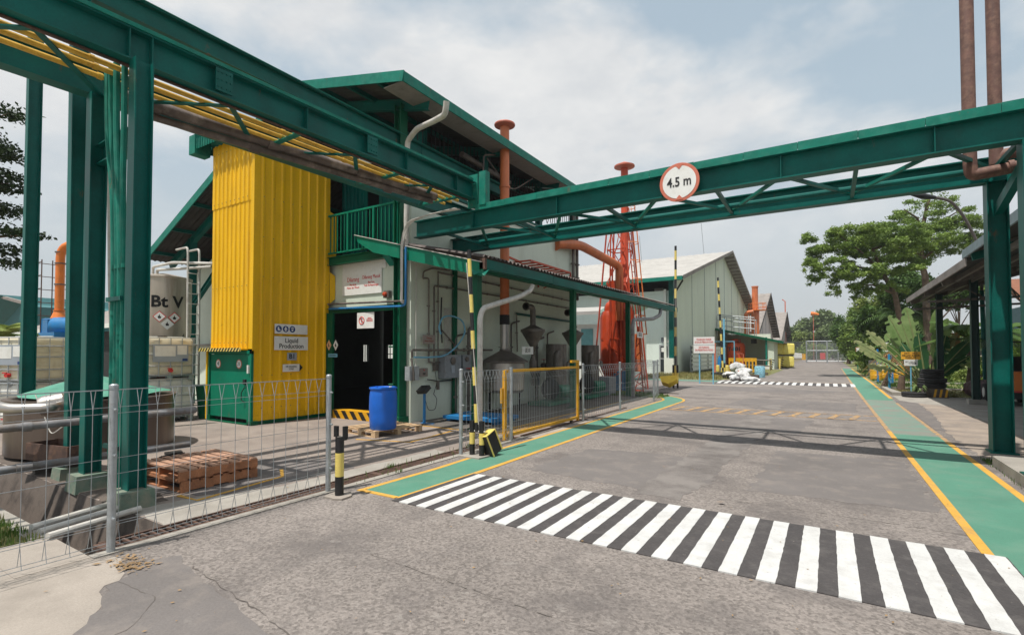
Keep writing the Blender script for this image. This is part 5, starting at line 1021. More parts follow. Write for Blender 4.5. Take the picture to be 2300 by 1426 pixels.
# pipes in front of the vat
def fpipe(pts,rad,lab,m=PVCG,cl=()):
    mb=MB().tube(pts,rad,12,fil=.14,fn=5)
    for p,q in cl: mb.tube([p,q],rad*1.2,12)
    return mb.build('drain_pipe',m,label=lab,cat='pipe',group='grey pipes by the vat')
fpipe([(-9.3,1.75,.72),(-8.9,1.75,.78),(-8.75,1.95,.80),(-8.66,4.2,.83)],.052,'grey drain pipe at waist height in front of the vat',cl=[((-8.74,2.15,.8),(-8.73,2.25,.8))])
fpipe([(-8.75,1.6,-.1),(-8.75,1.62,.27),(-8.72,2.0,.29),(-8.6,4.1,.31)],.05,'lower grey drain pipe turning down into the ditch in front of the vat',cl=[((-8.7,2.1,.29),(-8.69,2.25,.29))])
fpipe([(-9.9,2.1,1.05),(-9.5,2.2,.98),(-9.2,2.6,.98),(-9.75,2.9,.98)],.07,'fat short grey elbow pipe joining the vat',m=SS)
for i,(y,rad) in enumerate(((2.12,.045),(2.03,.04),(1.93,.04))):
    MB().tube([(-6.62+.22*i,1.72,.045),(-6.92+.25*i,2.56,.045)],.032,10).build('drain_pipe',PVC,label='pale plastic pipe laid across the open ditch, '+('farthest','middle','nearest')[i]+' of three',cat='pipe',group='pale pipes across the ditch')
tr=T('metal_trough','rust stained open steel trough beside the ditch','trough',(-9.3,2.9,0))
MB(frame((-9.35,2.75,0),R(12))).box(-.45,.45,-.18,.18,.22,.24).box(-.45,.45,-.2,-.18,.22,.46).box(-.45,.45,.18,.2,.22,.46).box(-.47,-.45,-.2,.2,.22,.46).box(.45,.47,-.2,.2,.22,.46).build('tray',RUST,tr); MB(frame((-9.35,2.75,0),R(12))).box(-.4,-.34,-.15,.15,0,.22).build('leg',SSD,tr); MB(frame((-9.35,2.75,0),R(12))).box(.34,.4,-.15,.15,0,.22).build('leg',SSD,tr)
pj=T('valve_box','square grey steel box with a hand wheel beside the vat','valve',(-9.6,3.1,0)); MB().box(-9.72,-9.46,2.9,3.14,0.02,.50).build('box',SS,pj); MB().tube([(-9.59,3.02,.5),(-9.59,3.02,.58)],.015,6).lathe([(.11,.58),(.11,.60),(.06,.60)],(-9.59,3.02,0),16).build('hand_wheel',SSD,pj)
MB().tube([(-9.59,3.02,.6),(-9.7,2.95,.75),(-9.9,2.9,.62),(-10.0,2.8,.5),(-10.2,2.75,.85),(-10.35,2.7,1.1)],.008,6,fil=.08).build('wire',PVC,pj)
pj=T('motor_valve','grey motor valve with a red cap in front of the vat','valve',(-9.9,2.9,1.0)); MB().lathe([(.14,-.16),(.16,-.1),(.16,.12),(.13,.16)],(-9.75,2.75,.98),18,(.3,.9,.2)).build('body',SS,pj); MB().box(-9.5,-9.25,2.85,3.05,.88,1.10).build('junction_box',SSD,pj); MB().lathe([(.035,1.10),(.035,1.18)],(-9.36,2.92,0),12).build('knob',RED,pj)
# debris heap
r=random.Random(7); mb=MB()
for i in range(16): 
    x,y=-8.9+r.gauss(0,.22),4.1+r.gauss(0,.16); mb.M=frame((x,y,r.uniform(.0,.06)),r.uniform(0,3))@Matrix.Rotation(r.uniform(-.5,.5),4,'X'); mb.box(-.12,.12,-.05,.05,0,.04)
mb.M=None; mb.build('scrap_heap',BLK,label='dark heap of scrap lying beside the old pallets',cat='scrap')
# green bin
bn=T('wheelie_bin','dark green bin between the totes and the yellow tower','bin',(-14.05,7.3,0)); MB(frame((-14.05,7.25,0),R(10))).add([(-.22,-.22,0),(.22,-.22,0),(.22,.22,0),(-.22,.22,0),(-.28,-.28,.85),(.28,-.28,.85),(.28,.28,.85),(-.28,.28,.85)],[(0,3,2,1),(0,1,5,4),(1,2,6,5),(2,3,7,6),(3,0,4,7),(4,5,6,7)]).build('body',G_door,bn); MB(frame((-14.05,7.25,0),R(10))).box(-.3,.3,-.32,.3,.852,.90).build('lid',G_door,bn)
# BtV tank
bt=T('storage_tank','rust streaked stainless tank lettered Bt V on legs','tank',(-16.75,7.2,0)); c=(-16.75,7.2,0)
MB().lathe([(.02,1.95),(.45,2.02),(.66,2.16),(.70,2.32),(.70,3.9),(.72,3.92),(.72,3.96),(.66,3.98),(.1,4.1)],c,40).build('shell',mat('rust_streaked_steel',(.50,.44,.37),.38,metal=.3,var=.3,scale=1.5,dirt=(.22,.12,.07),damt=.85,dscale=2.6,dlo=.5,dhi=.75,streak=.12),bt)
for a in (20,110,200,290): MB().box(c[0]+.62*math.cos(R(a))-.06,c[0]+.62*math.cos(R(a))+.06,c[1]+.62*math.sin(R(a))-.06,c[1]+.62*math.sin(R(a))+.06,0,2.5).build('leg',SSD,bt)
vd=(V((0,0,H))-V(c)); vd.z=0; vd.normalize(); rz=math.atan2(vd.x,-vd.y)*-1; rz=math.atan2(vd.y,vd.x)+R(90)
tan=V((-vd.y,vd.x,0))
def bent(st,size,ang,z,name='lettering'):
    o=text(st,size,V(c)+V((0,0,z)),0.,LBLK,bt,name,bold=.014)
    for v in o.data.vertices:
        p=v.co; a=math.atan2(vd.y,vd.x)+(p.x)/.70+R(ang); d_=.708; v.co=V((d_*math.cos(a),d_*math.sin(a),p.z))
bent('Bt V',.46,7,3.20)
def dia(ang,z,w=.14,rim=RED):
    a=math.atan2(vd.y,vd.x)+R(ang); n=V((math.cos(a),math.sin(a),0)); u=V((-n.y,n.x,0)); p=V(c)+n*.715+V((0,0,z))
    MB().prism([p-u*w*1.18,p-V((0,0,w*1.18)),p+u*w*1.18,p+V((0,0,w*1.18))],n*.004).build('hazard_label_rim',rim,bt); p=p+n*.004
    MB().prism([p-u*w,p-V((0,0,w)),p+u*w,p+V((0,0,w))],n*.003).build('hazard_label',WHT,bt); p=p+n*.004
    MB().prism([p+u*x_+V((0,0,z_)) for x_,z_ in ((-.03,-.05),(.03,-.05),(.045,0),(.015,.01),(0,.07),(-.02,.02),(-.045,0))],n*.002).build('pictogram',LBLK,bt,flat=True)
dia(-8,2.78); dia(21,2.76); dia(7,2.57,rim=WHT)
mb=MB()
for q in ([(-17,7.0,4.0),(-17,7.0,4.3),(-15.6,6.9,4.28),(-14.2,7.6,4.22)],[(-16.5,6.9,4.0),(-16.5,6.9,4.15),(-14.3,7.3,4.1)]): mb.tube(q,.04,8,fil=.1)
mb.build('vent_pipe',PVC,bt)
ld=MB()
for y in (7.0,7.3): ld.tube([(-15.6,y,4.66),(-15.0,y,4.66),(-14.95,y,4.55),(-14.87,y,0)],.03,8,fil=.12)
for i in range(15): ld.tube([(-14.9,7.0,.3+i*.28),(-14.9,7.3,.3+i*.28)],.014,6)
ld.build('ladder',PVC,bt)
# white standing vent pipe left of the conduits
MB().tube([onD(251,350,7.5),onD(254,640,7.5),onD(262,905,7.5)],.062,12).tube([onD(251,335,7.5),onD(251,372,7.5)],.085,12).build('vent_pipe',PVC,label='pale leaning plastic vent pipe standing between the rack columns',cat='pipe')
# orange duct and blue fan on stand
b=onD(133,700,18); fn=T('blower_fan','blue blower fan with tall orange elbow duct on an orange stand','fan',(b.x,b.y,0)); bx_,by_,bz=b
MB().tube([(bx_,by_,bz-.1),(bx_,by_,bz+2.35),(bx_+1.1,by_+.5,bz+2.45)],.135,18,fil=.45,fn=6).lathe([(.24,-.25),(.15,.0),(.17,.02),(.17,.05)],b,18).build('duct',ORH,fn)
for z in (.95,1.7,2.1): MB().lathe([(.16,z),(.16,z+.04)],b,18).build('duct_flange',SSD,fn)
MB().tube([(bx_+.1,by_-.1,bz-.55),(bx_+.9,by_+.4,bz-.55)],.34,20).build('fan_scroll',BLUE,fn)
MB().box(bx_-.75,bx_+.8,by_-.35,by_+.35,bz-.95,bz-.75).box(bx_-.55,bx_-.05,by_-.3,by_+.2,bz-.75,bz-.3).build('motor_base',BLUE,fn)
MB(frame((bx_-.85,by_-.2,bz-.55),R(-30))).prism([(-.22,0,.35),(.18,0,.3),(.25,0,-.3),(0,0,-.45)],(0,.25,0)).build('belt_guard',BLUE,fn)
mb=MB()
for x in (-.7,0,.75):
    for y in (-.3,.3): mb.beam((bx_+x,by_+y,0),(bx_+x,by_+y,bz-.95),.08,.08,(1,0,0))
mb.beam((bx_-.8,by_-.3,bz-1.0),(bx_+.8,by_-.3,bz-1.0),.09,.09); mb.beam((bx_-.7,by_-.3,bz-1.7),(bx_,by_-.3,bz-1.),.05,.05); mb.beam((bx_+.75,by_-.3,bz-1.7),(bx_,by_-.3,bz-1.),.05,.05); mb.build('stand',ORR,fn)
mb=MB()
for y in (-.3,.0): mb.tube([(bx_-.75,by_+y,bz-.9),(bx_-.75,by_+y,bz+1.9)],.02,6)
mb.tube([(bx_-1.25,by_-.3,bz-.6),(bx_-1.25,by_-.3,bz+1.9)],.014,6)
for i in range(5): z=bz-.1+i*.48; mb.tube([(bx_-.75,by_-.3,z),(bx_-1.25,by_-.3,z),(bx_-1.25,by_+.3,z),(bx_-.3,by_+.3,z)],.014,6)
mb.build('ladder_cage',RUST,fn)
# ================================================================ background buildings
hl=T('warehouse','large pale green warehouse with white roof and a gable facing the road','building',(-10.7,43.5,0))
GX=-10.7
MB().prism([(GX,42.2,0),(GX,88,0),(GX,88,8.1),(GX,65.2,13.6),(GX,42.2,8.0)],(-.2,0,0)).build('gable_wall',WALL,hl)
MB().box(-45,-11.0,42.2,42.4,0,6.9).build('wall',mat('pale_mint_wall',(.72,.80,.74),.8,var=.05,scale=.5,dirt=(.45,.48,.42),damt=.4,dscale=.8,streak=.3),hl)
MB().box(-45,-11.2,46,46.1,0,8.7).box(-45,-11.2,42.45,46,6.85,6.9).build('interior_shade_sheet',DARK,hl)  # black sheets painting the darkness inside the open wall top
MB().box(-13.4,-12.6,45.9,45.99,7.35,7.6).build('roof_light_strip',WHT,hl)
MB().corr((-9.6,40.6,7.75),(-1,0,0),(0,24.6,6.15),(0,-.2,1),48,25.36,.9,.06,'wave',thick=.06).build('roof',ROOFT,hl)
MB().corr((-9.6,89.8,7.75),(-1,0,0),(0,-24.6,6.15),(0,.2,1),48,25.36,.9,.06,'wave',thick=.06).build('roof',ROOFT,hl)
mb=MB(); mb.beam((-9.55,40.6,7.7),(-9.55,65.2,13.85),.06,.30).beam((-9.55,89.8,7.7),(-9.55,65.2,13.85),.06,.30)
for i in range(22):
    t_=i/22; mb.beam((-9.6,65.6+24*t_,13.65-6.0*t_),(-10.65,65.6+24*t_,13.65-6.0*t_),.12,.25)
mb.build('barge_board',ROOFG,hl)
MB().extr([(-.15,-.18),(.15,-.18),(.2,.12),(-.15,.12)],(-9.6,40.5,7.66),(-45,40.5,7.66)).build('gutter',G_tealw,hl)
MB().box(-11.03,-10.66,41.8,42.19,1.3,7.7).build('corner_column',G_teal,hl); MB().box(-11.3,-10.66,41.7,42.19,0,1.3).build('pillar',WALLW,hl); MB().box(-11.5,-11.3,42.0,42.19,0,7.0).build('pillar',WALLW,hl)
for y in (48.6,54.3,60.5,66,71.4,77,83): MB().box(GX,GX+.03,y,y+.08,0,8.2+5.3*(1-abs(y-65.2)/22)-.1).build('panel_joint',GREYB,hl)
MB().tube([(-10.6,42.6,.5),(-10.6,42.6,7.6)],.03,6).build('cable_tray',BLK,hl)
MB().beam((GX+.1,42.2,6.7),(-9.7,41.0,7.5),.08,.12).build('brace',BLK,hl)
for px,yy in ((1379,560),(1479,548),(1460+136,533)):
    pass
mb=MB()
for x,y,h in ((-26,56,3.0),(-19,60,3.4),(-12.8,65,3.9),(-32,52,2.8)): z=7.7+ (y-40.6)*.25; mb.tube([(x,y,z),(x-.3,y,z+h)],.03,5)
mb.build('lightning_rod',GREYB,hl)
d0,d1,e0,e1=sy(1481,774,1503,838,42.15); dd=MB().box(d0,d1,42.08,42.19,e0,e1).build('door_frame',ALU,hl)
MB().box(d0+.12,d1-.12,42.04,42.07,e0+.15,e0+1.15).box(d0+.12,d1-.12,42.04,42.07,e0+1.3,e1-.12).build('door_glass',GLASS,dd); MB().box((d0+d1)/2-.2,(d0+d1)/2+.2,42.01,42.035,e1-.6,e1-.25).build('notice',WHT,dd)
s,c=signbox('building_number_sign','small grey plate reading B7 above the far glazed door','-y',42.1,*sy(1485,758,1497,769,42.1),m=GREYL); text('B7',.5,c+V((0,-.02,0)),'-y',LBLK,s,bold=.01,sx=.8)
s,c=signbox('small_notice','tiny white plate beside the B7 number plate','-y',42.1,*sy(1498,763,1503,769,42.1)); text('ISO',.2,c+V((0,-.02,0)),'-y',LBLK,s)
def gablehouse(y0,y1,ze,zp,lab,wm):
    t=T('warehouse',lab,'building',(GX,y0,0)); ym=(y0+y1)/2
    MB().prism([(GX,y0+1,0),(GX,y1-1,0),(GX,y1-1,ze),(GX,ym,zp-.3),(GX,y0+1,ze)],(-.3,0,0)).build('gable_wall',wm,t); MB().box(-30,GX-.3,y0+1,y0+1.3,0,ze).build('wall',wm,t)
    for a,b in ((y0,ym),(y1,ym)): MB().corr((GX+1.3,a,ze-.2),(-1,0,0),(0,b-a,zp-ze+.2),(0,0,1),22,math.hypot(b-a,zp-ze),1.1,.07,'wave',thick=.08).build('roof',ROOFG,t)
    mb=MB(); mb.beam((GX+1.33,y1,ze-.2),(GX+1.33,ym,zp-.05),.06,.4); mb.beam((GX+1.33,y0,ze-.2),(GX+1.33,ym,zp-.05),.06,.4)
    for i in range(16): q=i/16; mb.beam((GX+1.2,ym+1+(y1-ym-1)*q,zp-.35-(zp-ze)*q),(GX,ym+1+(y1-ym-1)*q,zp-.35-(zp-ze)*q),.2,.3)
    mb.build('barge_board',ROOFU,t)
    for k in range(6): y=y0+(y1-y0)*(k+.5)/6; MB().box(GX,GX+.05,y,y+.12,0,ze+(zp-ze)*(1-abs(y-ym)/(ym-y0))-.4).build('panel_joint',GREYB,t)
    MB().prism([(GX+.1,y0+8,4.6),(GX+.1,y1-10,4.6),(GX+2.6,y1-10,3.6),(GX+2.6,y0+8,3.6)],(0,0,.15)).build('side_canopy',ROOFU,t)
    return t
PINK=mat('dusty_pink_wall',(.52,.47,.45),.85,var=.08,dirt=(.35,.3,.28),damt=.5,dscale=.3)
gablehouse(91,131,5.4,13.4,'middle warehouse gable with brown roof behind the orange stack',PINK)
gablehouse(137,178,5.0,12.9,'farthest warehouse gable with brown roof at the end of the row',PINK)
MB().box(-13.5,-11.2,88.2,91.6,0,8.6).build('silo_wall',GREYL,label='grey block wedged between the first two warehouse gables',cat='wall')
# annex shed
ax=T('annex_shed','low open shed with sloping green edged roof against the warehouse gable','shed',(-8,60,0)); AY=60.
p0,p1=onY(1641,744,AY),onY(1760,770,AY)
MB().prism([p0+V((-2.2,0,.35)),p1,p1+V((0,0,.14)),p0+V((-2.2,0,.55))],(0,9,0)).build('roof',ROOFG,ax)
MB().beam(p0+V((-2.2,-.06,.42)),p1+V((0,-.06,.05)),.06,.24).build('fascia',G_door,ax)
xr=onY(1722,800,AY).x
MB().box(GX+.05,xr,AY+4.6,AY+4.8,0,3.9).build('back_wall',WALL,ax)
MB().prism([(xr,AY+.3,0),(onY(1738,800,AY).x,AY+.3,0),(onY(1738,800,AY).x,AY+.3,3.0),(xr,AY+.3,3.25)],(0,8,0)).build('wall',WALL,ax)
MB().box(xr-.12,xr+.05,AY+.1,AY+.28,.4,3.4).build('post',G_tealw,ax); MB().box(xr-.2,xr+.25,AY+.0,AY+.3,0,.4).build('footing',WALLW,ax)
MB().box(-7.6,-7.0,AY+4.52,AY+4.59,2.8,3.3).build('vent',BLK,ax)
mb=MB(); r0=onY(1612,735,AY-2)
for z in (4.3,4.9,5.5): mb.tube([(-10.5,AY,z+.5),(-6.7,AY,z-.0)],.05,6)
for k in range(6): x=-10.5+k*.76; mb.tube([(x,AY,3.6),(x,AY,5.9-.1*k)],.045,6); mb.tube([(x,AY+1.5,3.6),(x,AY+1.5,5.9-.1*k)],.04,6)
mb.tube([(-10.5,AY+1.5,5.9),(-6.7,AY+1.5,5.3)],.05,6)
mb.build('roof_railing',GALV,ax)
tt=T('pressure_tank','round red tank lettered T-801 inside the open shed','tank',tuple(onY(1653,832,AY+1.6).xy)+(0,)); c=onY(1653,832,AY+1.6); c.z=0
MB().lathe([(.95,0),(.98,.1),(.98,2.5),(.85,2.8),(.3,3.02),(.25,3.3)],c,32).build('shell',mat('red_tank_paint',(.75,.10,.02),.4,dirt=(.35,.05,.02),damt=.4,dscale=2),tt); o=text('T-801',.6,c+V((0,-1.0,2.15)),'-y',LBLK,tt,bold=.02,sx=.9)
MB().tube([c+V((-.5,0,2.8)),c+V((-.5,0,3.2)),c+V((.5,0,3.2)),c+V((.5,0,2.8))],.06,6).build('top_pipe',ORR,tt)
# orange stacks
b=onD(1697,770,74); st=T('exhaust_stack','slim orange exhaust stack with a railed platform','chimney',(b.x,b.y,0))
MB().lathe([(.55,3),(.55,7.8),(.42,8.2),(.42,11.3),(.48,11.35),(.48,11.5),(.4,11.5)],(b.x,b.y,0),18).build('stack',ORG,st)
mb=MB(); mb.lathe([(1.15,7.9),(1.15,8.0),(.5,8.0)],(b.x+.3,b.y,0),12)
for z in (8.4,8.95): mb.tube([(b.x+.3+1.15*math.cos(R(a)),b.y+1.15*math.sin(R(a)),z) for a in range(0,361,45)],.04,5)
for a in range(0,360,45): mb.tube([(b.x+.3+1.15*math.cos(R(a)),b.y+1.15*math.sin(R(a)),z) for z in (8,8.95)],.04,5)
mb.build('platform',ORH,st); MB().tube([(b.x-.7,b.y-.6,3),(b.x-.7,b.y-.6,8)],.05,5).build('ladder',ORG,st)
b=onD(1676,760,66); MB().tube([(b.x,b.y,3),(b.x,b.y,7),(b.x+.9,b.y,7.1)],.24,14,fil=.5).build('elbow_duct',ORG,label='short orange duct with elbow top beside the slim stack',cat='duct')
b=onD(1764,720,150); MB().tube([(b.x,b.y,5),(b.x,b.y,17),(b.x-.8,b.y,17.6)],.16,8).build('red_pipe',REDP,label='thin red pipe rising before the farthest warehouse',cat='pipe')
# yellow bag stacks
def blob(name,m,c,sz,label,cat,group=None,seed=1,sub=3,p=2.6,amp=.08,kind=None,rz=0):
    r=random.Random(seed); n=8*sub; vs=[];fs=[]; ph=[r.uniform(0,6) for _ in range(6)]
    M=frame(c,rz)
    for i in range(n+1):
        th=math.pi*i/n
        for j in range(2*n):
            a=math.pi*j/n; x,y,z=math.sin(th)*math.cos(a),math.sin(th)*math.sin(a),math.cos(th)
            k=1/((abs(x)**p+abs(y)**p+abs(z)**p)**(1/p)); w=1+amp*(math.sin(3*a+ph[0]+2*th)+.6*math.sin(7*a+ph[1]-3*th)+.5*math.sin(5*th+ph[2]+a*2)+.35*math.sin(13*a+ph[3]+9*th))
            vs.append((x*k*w*sz[0]/2,y*k*w*sz[1]/2,z*k*w*sz[2]/2+sz[2]/2))
    for i in range(n):
        for j in range(2*n): fs.append((i*2*n+j,(i+1)*2*n+j,(i+1)*2*n+(j+1)%(2*n),i*2*n+(j+1)%(2*n)))
    return MB(M).add(vs,fs).build(name,m,label=label,cat=cat,group=group,kind=kind,sharp=60)
r=random.Random(2); q=onZ(1760,827)
for i,(dx,dy,dz,l) in enumerate(((-.55,0,0,'bottom left'),(.62,.6,0,'bottom right'),(-.5,.05,1.42,'top left'),(.6,.6,1.42,'top right'))):
    blob('wrapped_load',STRAW,(q.x-.3+dx,q.y+1.2+dy,dz+.1),(1.22,1.22,1.28),'yellow shrink wrapped load beyond the shed, %s of the stack'%l,'wrapped load','yellow wrapped loads',seed=i+3,p=16,amp=.012,rz=.1*i)
    t=T('pallet','dark pallet under the yellow load, %s of the stack'%l,'pallet',(q.x-.3+dx,q.y+1.2+dy,dz)); MB().box(q.x-.95+dx,q.x+.35+dx,q.y+.6+dy,q.y+1.8+dy,dz+.01,dz+.09).build('deck',BLK,t)
for px,py,lab in ((1731,831,'black and yellow striped post by the shed corner'),(1752,829,'black and yellow striped post in front of the yellow loads')):
    b=onZ(px,py); t=T('striped_post',lab,'bollard',b); MB().tube([b,b+V((0,0,1.15))],.11,10).build('post',YLW,t)
    mb=MB()
    for k in range(5): z=.1+k*.22; mb.lathe([(.115,z),(.115,z+.10)],b,10,(.25,0,1))
    mb.build('stripes',BLK,t)
# no parking board
np_=T('no_parking_sign','white board with red text in two languages on light blue posts','sign',(-6.0,29.8,0))
u0,u1,z0,z1=sy(1558,757,1605,793,29.8); MB().box(u0,u1,29.77,29.8,z0,z1).build('board',WHT,np_); MB().box(u0,u1,29.765,29.769,(z0+z1)/2-.01,(z0+z1)/2+.01).build('joint',GREYL,np_)
cx_=(u0+u1)/2; text('DILARANG PARKIR\nDI JALUR PEJALAN KAKI',.155,(cx_,29.76,z0+(z1-z0)*.76),'-y',RED,np_,sx=.6,sp=.95); text('NO PARKING\nON PEDESTRIAN ROAD',.155,(cx_,29.76,z0+(z1-z0)*.27),'-y',RED,np_,sx=.6,sp=.95)
for x in (u0+.3,u1-.1): MB().box(x-.03,x+.03,29.81,29.86,0,z1-.05).build('post',LBLUE,np_)
for x,h in ((-8.3,2.2),(-7.0,3.4)): pass
# frame posts, breeze block wall, junk near the sacks
bw=T('breeze_block_wall','low white breeze block wall with rows of square holes','wall',(-9.6,43.6,0)); wm=MB()
yb=[44.2,47.4,50.8,54.2,57.6]; x_=-9.7
for i in range(5):
    y=yb[i]
    for k in range(6): z=.25+k*.36; wm.box(x_-.08,x_,y,y+3.0,z,z+.22)
    for k in range(9): wm.box(x_-.085,x_-.002,y+k*.36,y+k*.36+.14,.2,2.4)
wm.build('blocks',WALLW,bw); MB().box(x_-.22,x_-.10,44.2,60.4,.1,2.35).build('backing',GREYB,bw)
for px,h,m_,lab in ((1627,4.4,LBLUE,'tall light blue post by the shed'),(1606,2.5,REDP,'dark red post behind the no parking board'),(1609,1.9,GALV,'short grey post in front of the breeze block wall')):
    b=onZ(px,842); MB().box(b.x-.06,b.x+.06,b.y,b.y+.1,0,h).build('post',m_,label=lab,cat='post')
b=onZ(1630,838); fr=T('pipe_stand','light blue pipe frame with a dark rail beside the shed','frame',b); MB().tube([(b.x-.9,b.y,0),(b.x-.9,b.y,2.7),(b.x+.7,b.y,2.7),(b.x+.7,b.y,0)],.05,8).build('frame',LBLUE,fr)
yr=T('yellow_barrier','yellow slotted plastic barrier in front of the red tank','barrier',onZ(1668,836)); b=onZ(1668,838)
mb=MB().box(b.x-1.1,b.x+1.1,b.y,b.y+.08,1.0,1.3).box(b.x-1.1,b.x+1.1,b.y,b.y+.08,.1,.35)
for k in range(9): x=b.x-1.1+k*.26; mb.box(x,x+.11,b.y,b.y+.08,.35,1.0)
mb.build('panel',YELG,yr)
MB().box(b.x-.5,b.x-.44,b.y-.5,b.y-.44,0,1.7).box(b.x+.1,b.x+.16,b.y-.5,b.y-.44,0,1.7).box(b.x-.5,b.x+.16,b.y-.5,b.y-.44,1.65,1.7).build('trolley_frame',REDP,label='small dark red trolley frame behind the sacks',cat='trolley')
MB().lathe([(.16,0),(.16,1.2),(.05,1.4),(.05,1.5)],(b.x-1.9,b.y+.3,0),12).build('gas_cylinder',BLUE,label='blue gas cylinder beside the red tank',cat='gas cylinder')
b=onZ(1705,832); mb=MB()
for z in (.5,1.05): mb.tube([(b.x-1.1,b.y,z),(b.x+1.1,b.y,z-.05)],.06,8)
for x in (-1,-.3,.4,1.): mb.tube([(b.x+x,b.y,0),(b.x+x,b.y,1.1)],.05,6)
mb.build('pipe_manifold',SSD,label='dark pipe manifold against the shed back wall',cat='pipe')
SACK=mat('woven_white_sack',(.60,.59,.58),.7,var=.10,scale=4,dirt=(.30,.32,.33),damt=.75,dscale=4,dlo=.44,dhi=.62,bump=.8,bscale=9)
hp=[(1640,846,1.2,.9,.55,'upper left'),(1672,842,1.7,1.0,.80,'upper right'),(1650,853,1.0,.8,.5,'lower left behind the barrier'),(1668,853,1.35,1.0,.85,'large central'),(1686,855,1.5,.55,.40,'slumping right hand'),(1655,840,1.5,.8,.95,'topmost')]
for i,(px,py,a,b_,c_,l) in enumerate(hp):
    g_=onZ(px,py+2); blob('sack',SACK,(g_.x,g_.y,.0 if i!=5 else .25),(a*.76,b_*.76,c_*.74),'white woven sack in the heap beside the farthest barrier, %s one'%l,'sack','white sacks in the heap',seed=i+11,p=2.0,amp=.11,rz=i*.7)
g_=onZ(1677,850); MB().lathe([(.32,0),(.34,.1),(.34,.7),(.3,.8)],(g_.x+.6,g_.y+2,0),16).build('blue_patterned_drum',mat('blue_white_print',(.25,.5,.6),.5,var=.5,scale=9),label='pale blue patterned container at the right of the sacks',cat='container')
for i,(px,py) in enumerate(((1634,850),(1651,849),(1642,851))): g_=onZ(px,py); MB().lathe([(.16,0),(.30,.0),(.33,.06),(.33,.16),(.30,.22),(.16,.22)],(g_.x,g_.y,.02+.1*(i==2)),20).build('tyre',RUB,label='old tyre under the sacks, '+('left','right','middle')[i],cat='tyre',group='tyres under the sacks')
for i,(px,py,l) in enumerate(((1684,850,.9),(1701,842,1.2))): g_=onZ(px,py); MB().box(g_.x-l,g_.x+l*.7,g_.y,g_.y+.5,0,.22-.06*i).build('broken_kerb',CONCD,label='broken concrete kerb block '+('at the foot of the sacks','nearer the shed'),cat='kerb') if 0 else MB().box(g_.x-l*.7,g_.x+l*.6,g_.y,g_.y+.5,0,.25-.08*i).build('kerb_block',CONCD,label='loose concrete kerb block '+('at the foot of the sacks' if i==0 else 'nearer the shed'),cat='kerb block')
g_=onZ(1661,850); cn_=T('traffic_cone','faded red and white traffic cone in front of the sacks','cone',g_)
MB().lathe([(.22,0),(.22,.03),(.17,.04),(.14,.25)],g_,16).lathe([(.115,.42),(.09,.55)],g_,16).build('cone_body',REDP,cn_); MB().lathe([(.14,.251),(.115,.419)],g_,16).lathe([(.09,.551),(.05,.72)],g_,16).build('reflective_band',WHT,cn_)
# far gate
gt=T('mesh_gate','wide grey wire mesh double gate closing the far end of the road','gate',(0,100,0)); mb=MB()
for x in (-3.15,-.2,-.12,2.9): mb.tube([(x,100,0),(x,100,3.8)],.11 if x in(-3.15,2.9) else .08,8)
for x in (-1.7,1.4): mb.tube([(x,100,.3),(x,100,3.7)],.07,6)
for z in (.3,2.1,3.7): mb.tube([(-3.15,100,z),(2.9,100,z)],.06,6)
mb.build('frame',GALV,gt); mb=MB()
for i in range(40): x=-3.1+i*.152; mb.tube([(x,100,.3),(x,100,3.7)],.018,3,caps=False)
for i in range(22): z=.3+i*.16; mb.tube([(-3.15,100,z),(2.9,100,z)],.018,3,caps=False)
mb.build('mesh',WIRE,gt)
for a_,b_,lab in ((-11,-3.3,'grey wire mesh boundary fence left of the far gate'),(3.1,9,'grey wire mesh boundary fence right of the far gate')):
    t=T('boundary_fence',lab,'fence',(a_,100,0)); mb=MB(); 
    for i in range(int((b_-a_)/.2)): mb.tube([(a_+i*.2,100,.2),(a_+i*.2,100,3.6)],.014,3,caps=False)
    for i in range(10): mb.tube([(a_,100,.2+i*.37),(b_,100,.2+i*.37)],.02,3,caps=False)
    mb.build('mesh',WIRE,t); MB().tube([(a_+.1,100,0),(a_+.1,100,3.8)],.1,6).build('post',GALV,t)
b=onD(1828,790,118); ws=T('windsock','orange windsock on a thin red and white mast beyond the gate','windsock',(b.x,b.y,0)); zt=onD(1828,706,118).z
MB().tube([(b.x,b.y,0),(b.x,b.y,zt)],.06,8).build('mast',REDP,ws); MB().tube([(b.x-.5,b.y,zt+.25),(b.x+.4,b.y,zt+.15),(b.x+1.1,b.y,zt-.1)],[.42,.34,.2],14).build('sock',ORH,ws)
b=onD(1848,812,112); MB().box(b.x-.5,b.x+.5,b.y,b.y+.6,0.3,1.7).build('red_cabinet',RED,label='red cabinet beyond the far gate',cat='cabinet')
b=onD(1806,815,108); MB().box(b.x-.4,b.x+.3,b.y,b.y+.1,.2,1.5).build('yellow_board',YELG,label='small yellow panel beyond the left gate fence',cat='panel')
b=onD(1792,812,106); MB().prism([(b.x-1,b.y,.6),(b.x+.8,b.y,.6),(b.x+.7,b.y,1.6),(b.x-.6,b.y,1.8)],(0,1,0)).build('white_vehicle_cab',WHT,label='white cab shape behind the left boundary fence',cat='cabin')
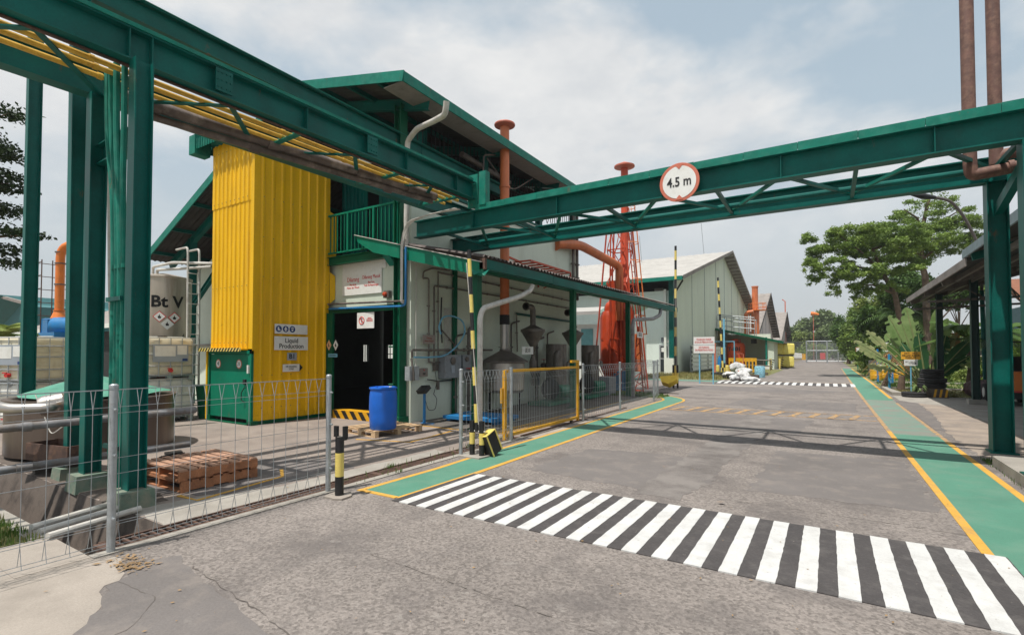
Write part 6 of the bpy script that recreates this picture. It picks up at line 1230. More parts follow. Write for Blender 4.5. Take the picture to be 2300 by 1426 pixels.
# left background sheds
def shed(pl,y,lab,wall,roofm,dep=14):
    t=T('shed',lab,'building',(pl[0][0],y,0)); a,b=pl
    MB().box(a[0],b[0],y+.5,y+dep,0,min(a[1],b[1])-.2).build('wall',wall,t)
    MB().prism([(a[0]-.5,y,a[1]),(b[0]+.5,y,b[1]),(b[0]+.5,y+dep,b[1]+2.6),(a[0]-.5,y+dep,a[1]+2.6)],(0,0,.12)).build('roof',roofm,t)
    MB().beam((a[0]-.5,y-.05,a[1]),(b[0]+.5,y-.05,b[1]),.06,.3).build('fascia',WALLW,t); return t
a=onD(0,705,34); b_=onD(250,650,34)
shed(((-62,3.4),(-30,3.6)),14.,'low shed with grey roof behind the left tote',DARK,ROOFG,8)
t=T('shed','teal gabled shed behind the low grey roof at the left edge','building',(-50,22,0)); p=onD(0,662,56); q=onD(62,680,56)
MB().prism([(p.x-12,p.y,0),(q.x+3,q.y,0),(q.x+3,q.y,q.z-.6),(q.x-2,q.y,q.z),(p.x,p.y,p.z),(p.x-12,p.y,p.z-3)],(0,10,0)).build('wall',TEALW if 0 else mat('dark_teal_cladding',(.03,.14,.15),.7),t); MB().beam((p.x-3,p.y-.2,p.z+.3),(q.x+3,q.y-.2,q.z-.5),.3,.3).build('barge_board',ROOFG,t)
t=T('small_roofed_shed','small white walled shed with aqua panel behind the machines','building',(-14,31,0)); p=onY(1285,690,30)
MB().box(-18,onY(1385,700,30).x,30.5,36,0,3.6).build('wall',WALLW,t); MB().box(onY(1299,740,30).x,onY(1325,740,30).x,30.44,30.49,0,3.3).build('aqua_panel',TEALW if 0 else mat('aqua_panel',(.13,.33,.34),.7),t)
a=onY(1280,705,29.4); b_=onY(1345,702,29.4); c_=onY(1366,683,29.4)
MB().prism([(a.x-3,29.4,a.z-.1),(b_.x,29.4,b_.z-.1),(b_.x+.1,29.4,b_.z+.1),(a.x-3,29.4,a.z+.15)],(0,7,.9)).build('roof',ROOFT,t); MB().prism([(b_.x,29.4,b_.z-.1),(c_.x+1,29.4,c_.z+.2),(c_.x+1,29.4,c_.z+.4),(b_.x,29.4,b_.z+.1)],(0,7,.4)).build('gable_trim',TEALW,t)
MB().box(onY(1357,750,30).x-.12,onY(1357,750,30).x+.12,30.3,30.45,0,4.2).build('column',G_teal,t)
MB().box(-45,-18,36,36.3,0,5).build('yard_wall',WALLW,label='long white yard wall behind the machines',cat='wall')
st=T('stone_wall','low rough stone wall with dark window above, behind the vent pipe','wall',(-30,13,0)); MB().box(-34,-18.5,12.6,12.9,0,1.5).build('stonework',mat('stone_wall',(.22,.22,.21),.9,var=.5,scale=9,bump=.6,bscale=10),st)
# ================================================================ covered area at right
rb=T('covered_shed','dark roofed open shed along the right side of the road','shed',(3,15,0)); EX=2.92
def slopez(x,z0): return z0+(x-EX)*.30
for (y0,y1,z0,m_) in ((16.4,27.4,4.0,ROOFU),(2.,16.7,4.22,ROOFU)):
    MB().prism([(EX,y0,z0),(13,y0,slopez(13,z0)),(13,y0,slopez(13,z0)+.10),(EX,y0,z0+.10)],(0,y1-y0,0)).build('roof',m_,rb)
    MB().beam((EX-.02,y0,z0-.02),(EX-.02,y1,z0-.02),.04,.20).build('fascia',mat('grey_blue_fascia',(.20,.27,.29),.6,var=.2,dirt=(.12,.11,.1),damt=.6,dscale=4) if z0>4.1 else ROOFG,rb)
MB().beam((EX,16.42,4.20),(7,16.42,5.45),.05,.24).build('fascia',ROOFG,rb)
for y in (8,12,16.2,20,23.3,26.9): MB().beam((EX+.05,y,3.86 if y>16.3 else 4.06),(12,y,6.5),.12,.18).build('rafter',SSD if y>17 or y<16 else G_teal,rb)
mb=MB()
for x in (3.3,4.2,5.4): mb.beam((x,2,slopez(x,3.88)),(x,27.3,slopez(x,3.82)),.08,.12)
mb.build('purlin',SSD,rb)
G_shade=mat('shade_green_column',(.004,.04,.036),.55)  # teal paint taken near black, the shed's shade put into its colour
for x,y in ((4.25,23.0),(3.85,26.6),(5.2,15.5),(8.5,23),(8.5,26.6)):
    MB().ib((x,y,.1),(x,y,slopez(x,3.85)),.24,.20,.015,(1,0,0)).build('column',G_shade,rb); MB().box(x-.22,x+.22,y-.2,y+.2,0,.16).build('footing',CONC,rb)
for y in (23.,26.6):
    mb=MB().beam((3.0,y,3.55),(12,y,3.75),.06,.08)
    for i in range(9): x=3.6+i*.9; mb.beam((x,y,3.6),(x+.45,y,slopez(x,3.75)),.04,.04).beam((x+.45,y,slopez(x,3.75)),(x+.9,y,3.6),.04,.04)
    mb.build('truss',SSD,rb)
MB().box(12.5,12.7,-4,27,0,7).build('rear_wall',mat('blue_rear_wall',(.10,.22,.32),.8),rb)
MB().box(9,16,34,34.3,0,3.4).build('blue_panel_wall',LBLUE,label='light blue painted wall beyond the covered shed',cat='wall')
MB().box(10.5,13,33.8,33.98,.8,2.6).build('white_window_board',WHT,label='white board on the light blue wall beyond the shed',cat='board')
# lamp
la=onD(2203,560,20); lp=T('street_lamp','curved grey lamp arm with a slim head above the shed roof','lamp',(la.x,la.y,0)); q1=onD(2135,450,20); q2=onD(2100,444,20); q3=onD(2046,438,20)
MB().tube([(la.x,la.y,4.2),la,onD(2165,485,20),q1,q2],.055,10,fil=.5).build('arm',SSD,lp); MB().tube([q2,q2.lerp(q3,.5),q3],[.07,.12,.03],10).build('lamp_head',BLK,lp); MB().tube([(la.x+.05,la.y,0),(la.x,la.y,4.2)],.08,10).build('pole',G_teal,lp)
# forklift tail
f=onZ(2236,910); fk=T('forklift','orange forklift truck parked under the shed roof, counterweight towards the road','forklift',(f.x+.6,f.y+.8,0)); fx,fy=f.x+.05,f.y
def rbox(mb,x0,x1,y0,y1,z0,z1,k=.1):
    P=[]
    for sx_,sy_,a0 in ((x1-k,y1-k,0),(x0+k,y1-k,90),(x0+k,y0+k,180),(x1-k,y0+k,270)):
        for a in (0,30,60,90): P.append((sx_+k*math.cos(R(a0+a)),sy_+k*math.sin(R(a0+a)),z0))
    return mb.prism(P,(0,0,z1-z0))
rbox(MB(),fx,fx+1.15,fy,fy+.75,.50,1.12,.15).build('counterweight',ORH,fk); rbox(MB(),fx-.01,fx+1.16,fy-.01,fy+.7,.44,.50,.15).build('red_band',RED,fk)
rbox(MB(),fx+.1,fx+1.05,fy+.1,fy+2.3,.22,.44,.08).build('chassis',BLK,fk); rbox(MB(),fx+.1,fx+1.05,fy+.75,fy+1.5,.5,1.0,.08).build('engine_cover',BLK,fk)
MB().box(fx+.3,fx+.85,fy+.9,fy+1.35,1.0,1.12).box(fx+.3,fx+.85,fy+.82,fy+.92,1.1,1.62).build('seat',RUB,fk)
mb=MB()
for x in (fx+.14,fx+1.02): mb.beam((x,fy+.65,1.0),(x,fy+.75,2.1),.06,.06,(1,0,0)).beam((x,fy+1.9,.6),(x,fy+1.7,2.1),.06,.06,(1,0,0))
for k in range(6): mb.beam((fx+.14,fy+.78+k*.18,2.12),(fx+1.02,fy+.78+k*.18,2.12),.05,.04)
mb.build('overhead_guard',BLK,fk)
for x in (fx+.12,fx+1.03):
    for y,rr_ in ((fy+.45,.26),(fy+1.9,.32)):
        w=MB().lathe([(rr_*.6,-.09),(rr_,-.09),(rr_,.09),(rr_*.6,.09)],(x,y,rr_),20,(1,0,0)).build('wheel',RUB,fk); MB().lathe([(rr_*.55,-.1),(rr_*.55,.1)],(x,y,rr_),14,(1,0,0)).build('rim',WHTP,w)
MB().beam((fx+.3,fy+2.35,.1),(fx+.3,fy+2.35,2.0),.08,.12,(1,0,0)).beam((fx+.85,fy+2.35,.1),(fx+.85,fy+2.35,2.0),.08,.12,(1,0,0)).box(fx+.25,fx+.35,fy+2.4,fy+3.4,.06,.1).box(fx+.8,fx+.9,fy+2.4,fy+3.4,.06,.1).build('mast',SSD,fk)
o=text('1',.3,(fx+.85,fy-.006,.86),'-y',LBLK,fk)
# ================================================================ things on the lawn
def tyre(c,R_,w,lab,grp='tyre stack on the planter'):
    o=MB().lathe([(R_*.58,0),(R_*.9,0),(R_,w*.18),(R_*1.0,w*.40),(R_*.975,w*.5),(R_*1.0,w*.6),(R_,w*.82),(R_*.9,w),(R_*.58,w),(R_*.54,w*.5),(R_*.58,0)],c,32).build('tyre',RUB,label=lab,cat='tyre',group=grp); return o
b=onZ(2100,893); 
pl=T('planter','square concrete planter with faded black and yellow stripes under the tyres','planter',(b.x,b.y+.45,0)); MB().add([(b.x-.50,b.y,0),(b.x+.42,b.y,0),(b.x+.42,b.y+.9,0),(b.x-.5,b.y+.9,0),(b.x-.44,b.y+.05,.36),(b.x+.36,b.y+.05,.36),(b.x+.36,b.y+.85,.36),(b.x-.44,b.y+.85,.36)],[(0,3,2,1),(4,5,6,7),(0,1,5,4),(1,2,6,5),(2,3,7,6),(3,0,4,7)]).build('trough',CONCD,pl)
mb=MB()
for k in range(3): x=b.x-.05+k*.17; mb.add([(x,b.y-.004,.02),(x+.07,b.y-.004,.02),(x+.13,b.y+.04,.32),(x+.06,b.y+.04,.32)],[(0,1,2,3)])
mb.build('faded_stripes',YELG,pl,flat=True)
for i,(R_,dz,l) in enumerate(((.46,.362,'lowest'),(.46,.56,'second'),(.38,.76,'third'),(.37,.93,'topmost'))): tyre((b.x-.03+.02*(i%2),b.y+.45,dz),R_,.19 if i<2 else .165,'black tyre stacked on the striped planter, %s of four'%l)
b2=onZ(2056,893); tyre((b2.x,b2.y+.4,.005),.40,.20,'single black tyre lying flat at the foot of the yellow sign','loose tyre')
b=onZ(2047,884); fs_=T('forklift_warning_sign','yellow warning board over a small white arrow plate on a light blue post','sign',(b.x,b.y,0)); sc_=(b-V((0,0,H))).dot(FW)
zt=onD(2047,790,sc_).z; zb=onD(2047,807,sc_).z; hw=.66/2
MB().tube([(b.x,b.y,0),(b.x,b.y,zt)],.028,10).build('post',LBLUE,fs_); MB().box(b.x-hw,b.x+hw,b.y-.05,b.y-.03,zb,zt).build('yellow_board',mat('amber_board',(.80,.40,.03),.5,var=.05),fs_)
text('HATI - HATI\nKELUAR MASUK\nFORKLIFT',.105,(b.x,b.y-.055,(zb+zt)/2),'-y',LBLK,fs_,sx=.8,sp=.9,bold=.002)
MB().box(b.x-.23,b.x+.23,b.y-.05,b.y-.03,zb-.27,zb-.012).build('white_plate',WHT,fs_); text('EXIT / MASUK\nEXIT',.07,(b.x-.02,b.y-.055,zb-.14),'-y',LBLK,fs_,sx=.8); MB().prism([(b.x+.03,b.y-.053,zb-.19),(b.x+.13,b.y-.053,zb-.19),(b.x+.13,b.y-.053,zb-.22),(b.x+.2,b.y-.053,zb-.175),(b.x+.13,b.y-.053,zb-.13),(b.x+.13,b.y-.053,zb-.16),(b.x+.03,b.y-.053,zb-.16)],(0,-.004,0)).build('arrow',LBLK,fs_,flat=True)
for px,py,pt,lab in ((1972,860,784,'blue post left of the drooping palm leaf'),(1998,873,795,'light blue post behind the drooping palm leaf')):
    b=onZ(px,py); s_=(b-V((0,0,H))).dot(FW); zt=onD(px,pt,s_).z; MB().box(b.x-.045,b.x+.045,b.y-.045,b.y+.045,0,zt).build('post',BLUE if px<1980 else mat('sky_blue_post',(.03,.26,.50),.5),label=lab,cat='post')
b=onZ(1992,862); nb=T('notice_frame','white notice panel in a blue frame on the lawn','notice board',(b.x,b.y,0)); s_=(b-V((0,0,H))).dot(FW); a1,a2=onD(1983,777,s_),onD(2003,790,s_); MB().box(a1.x,a2.x+.3,b.y,b.y+.04,a2.z,a1.z+.2).build('panel',WHT,nb); MB().box(a1.x,a2.x+.3,b.y-.02,b.y-.001,(a1.z+a2.z)/2-.02,(a1.z+a2.z)/2+.04).box(a2.x-.05,a2.x+.05,b.y+.04,b.y+.1,0,a1.z+.2).build('frame',BLUE,nb)
for i,(px,py,lab) in enumerate(((1968,853,'yellow drum lying on its side by the blue post'),(1984,851,'yellow drum beside the maroon locker'),(2018,851,'yellow drum right of the dry palm frond'))):
    b=onZ(px,py); dm=T('yellow_drum',lab,'drum',(b.x,b.y,0),'yellow drums on the lawn'); MB().lathe([(.31,0),(.33,.05),(.33,.30),(.345,.32),(.33,.34),(.33,.58),(.345,.6),(.33,.62),(.33,.88),(.30,.9)],(b.x,b.y,0),20).build('body',YELG,dm); MB().lathe([(.3,.9),(.3,.95),(.05,.95)],(b.x,b.y,0),20).build('lid',WHTP,dm)
b=onZ(1988,846); MB().box(b.x-.45,b.x+.35,b.y,b.y+.5,0,1.75).build('locker',mat('maroon_paint',(.13,.02,.02),.6),label='maroon metal locker behind the yellow drums',cat='locker')
b=onZ(1971,846); MB().box(b.x-.5,b.x+.3,b.y,b.y+.5,0,1.2).build('concrete_box',CONC,label='pale concrete box left of the maroon locker',cat='box')
b=onZ(1990,866); MB().beam((b.x,b.y,0),(b.x+.05,b.y,1.1),.07,.07,(1,0,0)).build('yellow_stake',YELG,label='yellow stake leaning at the palm root',cat='stake')
b=onZ(1927,829); s_=(b-V((0,0,H))).dot(FW); ss_=T('small_sign','small white sign with red border on a green post by the hedge','sign',(b.x,b.y,0)); a1,a2=onD(1923,781,s_),onD(1933,792,s_)
MB().tube([(b.x,b.y,0),(b.x,b.y,a2.z)],.05,8).build('post',G_bright,ss_); MB().box(a1.x-.05,a2.x+.05,b.y-.06,b.y-.04,a2.z-.05,a1.z+.05).build('board',REDP,ss_); MB().box(a1.x,a2.x,b.y-.08,b.y-.061,a2.z+.0,a1.z).build('face',WHT,ss_); text('STOP',.22,((a1.x+a2.x)/2,b.y-.085,(a1.z+a2.z)/2),'-y',RED,ss_,sx=.8) if 0 else None
blob('covered_heap',mat('dark_tarpaulin',(.09,.05,.05),.6,var=.5,scale=4,bump=.5,bscale=6),(4.95,25.6,0),(1.1,1.0,.7),'crumpled dark tarpaulin heap under the shed roof','tarpaulin heap',seed=5,p=2.2,amp=.08)

bb_=T('blue_building','pale blue building with brown roof glimpsed through the covered shed','building',(14,52,0)); MB().box(13,40,52,62,0,5.4).build('wall',mat('pale_blue_wall',(.24,.38,.48),.8,var=.1),bb_); MB().prism([(12,51,5.4),(41,51,5.4),(41,57,7.6),(12,57,7.6)],(0,0,.2)).build('roof',mat('brown_tile_roof',(.22,.09,.05),.9,var=.2),bb_)
for x in (15,19,23,27): MB().box(x,x+1.4,51.9,51.99,1,3.2).build('window',GLASS,bb_)
# ================================================================ vegetation
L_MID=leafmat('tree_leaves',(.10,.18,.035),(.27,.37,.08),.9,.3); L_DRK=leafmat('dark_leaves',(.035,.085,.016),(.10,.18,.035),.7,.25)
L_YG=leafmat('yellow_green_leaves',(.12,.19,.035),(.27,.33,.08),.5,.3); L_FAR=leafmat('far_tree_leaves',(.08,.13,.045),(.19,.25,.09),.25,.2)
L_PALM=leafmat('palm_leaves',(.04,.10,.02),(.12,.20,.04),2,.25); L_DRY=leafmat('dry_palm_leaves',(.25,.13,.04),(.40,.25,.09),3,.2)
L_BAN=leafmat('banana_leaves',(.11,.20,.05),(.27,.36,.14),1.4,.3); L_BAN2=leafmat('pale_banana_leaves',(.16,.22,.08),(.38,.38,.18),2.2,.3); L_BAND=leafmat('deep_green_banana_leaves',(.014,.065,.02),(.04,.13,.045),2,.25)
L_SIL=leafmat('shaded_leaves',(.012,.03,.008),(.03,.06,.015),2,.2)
BARK=mat('bark',(.13,.085,.06),.9,var=.35,scale=5,dirt=(.20,.16,.13),damt=.6,dscale=3,bump=.5,bscale=20)
def leaves(name,m,parent,clumps,n,size,seed=1,flat=.5,asp=2.2,shell=.45):
    """many leaf faces spread through ellipsoid clumps (cx,cy,cz,rx,ry,rz)"""
    g=np.random.default_rng(seed); C=np.array(clumps,float); w=(C[:,3]*C[:,4]*C[:,5])**(2/3); w/=w.sum(); k=g.choice(len(C),n,p=w)
    d=g.normal(size=(n,3)); d/=np.linalg.norm(d,axis=1)[:,None]; rad=g.random(n)**shell; P=C[k,:3]+d*C[k,3:]*rad[:,None]+g.normal(size=(n,3))*size*.6
    nr=g.normal(size=(n,3)); nr[:,2]=nr[:,2]*.6+np.sign(nr[:,2])*flat*1.4; nr/=np.linalg.norm(nr,axis=1)[:,None]
    t=np.cross(nr,g.normal(size=(n,3))); t/=np.linalg.norm(t,axis=1)[:,None]; b=np.cross(nr,t); s=size*(.55+.9*g.random(n))[:,None]
    L=np.array(parent_loc(parent)) if parent else np.zeros(3); P=P-L
    v=np.stack([P-t*s*.5*asp/2,P-b*s*.35+nr*s*.08,P+t*s*.5*asp/2,P+b*s*.35+nr*s*.08],1).reshape(-1,3)
    me=bpy.data.meshes.new(name); me.vertices.add(4*n); me.vertices.foreach_set('co',v.ravel()); me.loops.add(4*n); me.loops.foreach_set('vertex_index',np.arange(4*n,dtype=np.int32)); me.polygons.add(n); me.polygons.foreach_set('loop_start',np.arange(0,4*n,4,dtype=np.int32)); me.update(); me.validate()
    me.materials.append(m); o=bpy.data.objects.new(name,me); COL.objects.link(o)
    if parent: o.parent=parent
    return o
def tree(name,label,base,trunk,branches,clumps,n,size,m,seed=1,flat=.5,cat='tree',group=None,shell=.45,th=.2):
    t=T(name,label,cat,(base[0],base[1],0),group); mb=MB(); k=len(trunk); mb.tube(trunk,[th*(1-.6*i/(k-1)) for i in range(k)],10)
    for b in branches: kk=len(b); mb.tube(b,[th*.45*(1-.75*i/(kk-1)) for i in range(kk)],6)
    mb.build('trunk',BARK,t); leaves('crown',m,t,clumps,n,size,seed,flat,shell=shell); return t
def autobranch(p,clumps,seed=0):
    r=random.Random(seed); return [[p+V((0,0,r.uniform(-.4,.3))),p.lerp(V(c[:3]),.5)+V((0,0,-.15)),V(c[:3])] for c in clumps]
# tiered tree right of the road
D=40.; o_=onD(2072,640,D); r=random.Random(21); cl=[]
def tier(px,py,wpx,dpx,n,ry=1.6):
    c=onD(px,py,D); s=D/1133
    for i in range(int(n*2.4)):
        u=r.uniform(-1,1); e=abs(u)**1.5
        cl.append((c.x+u*wpx*s*.58,c.y+r.uniform(-1,1)*ry*(1-.4*e),c.z+(r.uniform(-1,1)*.40-.25*e)*dpx*s,wpx*s*.15*r.uniform(.5,1.1)*(1-.4*e),ry*.34*r.uniform(.6,1.2),dpx*s*.17*r.uniform(.5,1.3)))
for a in ((2105,436,30,14,3,.5),(2090,450,80,16,5,.9),(2085,468,110,20,7,1.3),(2150,468,60,12,3,1.),(2080,492,150,24,10,1.8),(2130,508,130,22,8,2),(2060,515,190,26,12,2.2),(2150,540,130,24,8,2.2),(2040,545,200,34,14,2.6),(2100,565,150,24,9,2.2)): tier(*a)
tr_=[V((o_.x+.3,o_.y,0)),V((o_.x+.25,o_.y,2.5)),onD(2078,620,D),onD(2068,585,D),onD(2070,520,D),onD(2088,440,D)]
br=[[tr_[2],onD(2052,575,D),onD(2000,545,D)],[tr_[3],onD(2100,560,D),onD(2160,535,D)],[tr_[3],onD(2040,540,D),onD(1990,520,D)],[tr_[4],onD(2110,500,D),onD(2160,470,D)],[tr_[4],onD(2060,490,D),onD(2030,470,D)]]
tree('shade_tree','tall tiered shade tree with layered branches right of the road',o_,tr_,br,cl,44000,.13,L_MID,3,.5,th=.30)
cl=[]; D=36.
for a in ((1880,520,120,22,8,1.5),(1960,525,150,28,10,2.2),(2010,545,120,30,8,2),(1930,555,170,30,10,2),(1990,580,130,30,8,2),(1860,590,90,26,7,1.3),(1900,610,120,30,8,1.8),(1960,610,140,30,9,2),(1860,622,70,20,4,1),(1930,640,90,24,5,1.3),(1890,655,50,14,3,.7),(1980,650,90,26,5,1.5)): tier(*a)
b=onD(2030,700,D); tr_=[V((b.x,b.y,0)),V((b.x,b.y,2.5)),onD(2010,660,D),onD(1980,610,D),onD(1960,560,D)]
br=[[tr_[3],onD(1930,600,D),onD(1870,585,D)],[tr_[3],onD(1940,570,D),onD(1880,525,D)],[tr_[2],onD(1960,640,D),onD(1900,640,D)],[tr_[4],onD(1990,550,D),onD(2030,540,D)]]
tree('shade_tree','spreading shade tree leaning over the road in front of the tiered tree',b,tr_,br,cl,50000,.13,L_MID,5,.5,th=.24)
# dense shrubs and trees behind
def bush(px,py,wpx,hpx,D,m,lab,n=9000,size=.2,seed=1,name='broadleaf_tree',nc=14,base=True,cat='tree',group=None):
    r=random.Random(seed); s=D/1133; c=onD(px,py,D); cl=[]
    for i in range(nc):
        a=r.uniform(0,6.28); q=r.random()**.5*.75; cl.append((c.x+math.cos(a)*q*wpx*s*.5,c.y+r.uniform(-.5,.5)*wpx*s*.4,c.z+math.sin(a)*q*hpx*s*.5,wpx*s*.5*r.uniform(.22,.42),wpx*s*.5*r.uniform(.22,.4),hpx*s*.5*r.uniform(.22,.42)))
    tr=[V((c.x,c.y,0)),V((c.x+.1,c.y,max(.3,c.z*.5))),V((c.x,c.y,c.z+hpx*s*.2))]
    return tree(name,lab,c,tr,[[tr[1],V(q[:3])] for q in cl[:5]],cl,n,size,m,seed,.3,cat=cat,th=max(.05,min(.3,hpx*s*.04)),group=group)
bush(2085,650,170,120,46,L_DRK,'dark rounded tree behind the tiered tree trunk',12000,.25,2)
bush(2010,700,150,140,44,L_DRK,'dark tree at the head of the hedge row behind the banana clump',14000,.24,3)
bush(1960,715,100,130,56,L_YG,'bright conical tree in the hedge row right of the road',12000,.22,4)
bush(1925,745,90,120,66,L_MID,'mid green tree in the hedge row, middle of the row',10000,.24,5)
bush(1905,755,70,110,78,L_DRK,'dark tree in the hedge row, second nearest the gate',9000,.28,6)
bush(1893,765,50,90,92,L_MID,'green tree in the hedge row, beside the gate',8000,.3,7)
bush(2040,760,160,110,48,L_DRK,'dense dark shrub behind the notice frame',12000,.2,8,'shrub',cat='shrub')
bush(1975,800,110,60,46,L_MID,'leafy shrub with red flowers behind the yellow drums',8000,.16,9,'shrub',cat='shrub')
bush(2150,650,120,70,58,L_MID,'pale tree crown seen above the shed roof',8000,.3,10)
bush(1835,735,90,80,150,L_FAR,'large rounded far tree behind the windsock',11000,.7,11)
bush(1870,765,80,70,140,L_FAR,'far green tree between windsock and hedge row',9000,.6,12)
bush(1792,770,60,50,150,L_YG,'dry yellowish far tree left of the windsock',7000,.6,13)
bush(1825,790,90,40,128,L_YG,'low yellow green far shrubs behind the gate',7000,.45,14,'shrub',cat='shrub')
bush(1790,745,34,40,160,L_FAR,'thin dark far tree beside the last warehouse',4000,.6,15)
bush(2250,790,100,130,34,L_MID,'bright shrub seen through the open shed',7000,.2,16,'shrub',cat='shrub')
bush(2200,850,110,50,31,L_YG,'low yellow green shrub beyond the shed posts',5000,.12,17,'shrub',cat='shrub')
bush(2110,840,70,50,30,L_MID,'low leafy plant behind the tyre stack',4000,.12,18,'shrub',cat='shrub')
bush(1950,815,60,30,50,L_YG,'clipped low hedge by the lawn edge',4000,.1,19,'hedge',cat='hedge')
# far tree line as one mass
g=[]; r=random.Random(33)
for i in range(60): x=-70+i*3.2; g.append((x,215+r.uniform(-6,6),3.5+r.uniform(-1,2),4,4,4+r.uniform(-1,2)))
o=leaves('distant_woodland',L_FAR,None,g,30000,1.1,9,.2); tag(o,'hazy line of distant trees beyond the gate',None,None,'stuff')
# left edge tree: dark branches reaching in
cl=[]; D=13.
for px,py,wpx,h in ((15,248,60,18),(25,262,50,14),(-20,330,110,40),(20,350,60,26),(-10,400,120,40),(25,425,60,20),(0,470,100,30),(30,520,80,18),(60,528,50,12),(-10,560,90,30),(15,590,60,16),(-60,300,120,60),(-70,420,120,80),(-80,540,120,60)):
    c=onD(px,py,D); s=D/1133; cl.append((c.x,c.y,c.z,wpx*s*.5,.6,h*s*.5))
b=onD(-260,700,D); tr_=[V((b.x,b.y,0)),onD(-250,600,D),onD(-220,400,D)]
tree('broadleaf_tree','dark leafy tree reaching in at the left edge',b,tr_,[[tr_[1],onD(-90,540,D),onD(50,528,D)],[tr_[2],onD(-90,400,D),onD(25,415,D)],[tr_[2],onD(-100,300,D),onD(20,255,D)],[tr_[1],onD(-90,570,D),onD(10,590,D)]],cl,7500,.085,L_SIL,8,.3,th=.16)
# palms
def frond(mb,o,az,el,L,droop,w=.5,n=22,leafw=.035,tw=0):
    o=V(o); d=V((math.cos(az),math.sin(az),0)); P=[]
    for i in range(n+1):
        t=i/n; P.append(o+d*(L*t*math.cos(el))+V((0,0,L*t*math.sin(el)-droop*L*t*t)))
    mb.tube(P[::3]+([P[-1]] if n%3 else []),[.02*(1-.8*i/len(P[::3])) for i in range(len(P[::3]+([P[-1]] if n%3 else [])))],5)
    s=V((-d.y,d.x,0))
    for i in range(2,n+1):
        t=i/n; q=w*math.sin(math.pi*min(1,t*.85+.12))**.7; tan_=(P[i]-P[i-1]).normalized()
        for sg in (-1,1):
            tip=P[i]+s*sg*q*.8+tan_*q*.55+V((0,0,-q*.35)); a=P[i]-tan_*leafw; b=P[i]+tan_*leafw; mid=P[i].lerp(tip,.5)+V((0,0,.04*q))
            mb.add([a,b,mid+tan_*leafw*.8,tip,mid-tan_*leafw*.8],[(0,1,2,4),(4,2,3)])
def palm(base,h,n,L,lab,m=L_PALM,seed=1,w=.5,droop=.55,th=.14,name='palm'):
    t=T(name,lab,'palm',(base[0],base[1],0)); r=random.Random(seed)
    MB().tube([(base[0],base[1],0),(base[0]+.1,base[1],h*.5),(base[0],base[1],h)],[th*1.2,th,th*.8],12).build('trunk',BARK,t)
    mb=MB()
    for i in range(n): a=i*2.4+r.uniform(-.2,.2); frond(mb,(base[0],base[1],h),a,r.uniform(.2,1.15),L*r.uniform(.8,1.1),droop*r.uniform(.7,1.3),w)
    mb.build('fronds',m,t,flat=True)
    return t
b=onZ(2178,885); palm((b.x,b.y),2.3,18,2.3,'fan of palm fronds between the shed posts',seed=3,w=.5)
b=onZ(2262,870); palm((b.x+.2,b.y+2),2.6,22,2.1,'dark palm seen between the gantry column and right edge',L_DRK,seed=4,w=.55)
b=onZ(1955,835); palm((b.x+.5,b.y),3.2,12,3.0,'coconut palm with hanging fronds in the hedge row',L_DRK,seed=6,w=.6,droop=.8)
b=onZ(2020,840); palm((b.x,b.y),4.6,14,3.4,'taller coconut palm behind the banana clump',L_DRK,seed=7,w=.7,droop=.8)
b=onD(8,880,16); palm((b.x-1.0,b.y),2.2,15,1.9,'spiky palm behind the left totes',L_YG,seed=8,w=.35,droop=.6)
# traveller palm: long paddle leaves
def paddle(mb,mr,o,az,el,Lp,Lb,wd,droop,seed,roll=0.,tear=.25):
    r=random.Random(seed); d=V((math.cos(az),math.sin(az),0)); P=[];n=26; L=Lp+Lb
    for i in range(n+1): t=i/n; P.append(V(o)+d*(L*t*math.cos(el))+V((0,0,L*t*math.sin(el)-droop*L*t**2.4)))
    mr.tube(P[::2],[.045*(1-.85*i/len(P[::2]))+.004 for i in range(len(P[::2]))],6)
    s0=V((-d.y,d.x,0)); k0=int(n*Lp/L); prev=None
    for sg in (-1,1):
        prev=None; cut=0
        for i in range(k0,n+1):
            t=(i-k0)/(n-k0); q=wd*min(1,(math.sin(math.pi*min(1,t*.93+.06)))**.5); tn=(P[i]-P[max(0,i-1)]).normalized(); s=(s0*math.cos(roll)+s0.cross(tn)*math.sin(roll))
            m1=P[i]+s*sg*q*.5+V((0,0,q*.12)); e1=P[i]+s*sg*q+V((0,0,-q*.10+r.uniform(-.02,.02)))+tn*q*.25
            if prev and r.random()>tear*.6:
                mb.add([prev[0],P[i],m1,prev[1]],[(0,1,2,3)]); 
                e=e1 if r.random()>tear else m1.lerp(e1,.75); mb.add([prev[1],m1,e,prev[2]],[(0,1,2,3)])
            elif prev: mb.add([prev[0],P[i],P[i].lerp(m1,.8),prev[1]],[(0,1,2,3)])
            prev=(P[i],m1,e1)
tb=onZ(2090,884); tb=V((tb.x,tb.y+1.4,0)); tv=T('traveller_palm','big banana like clump with long torn paddle leaves behind the tyre stack','plant',tuple(tb))
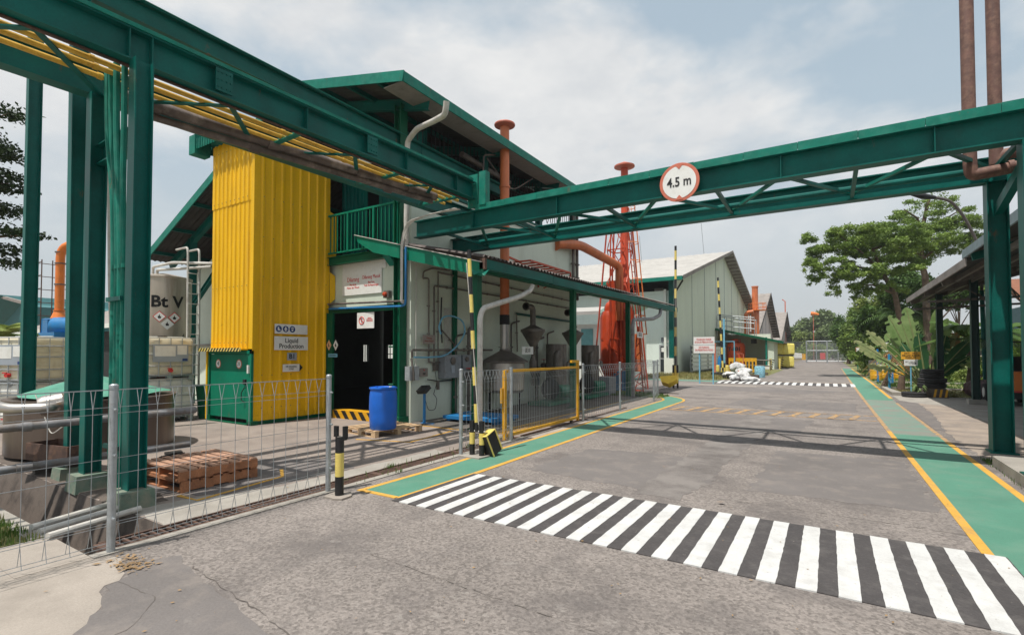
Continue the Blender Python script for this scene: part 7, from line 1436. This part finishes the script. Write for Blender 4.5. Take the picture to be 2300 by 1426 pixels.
specs=[(-1,80,2.4,1.9,.36,.04,1.35,.12,L_BAN),(-1,71,2.4,1.8,.38,.07,1.3,.12,L_BAN),(-1,62,2.0,1.6,.30,.12,1.2,.3,L_BAN),(-1,55,2.4,1.7,.27,.10,1.3,.4,L_BAN2),(-1,46,2.4,1.6,.27,.12,1.35,.4,L_BAN2),(-1,37,2.5,1.6,.26,.12,1.3,.5,L_BAN2),(-1,30,1.6,1.4,.26,.14,1.2,.6,L_BAN2),
(1,86,2.3,1.8,.32,.04,1.3,.15,L_BAN),(1,76,2.1,1.7,.30,.08,1.3,.15,L_BAN),(1,66,2.2,1.4,.28,.10,1.3,.35,L_DRY),(1,60,1.3,1.7,.36,.10,1.35,.05,L_BAND),(1,42,1.6,1.5,.30,.2,1.2,.3,L_BAN),(-1,84,.7,2.1,.36,.03,1.4,.05,L_BAND),(1,80,.9,1.8,.34,.05,1.4,.05,L_BAND),(-1,66,1.0,1.7,.26,.1,1.2,.15,L_BAND),(1,50,.9,1.5,.3,.12,1.2,.2,L_BAND),(-1,48,1.1,1.5,.28,.2,1.1,.3,L_BAN),(-1,75,1.6,1.7,.30,.08,1.2,.2,L_DRK),(1,84,1.5,1.8,.30,.05,1.3,.15,L_BAN),(-1,60,1.5,1.5,.26,.15,1.3,.35,L_DRK),(1,70,1.7,1.5,.28,.12,1.2,.3,L_BAN2),(-1,78,1.9,1.6,.30,.10,1.0,.25,L_BAN),(1,56,1.9,1.4,.28,.18,1.3,.35,L_DRK)]
for i,(sd_,el,lp_,lb,wd,dr_,roll,tear,mm) in enumerate(specs):
    mb,mr=MB(),MB(); az=(R(180-28) if sd_<0 else R(-28))+.25*math.sin(i*2.1); wd*=(.88 if i in (0,1,2,8,9) else .72); lp_*=.90; lb*=.92; tear=min(.8,tear+.1); dr_+=.03; tear=min(.75,tear+.12); paddle(mb,mr,tb+V((sd_*.12+.1*math.cos(i),-.25+.12*math.sin(i*1.7)-(.5 if mm is L_BAND else 0),.25)),az,R(el),lp_,lb,wd,dr_,i+40,roll,tear); lf=mb.build('leaf',mm,tv,flat=True); mr.build('midrib',L_BAN2,lf)
MB().tube([tb,tb+V((0,0,1.2))],[.22,.16],12).tube([tb+V((.25,-.1,0)),tb+V((.3,-.1,1.4))],[.12,.08],10).tube([tb+V((-.9,-.3,0)),tb+V((-.85,-.3,.7))],[.16,.12],10).build('stem',BARK,tv)
b=onZ(1990,868); mb=MB()
for i in range(7): frond(mb,(b.x+.45,b.y+.2,1.9),R(180+i*24),-.2-.1*i,1.5,.6,.22,18,.03)
t=T('dry_palm','small palm with hanging brown dry fronds in front of the lawn','palm',(b.x+.4,b.y+.2,0)); mb.build('fronds',L_DRY,t,flat=True); MB().tube([(b.x-.1,b.y,0),(b.x+.2,b.y+.1,.8),(b.x+.45,b.y+.2,2.0)],[.13,.09,.06],10).build('trunk',BARK,t)
mb=MB()
for i in range(8): frond(mb,(b.x+.45,b.y+.2,2.0),R(20+i*45),.55,1.9,.75,.3,18,.03)
mb.build('fronds',L_PALM,t,flat=True)
b=onZ(2078,893); mb=MB(); r=random.Random(6)
for i in range(60):
    a=r.uniform(0,6.28); l=r.uniform(.3,.6); d=V((math.cos(a),math.sin(a),0)); p=V((b.x-.1,b.y+.5,0))+d*.08; s=V((-d.y,d.x,0))*.02; k=p+d*l*.35+V((0,0,l*.8)); e=p+d*l*.9+V((0,0,l*.55)); mb.add([p-s,p+s,k+s,e,k-s],[(0,1,2,4),(4,2,3)])
mb.build('strap_leaf_plant',L_BAN,label='strappy green plant at the foot of the planter',cat='plant',flat=True)
# ================================================================ air
hm=bpy.data.materials.new('haze_air'); hm.use_nodes=True; t=hm.node_tree; t.nodes.clear()
pv=nd(t,'ShaderNodeVolumePrincipled',Density=.0005,Anisotropy=.3); pv.inputs['Color'].default_value=(.95,.97,1,1)
t.links.new(pv.outputs[0],nd(t,'ShaderNodeOutputMaterial').inputs['Volume'])
o=MB().box(-90,60,-20,262,-1.2,30).build('haze',hm,kind='stuff',flat=True); o['label']='thin pale haze softening the far trees'
S.cycles.volume_bounces=0
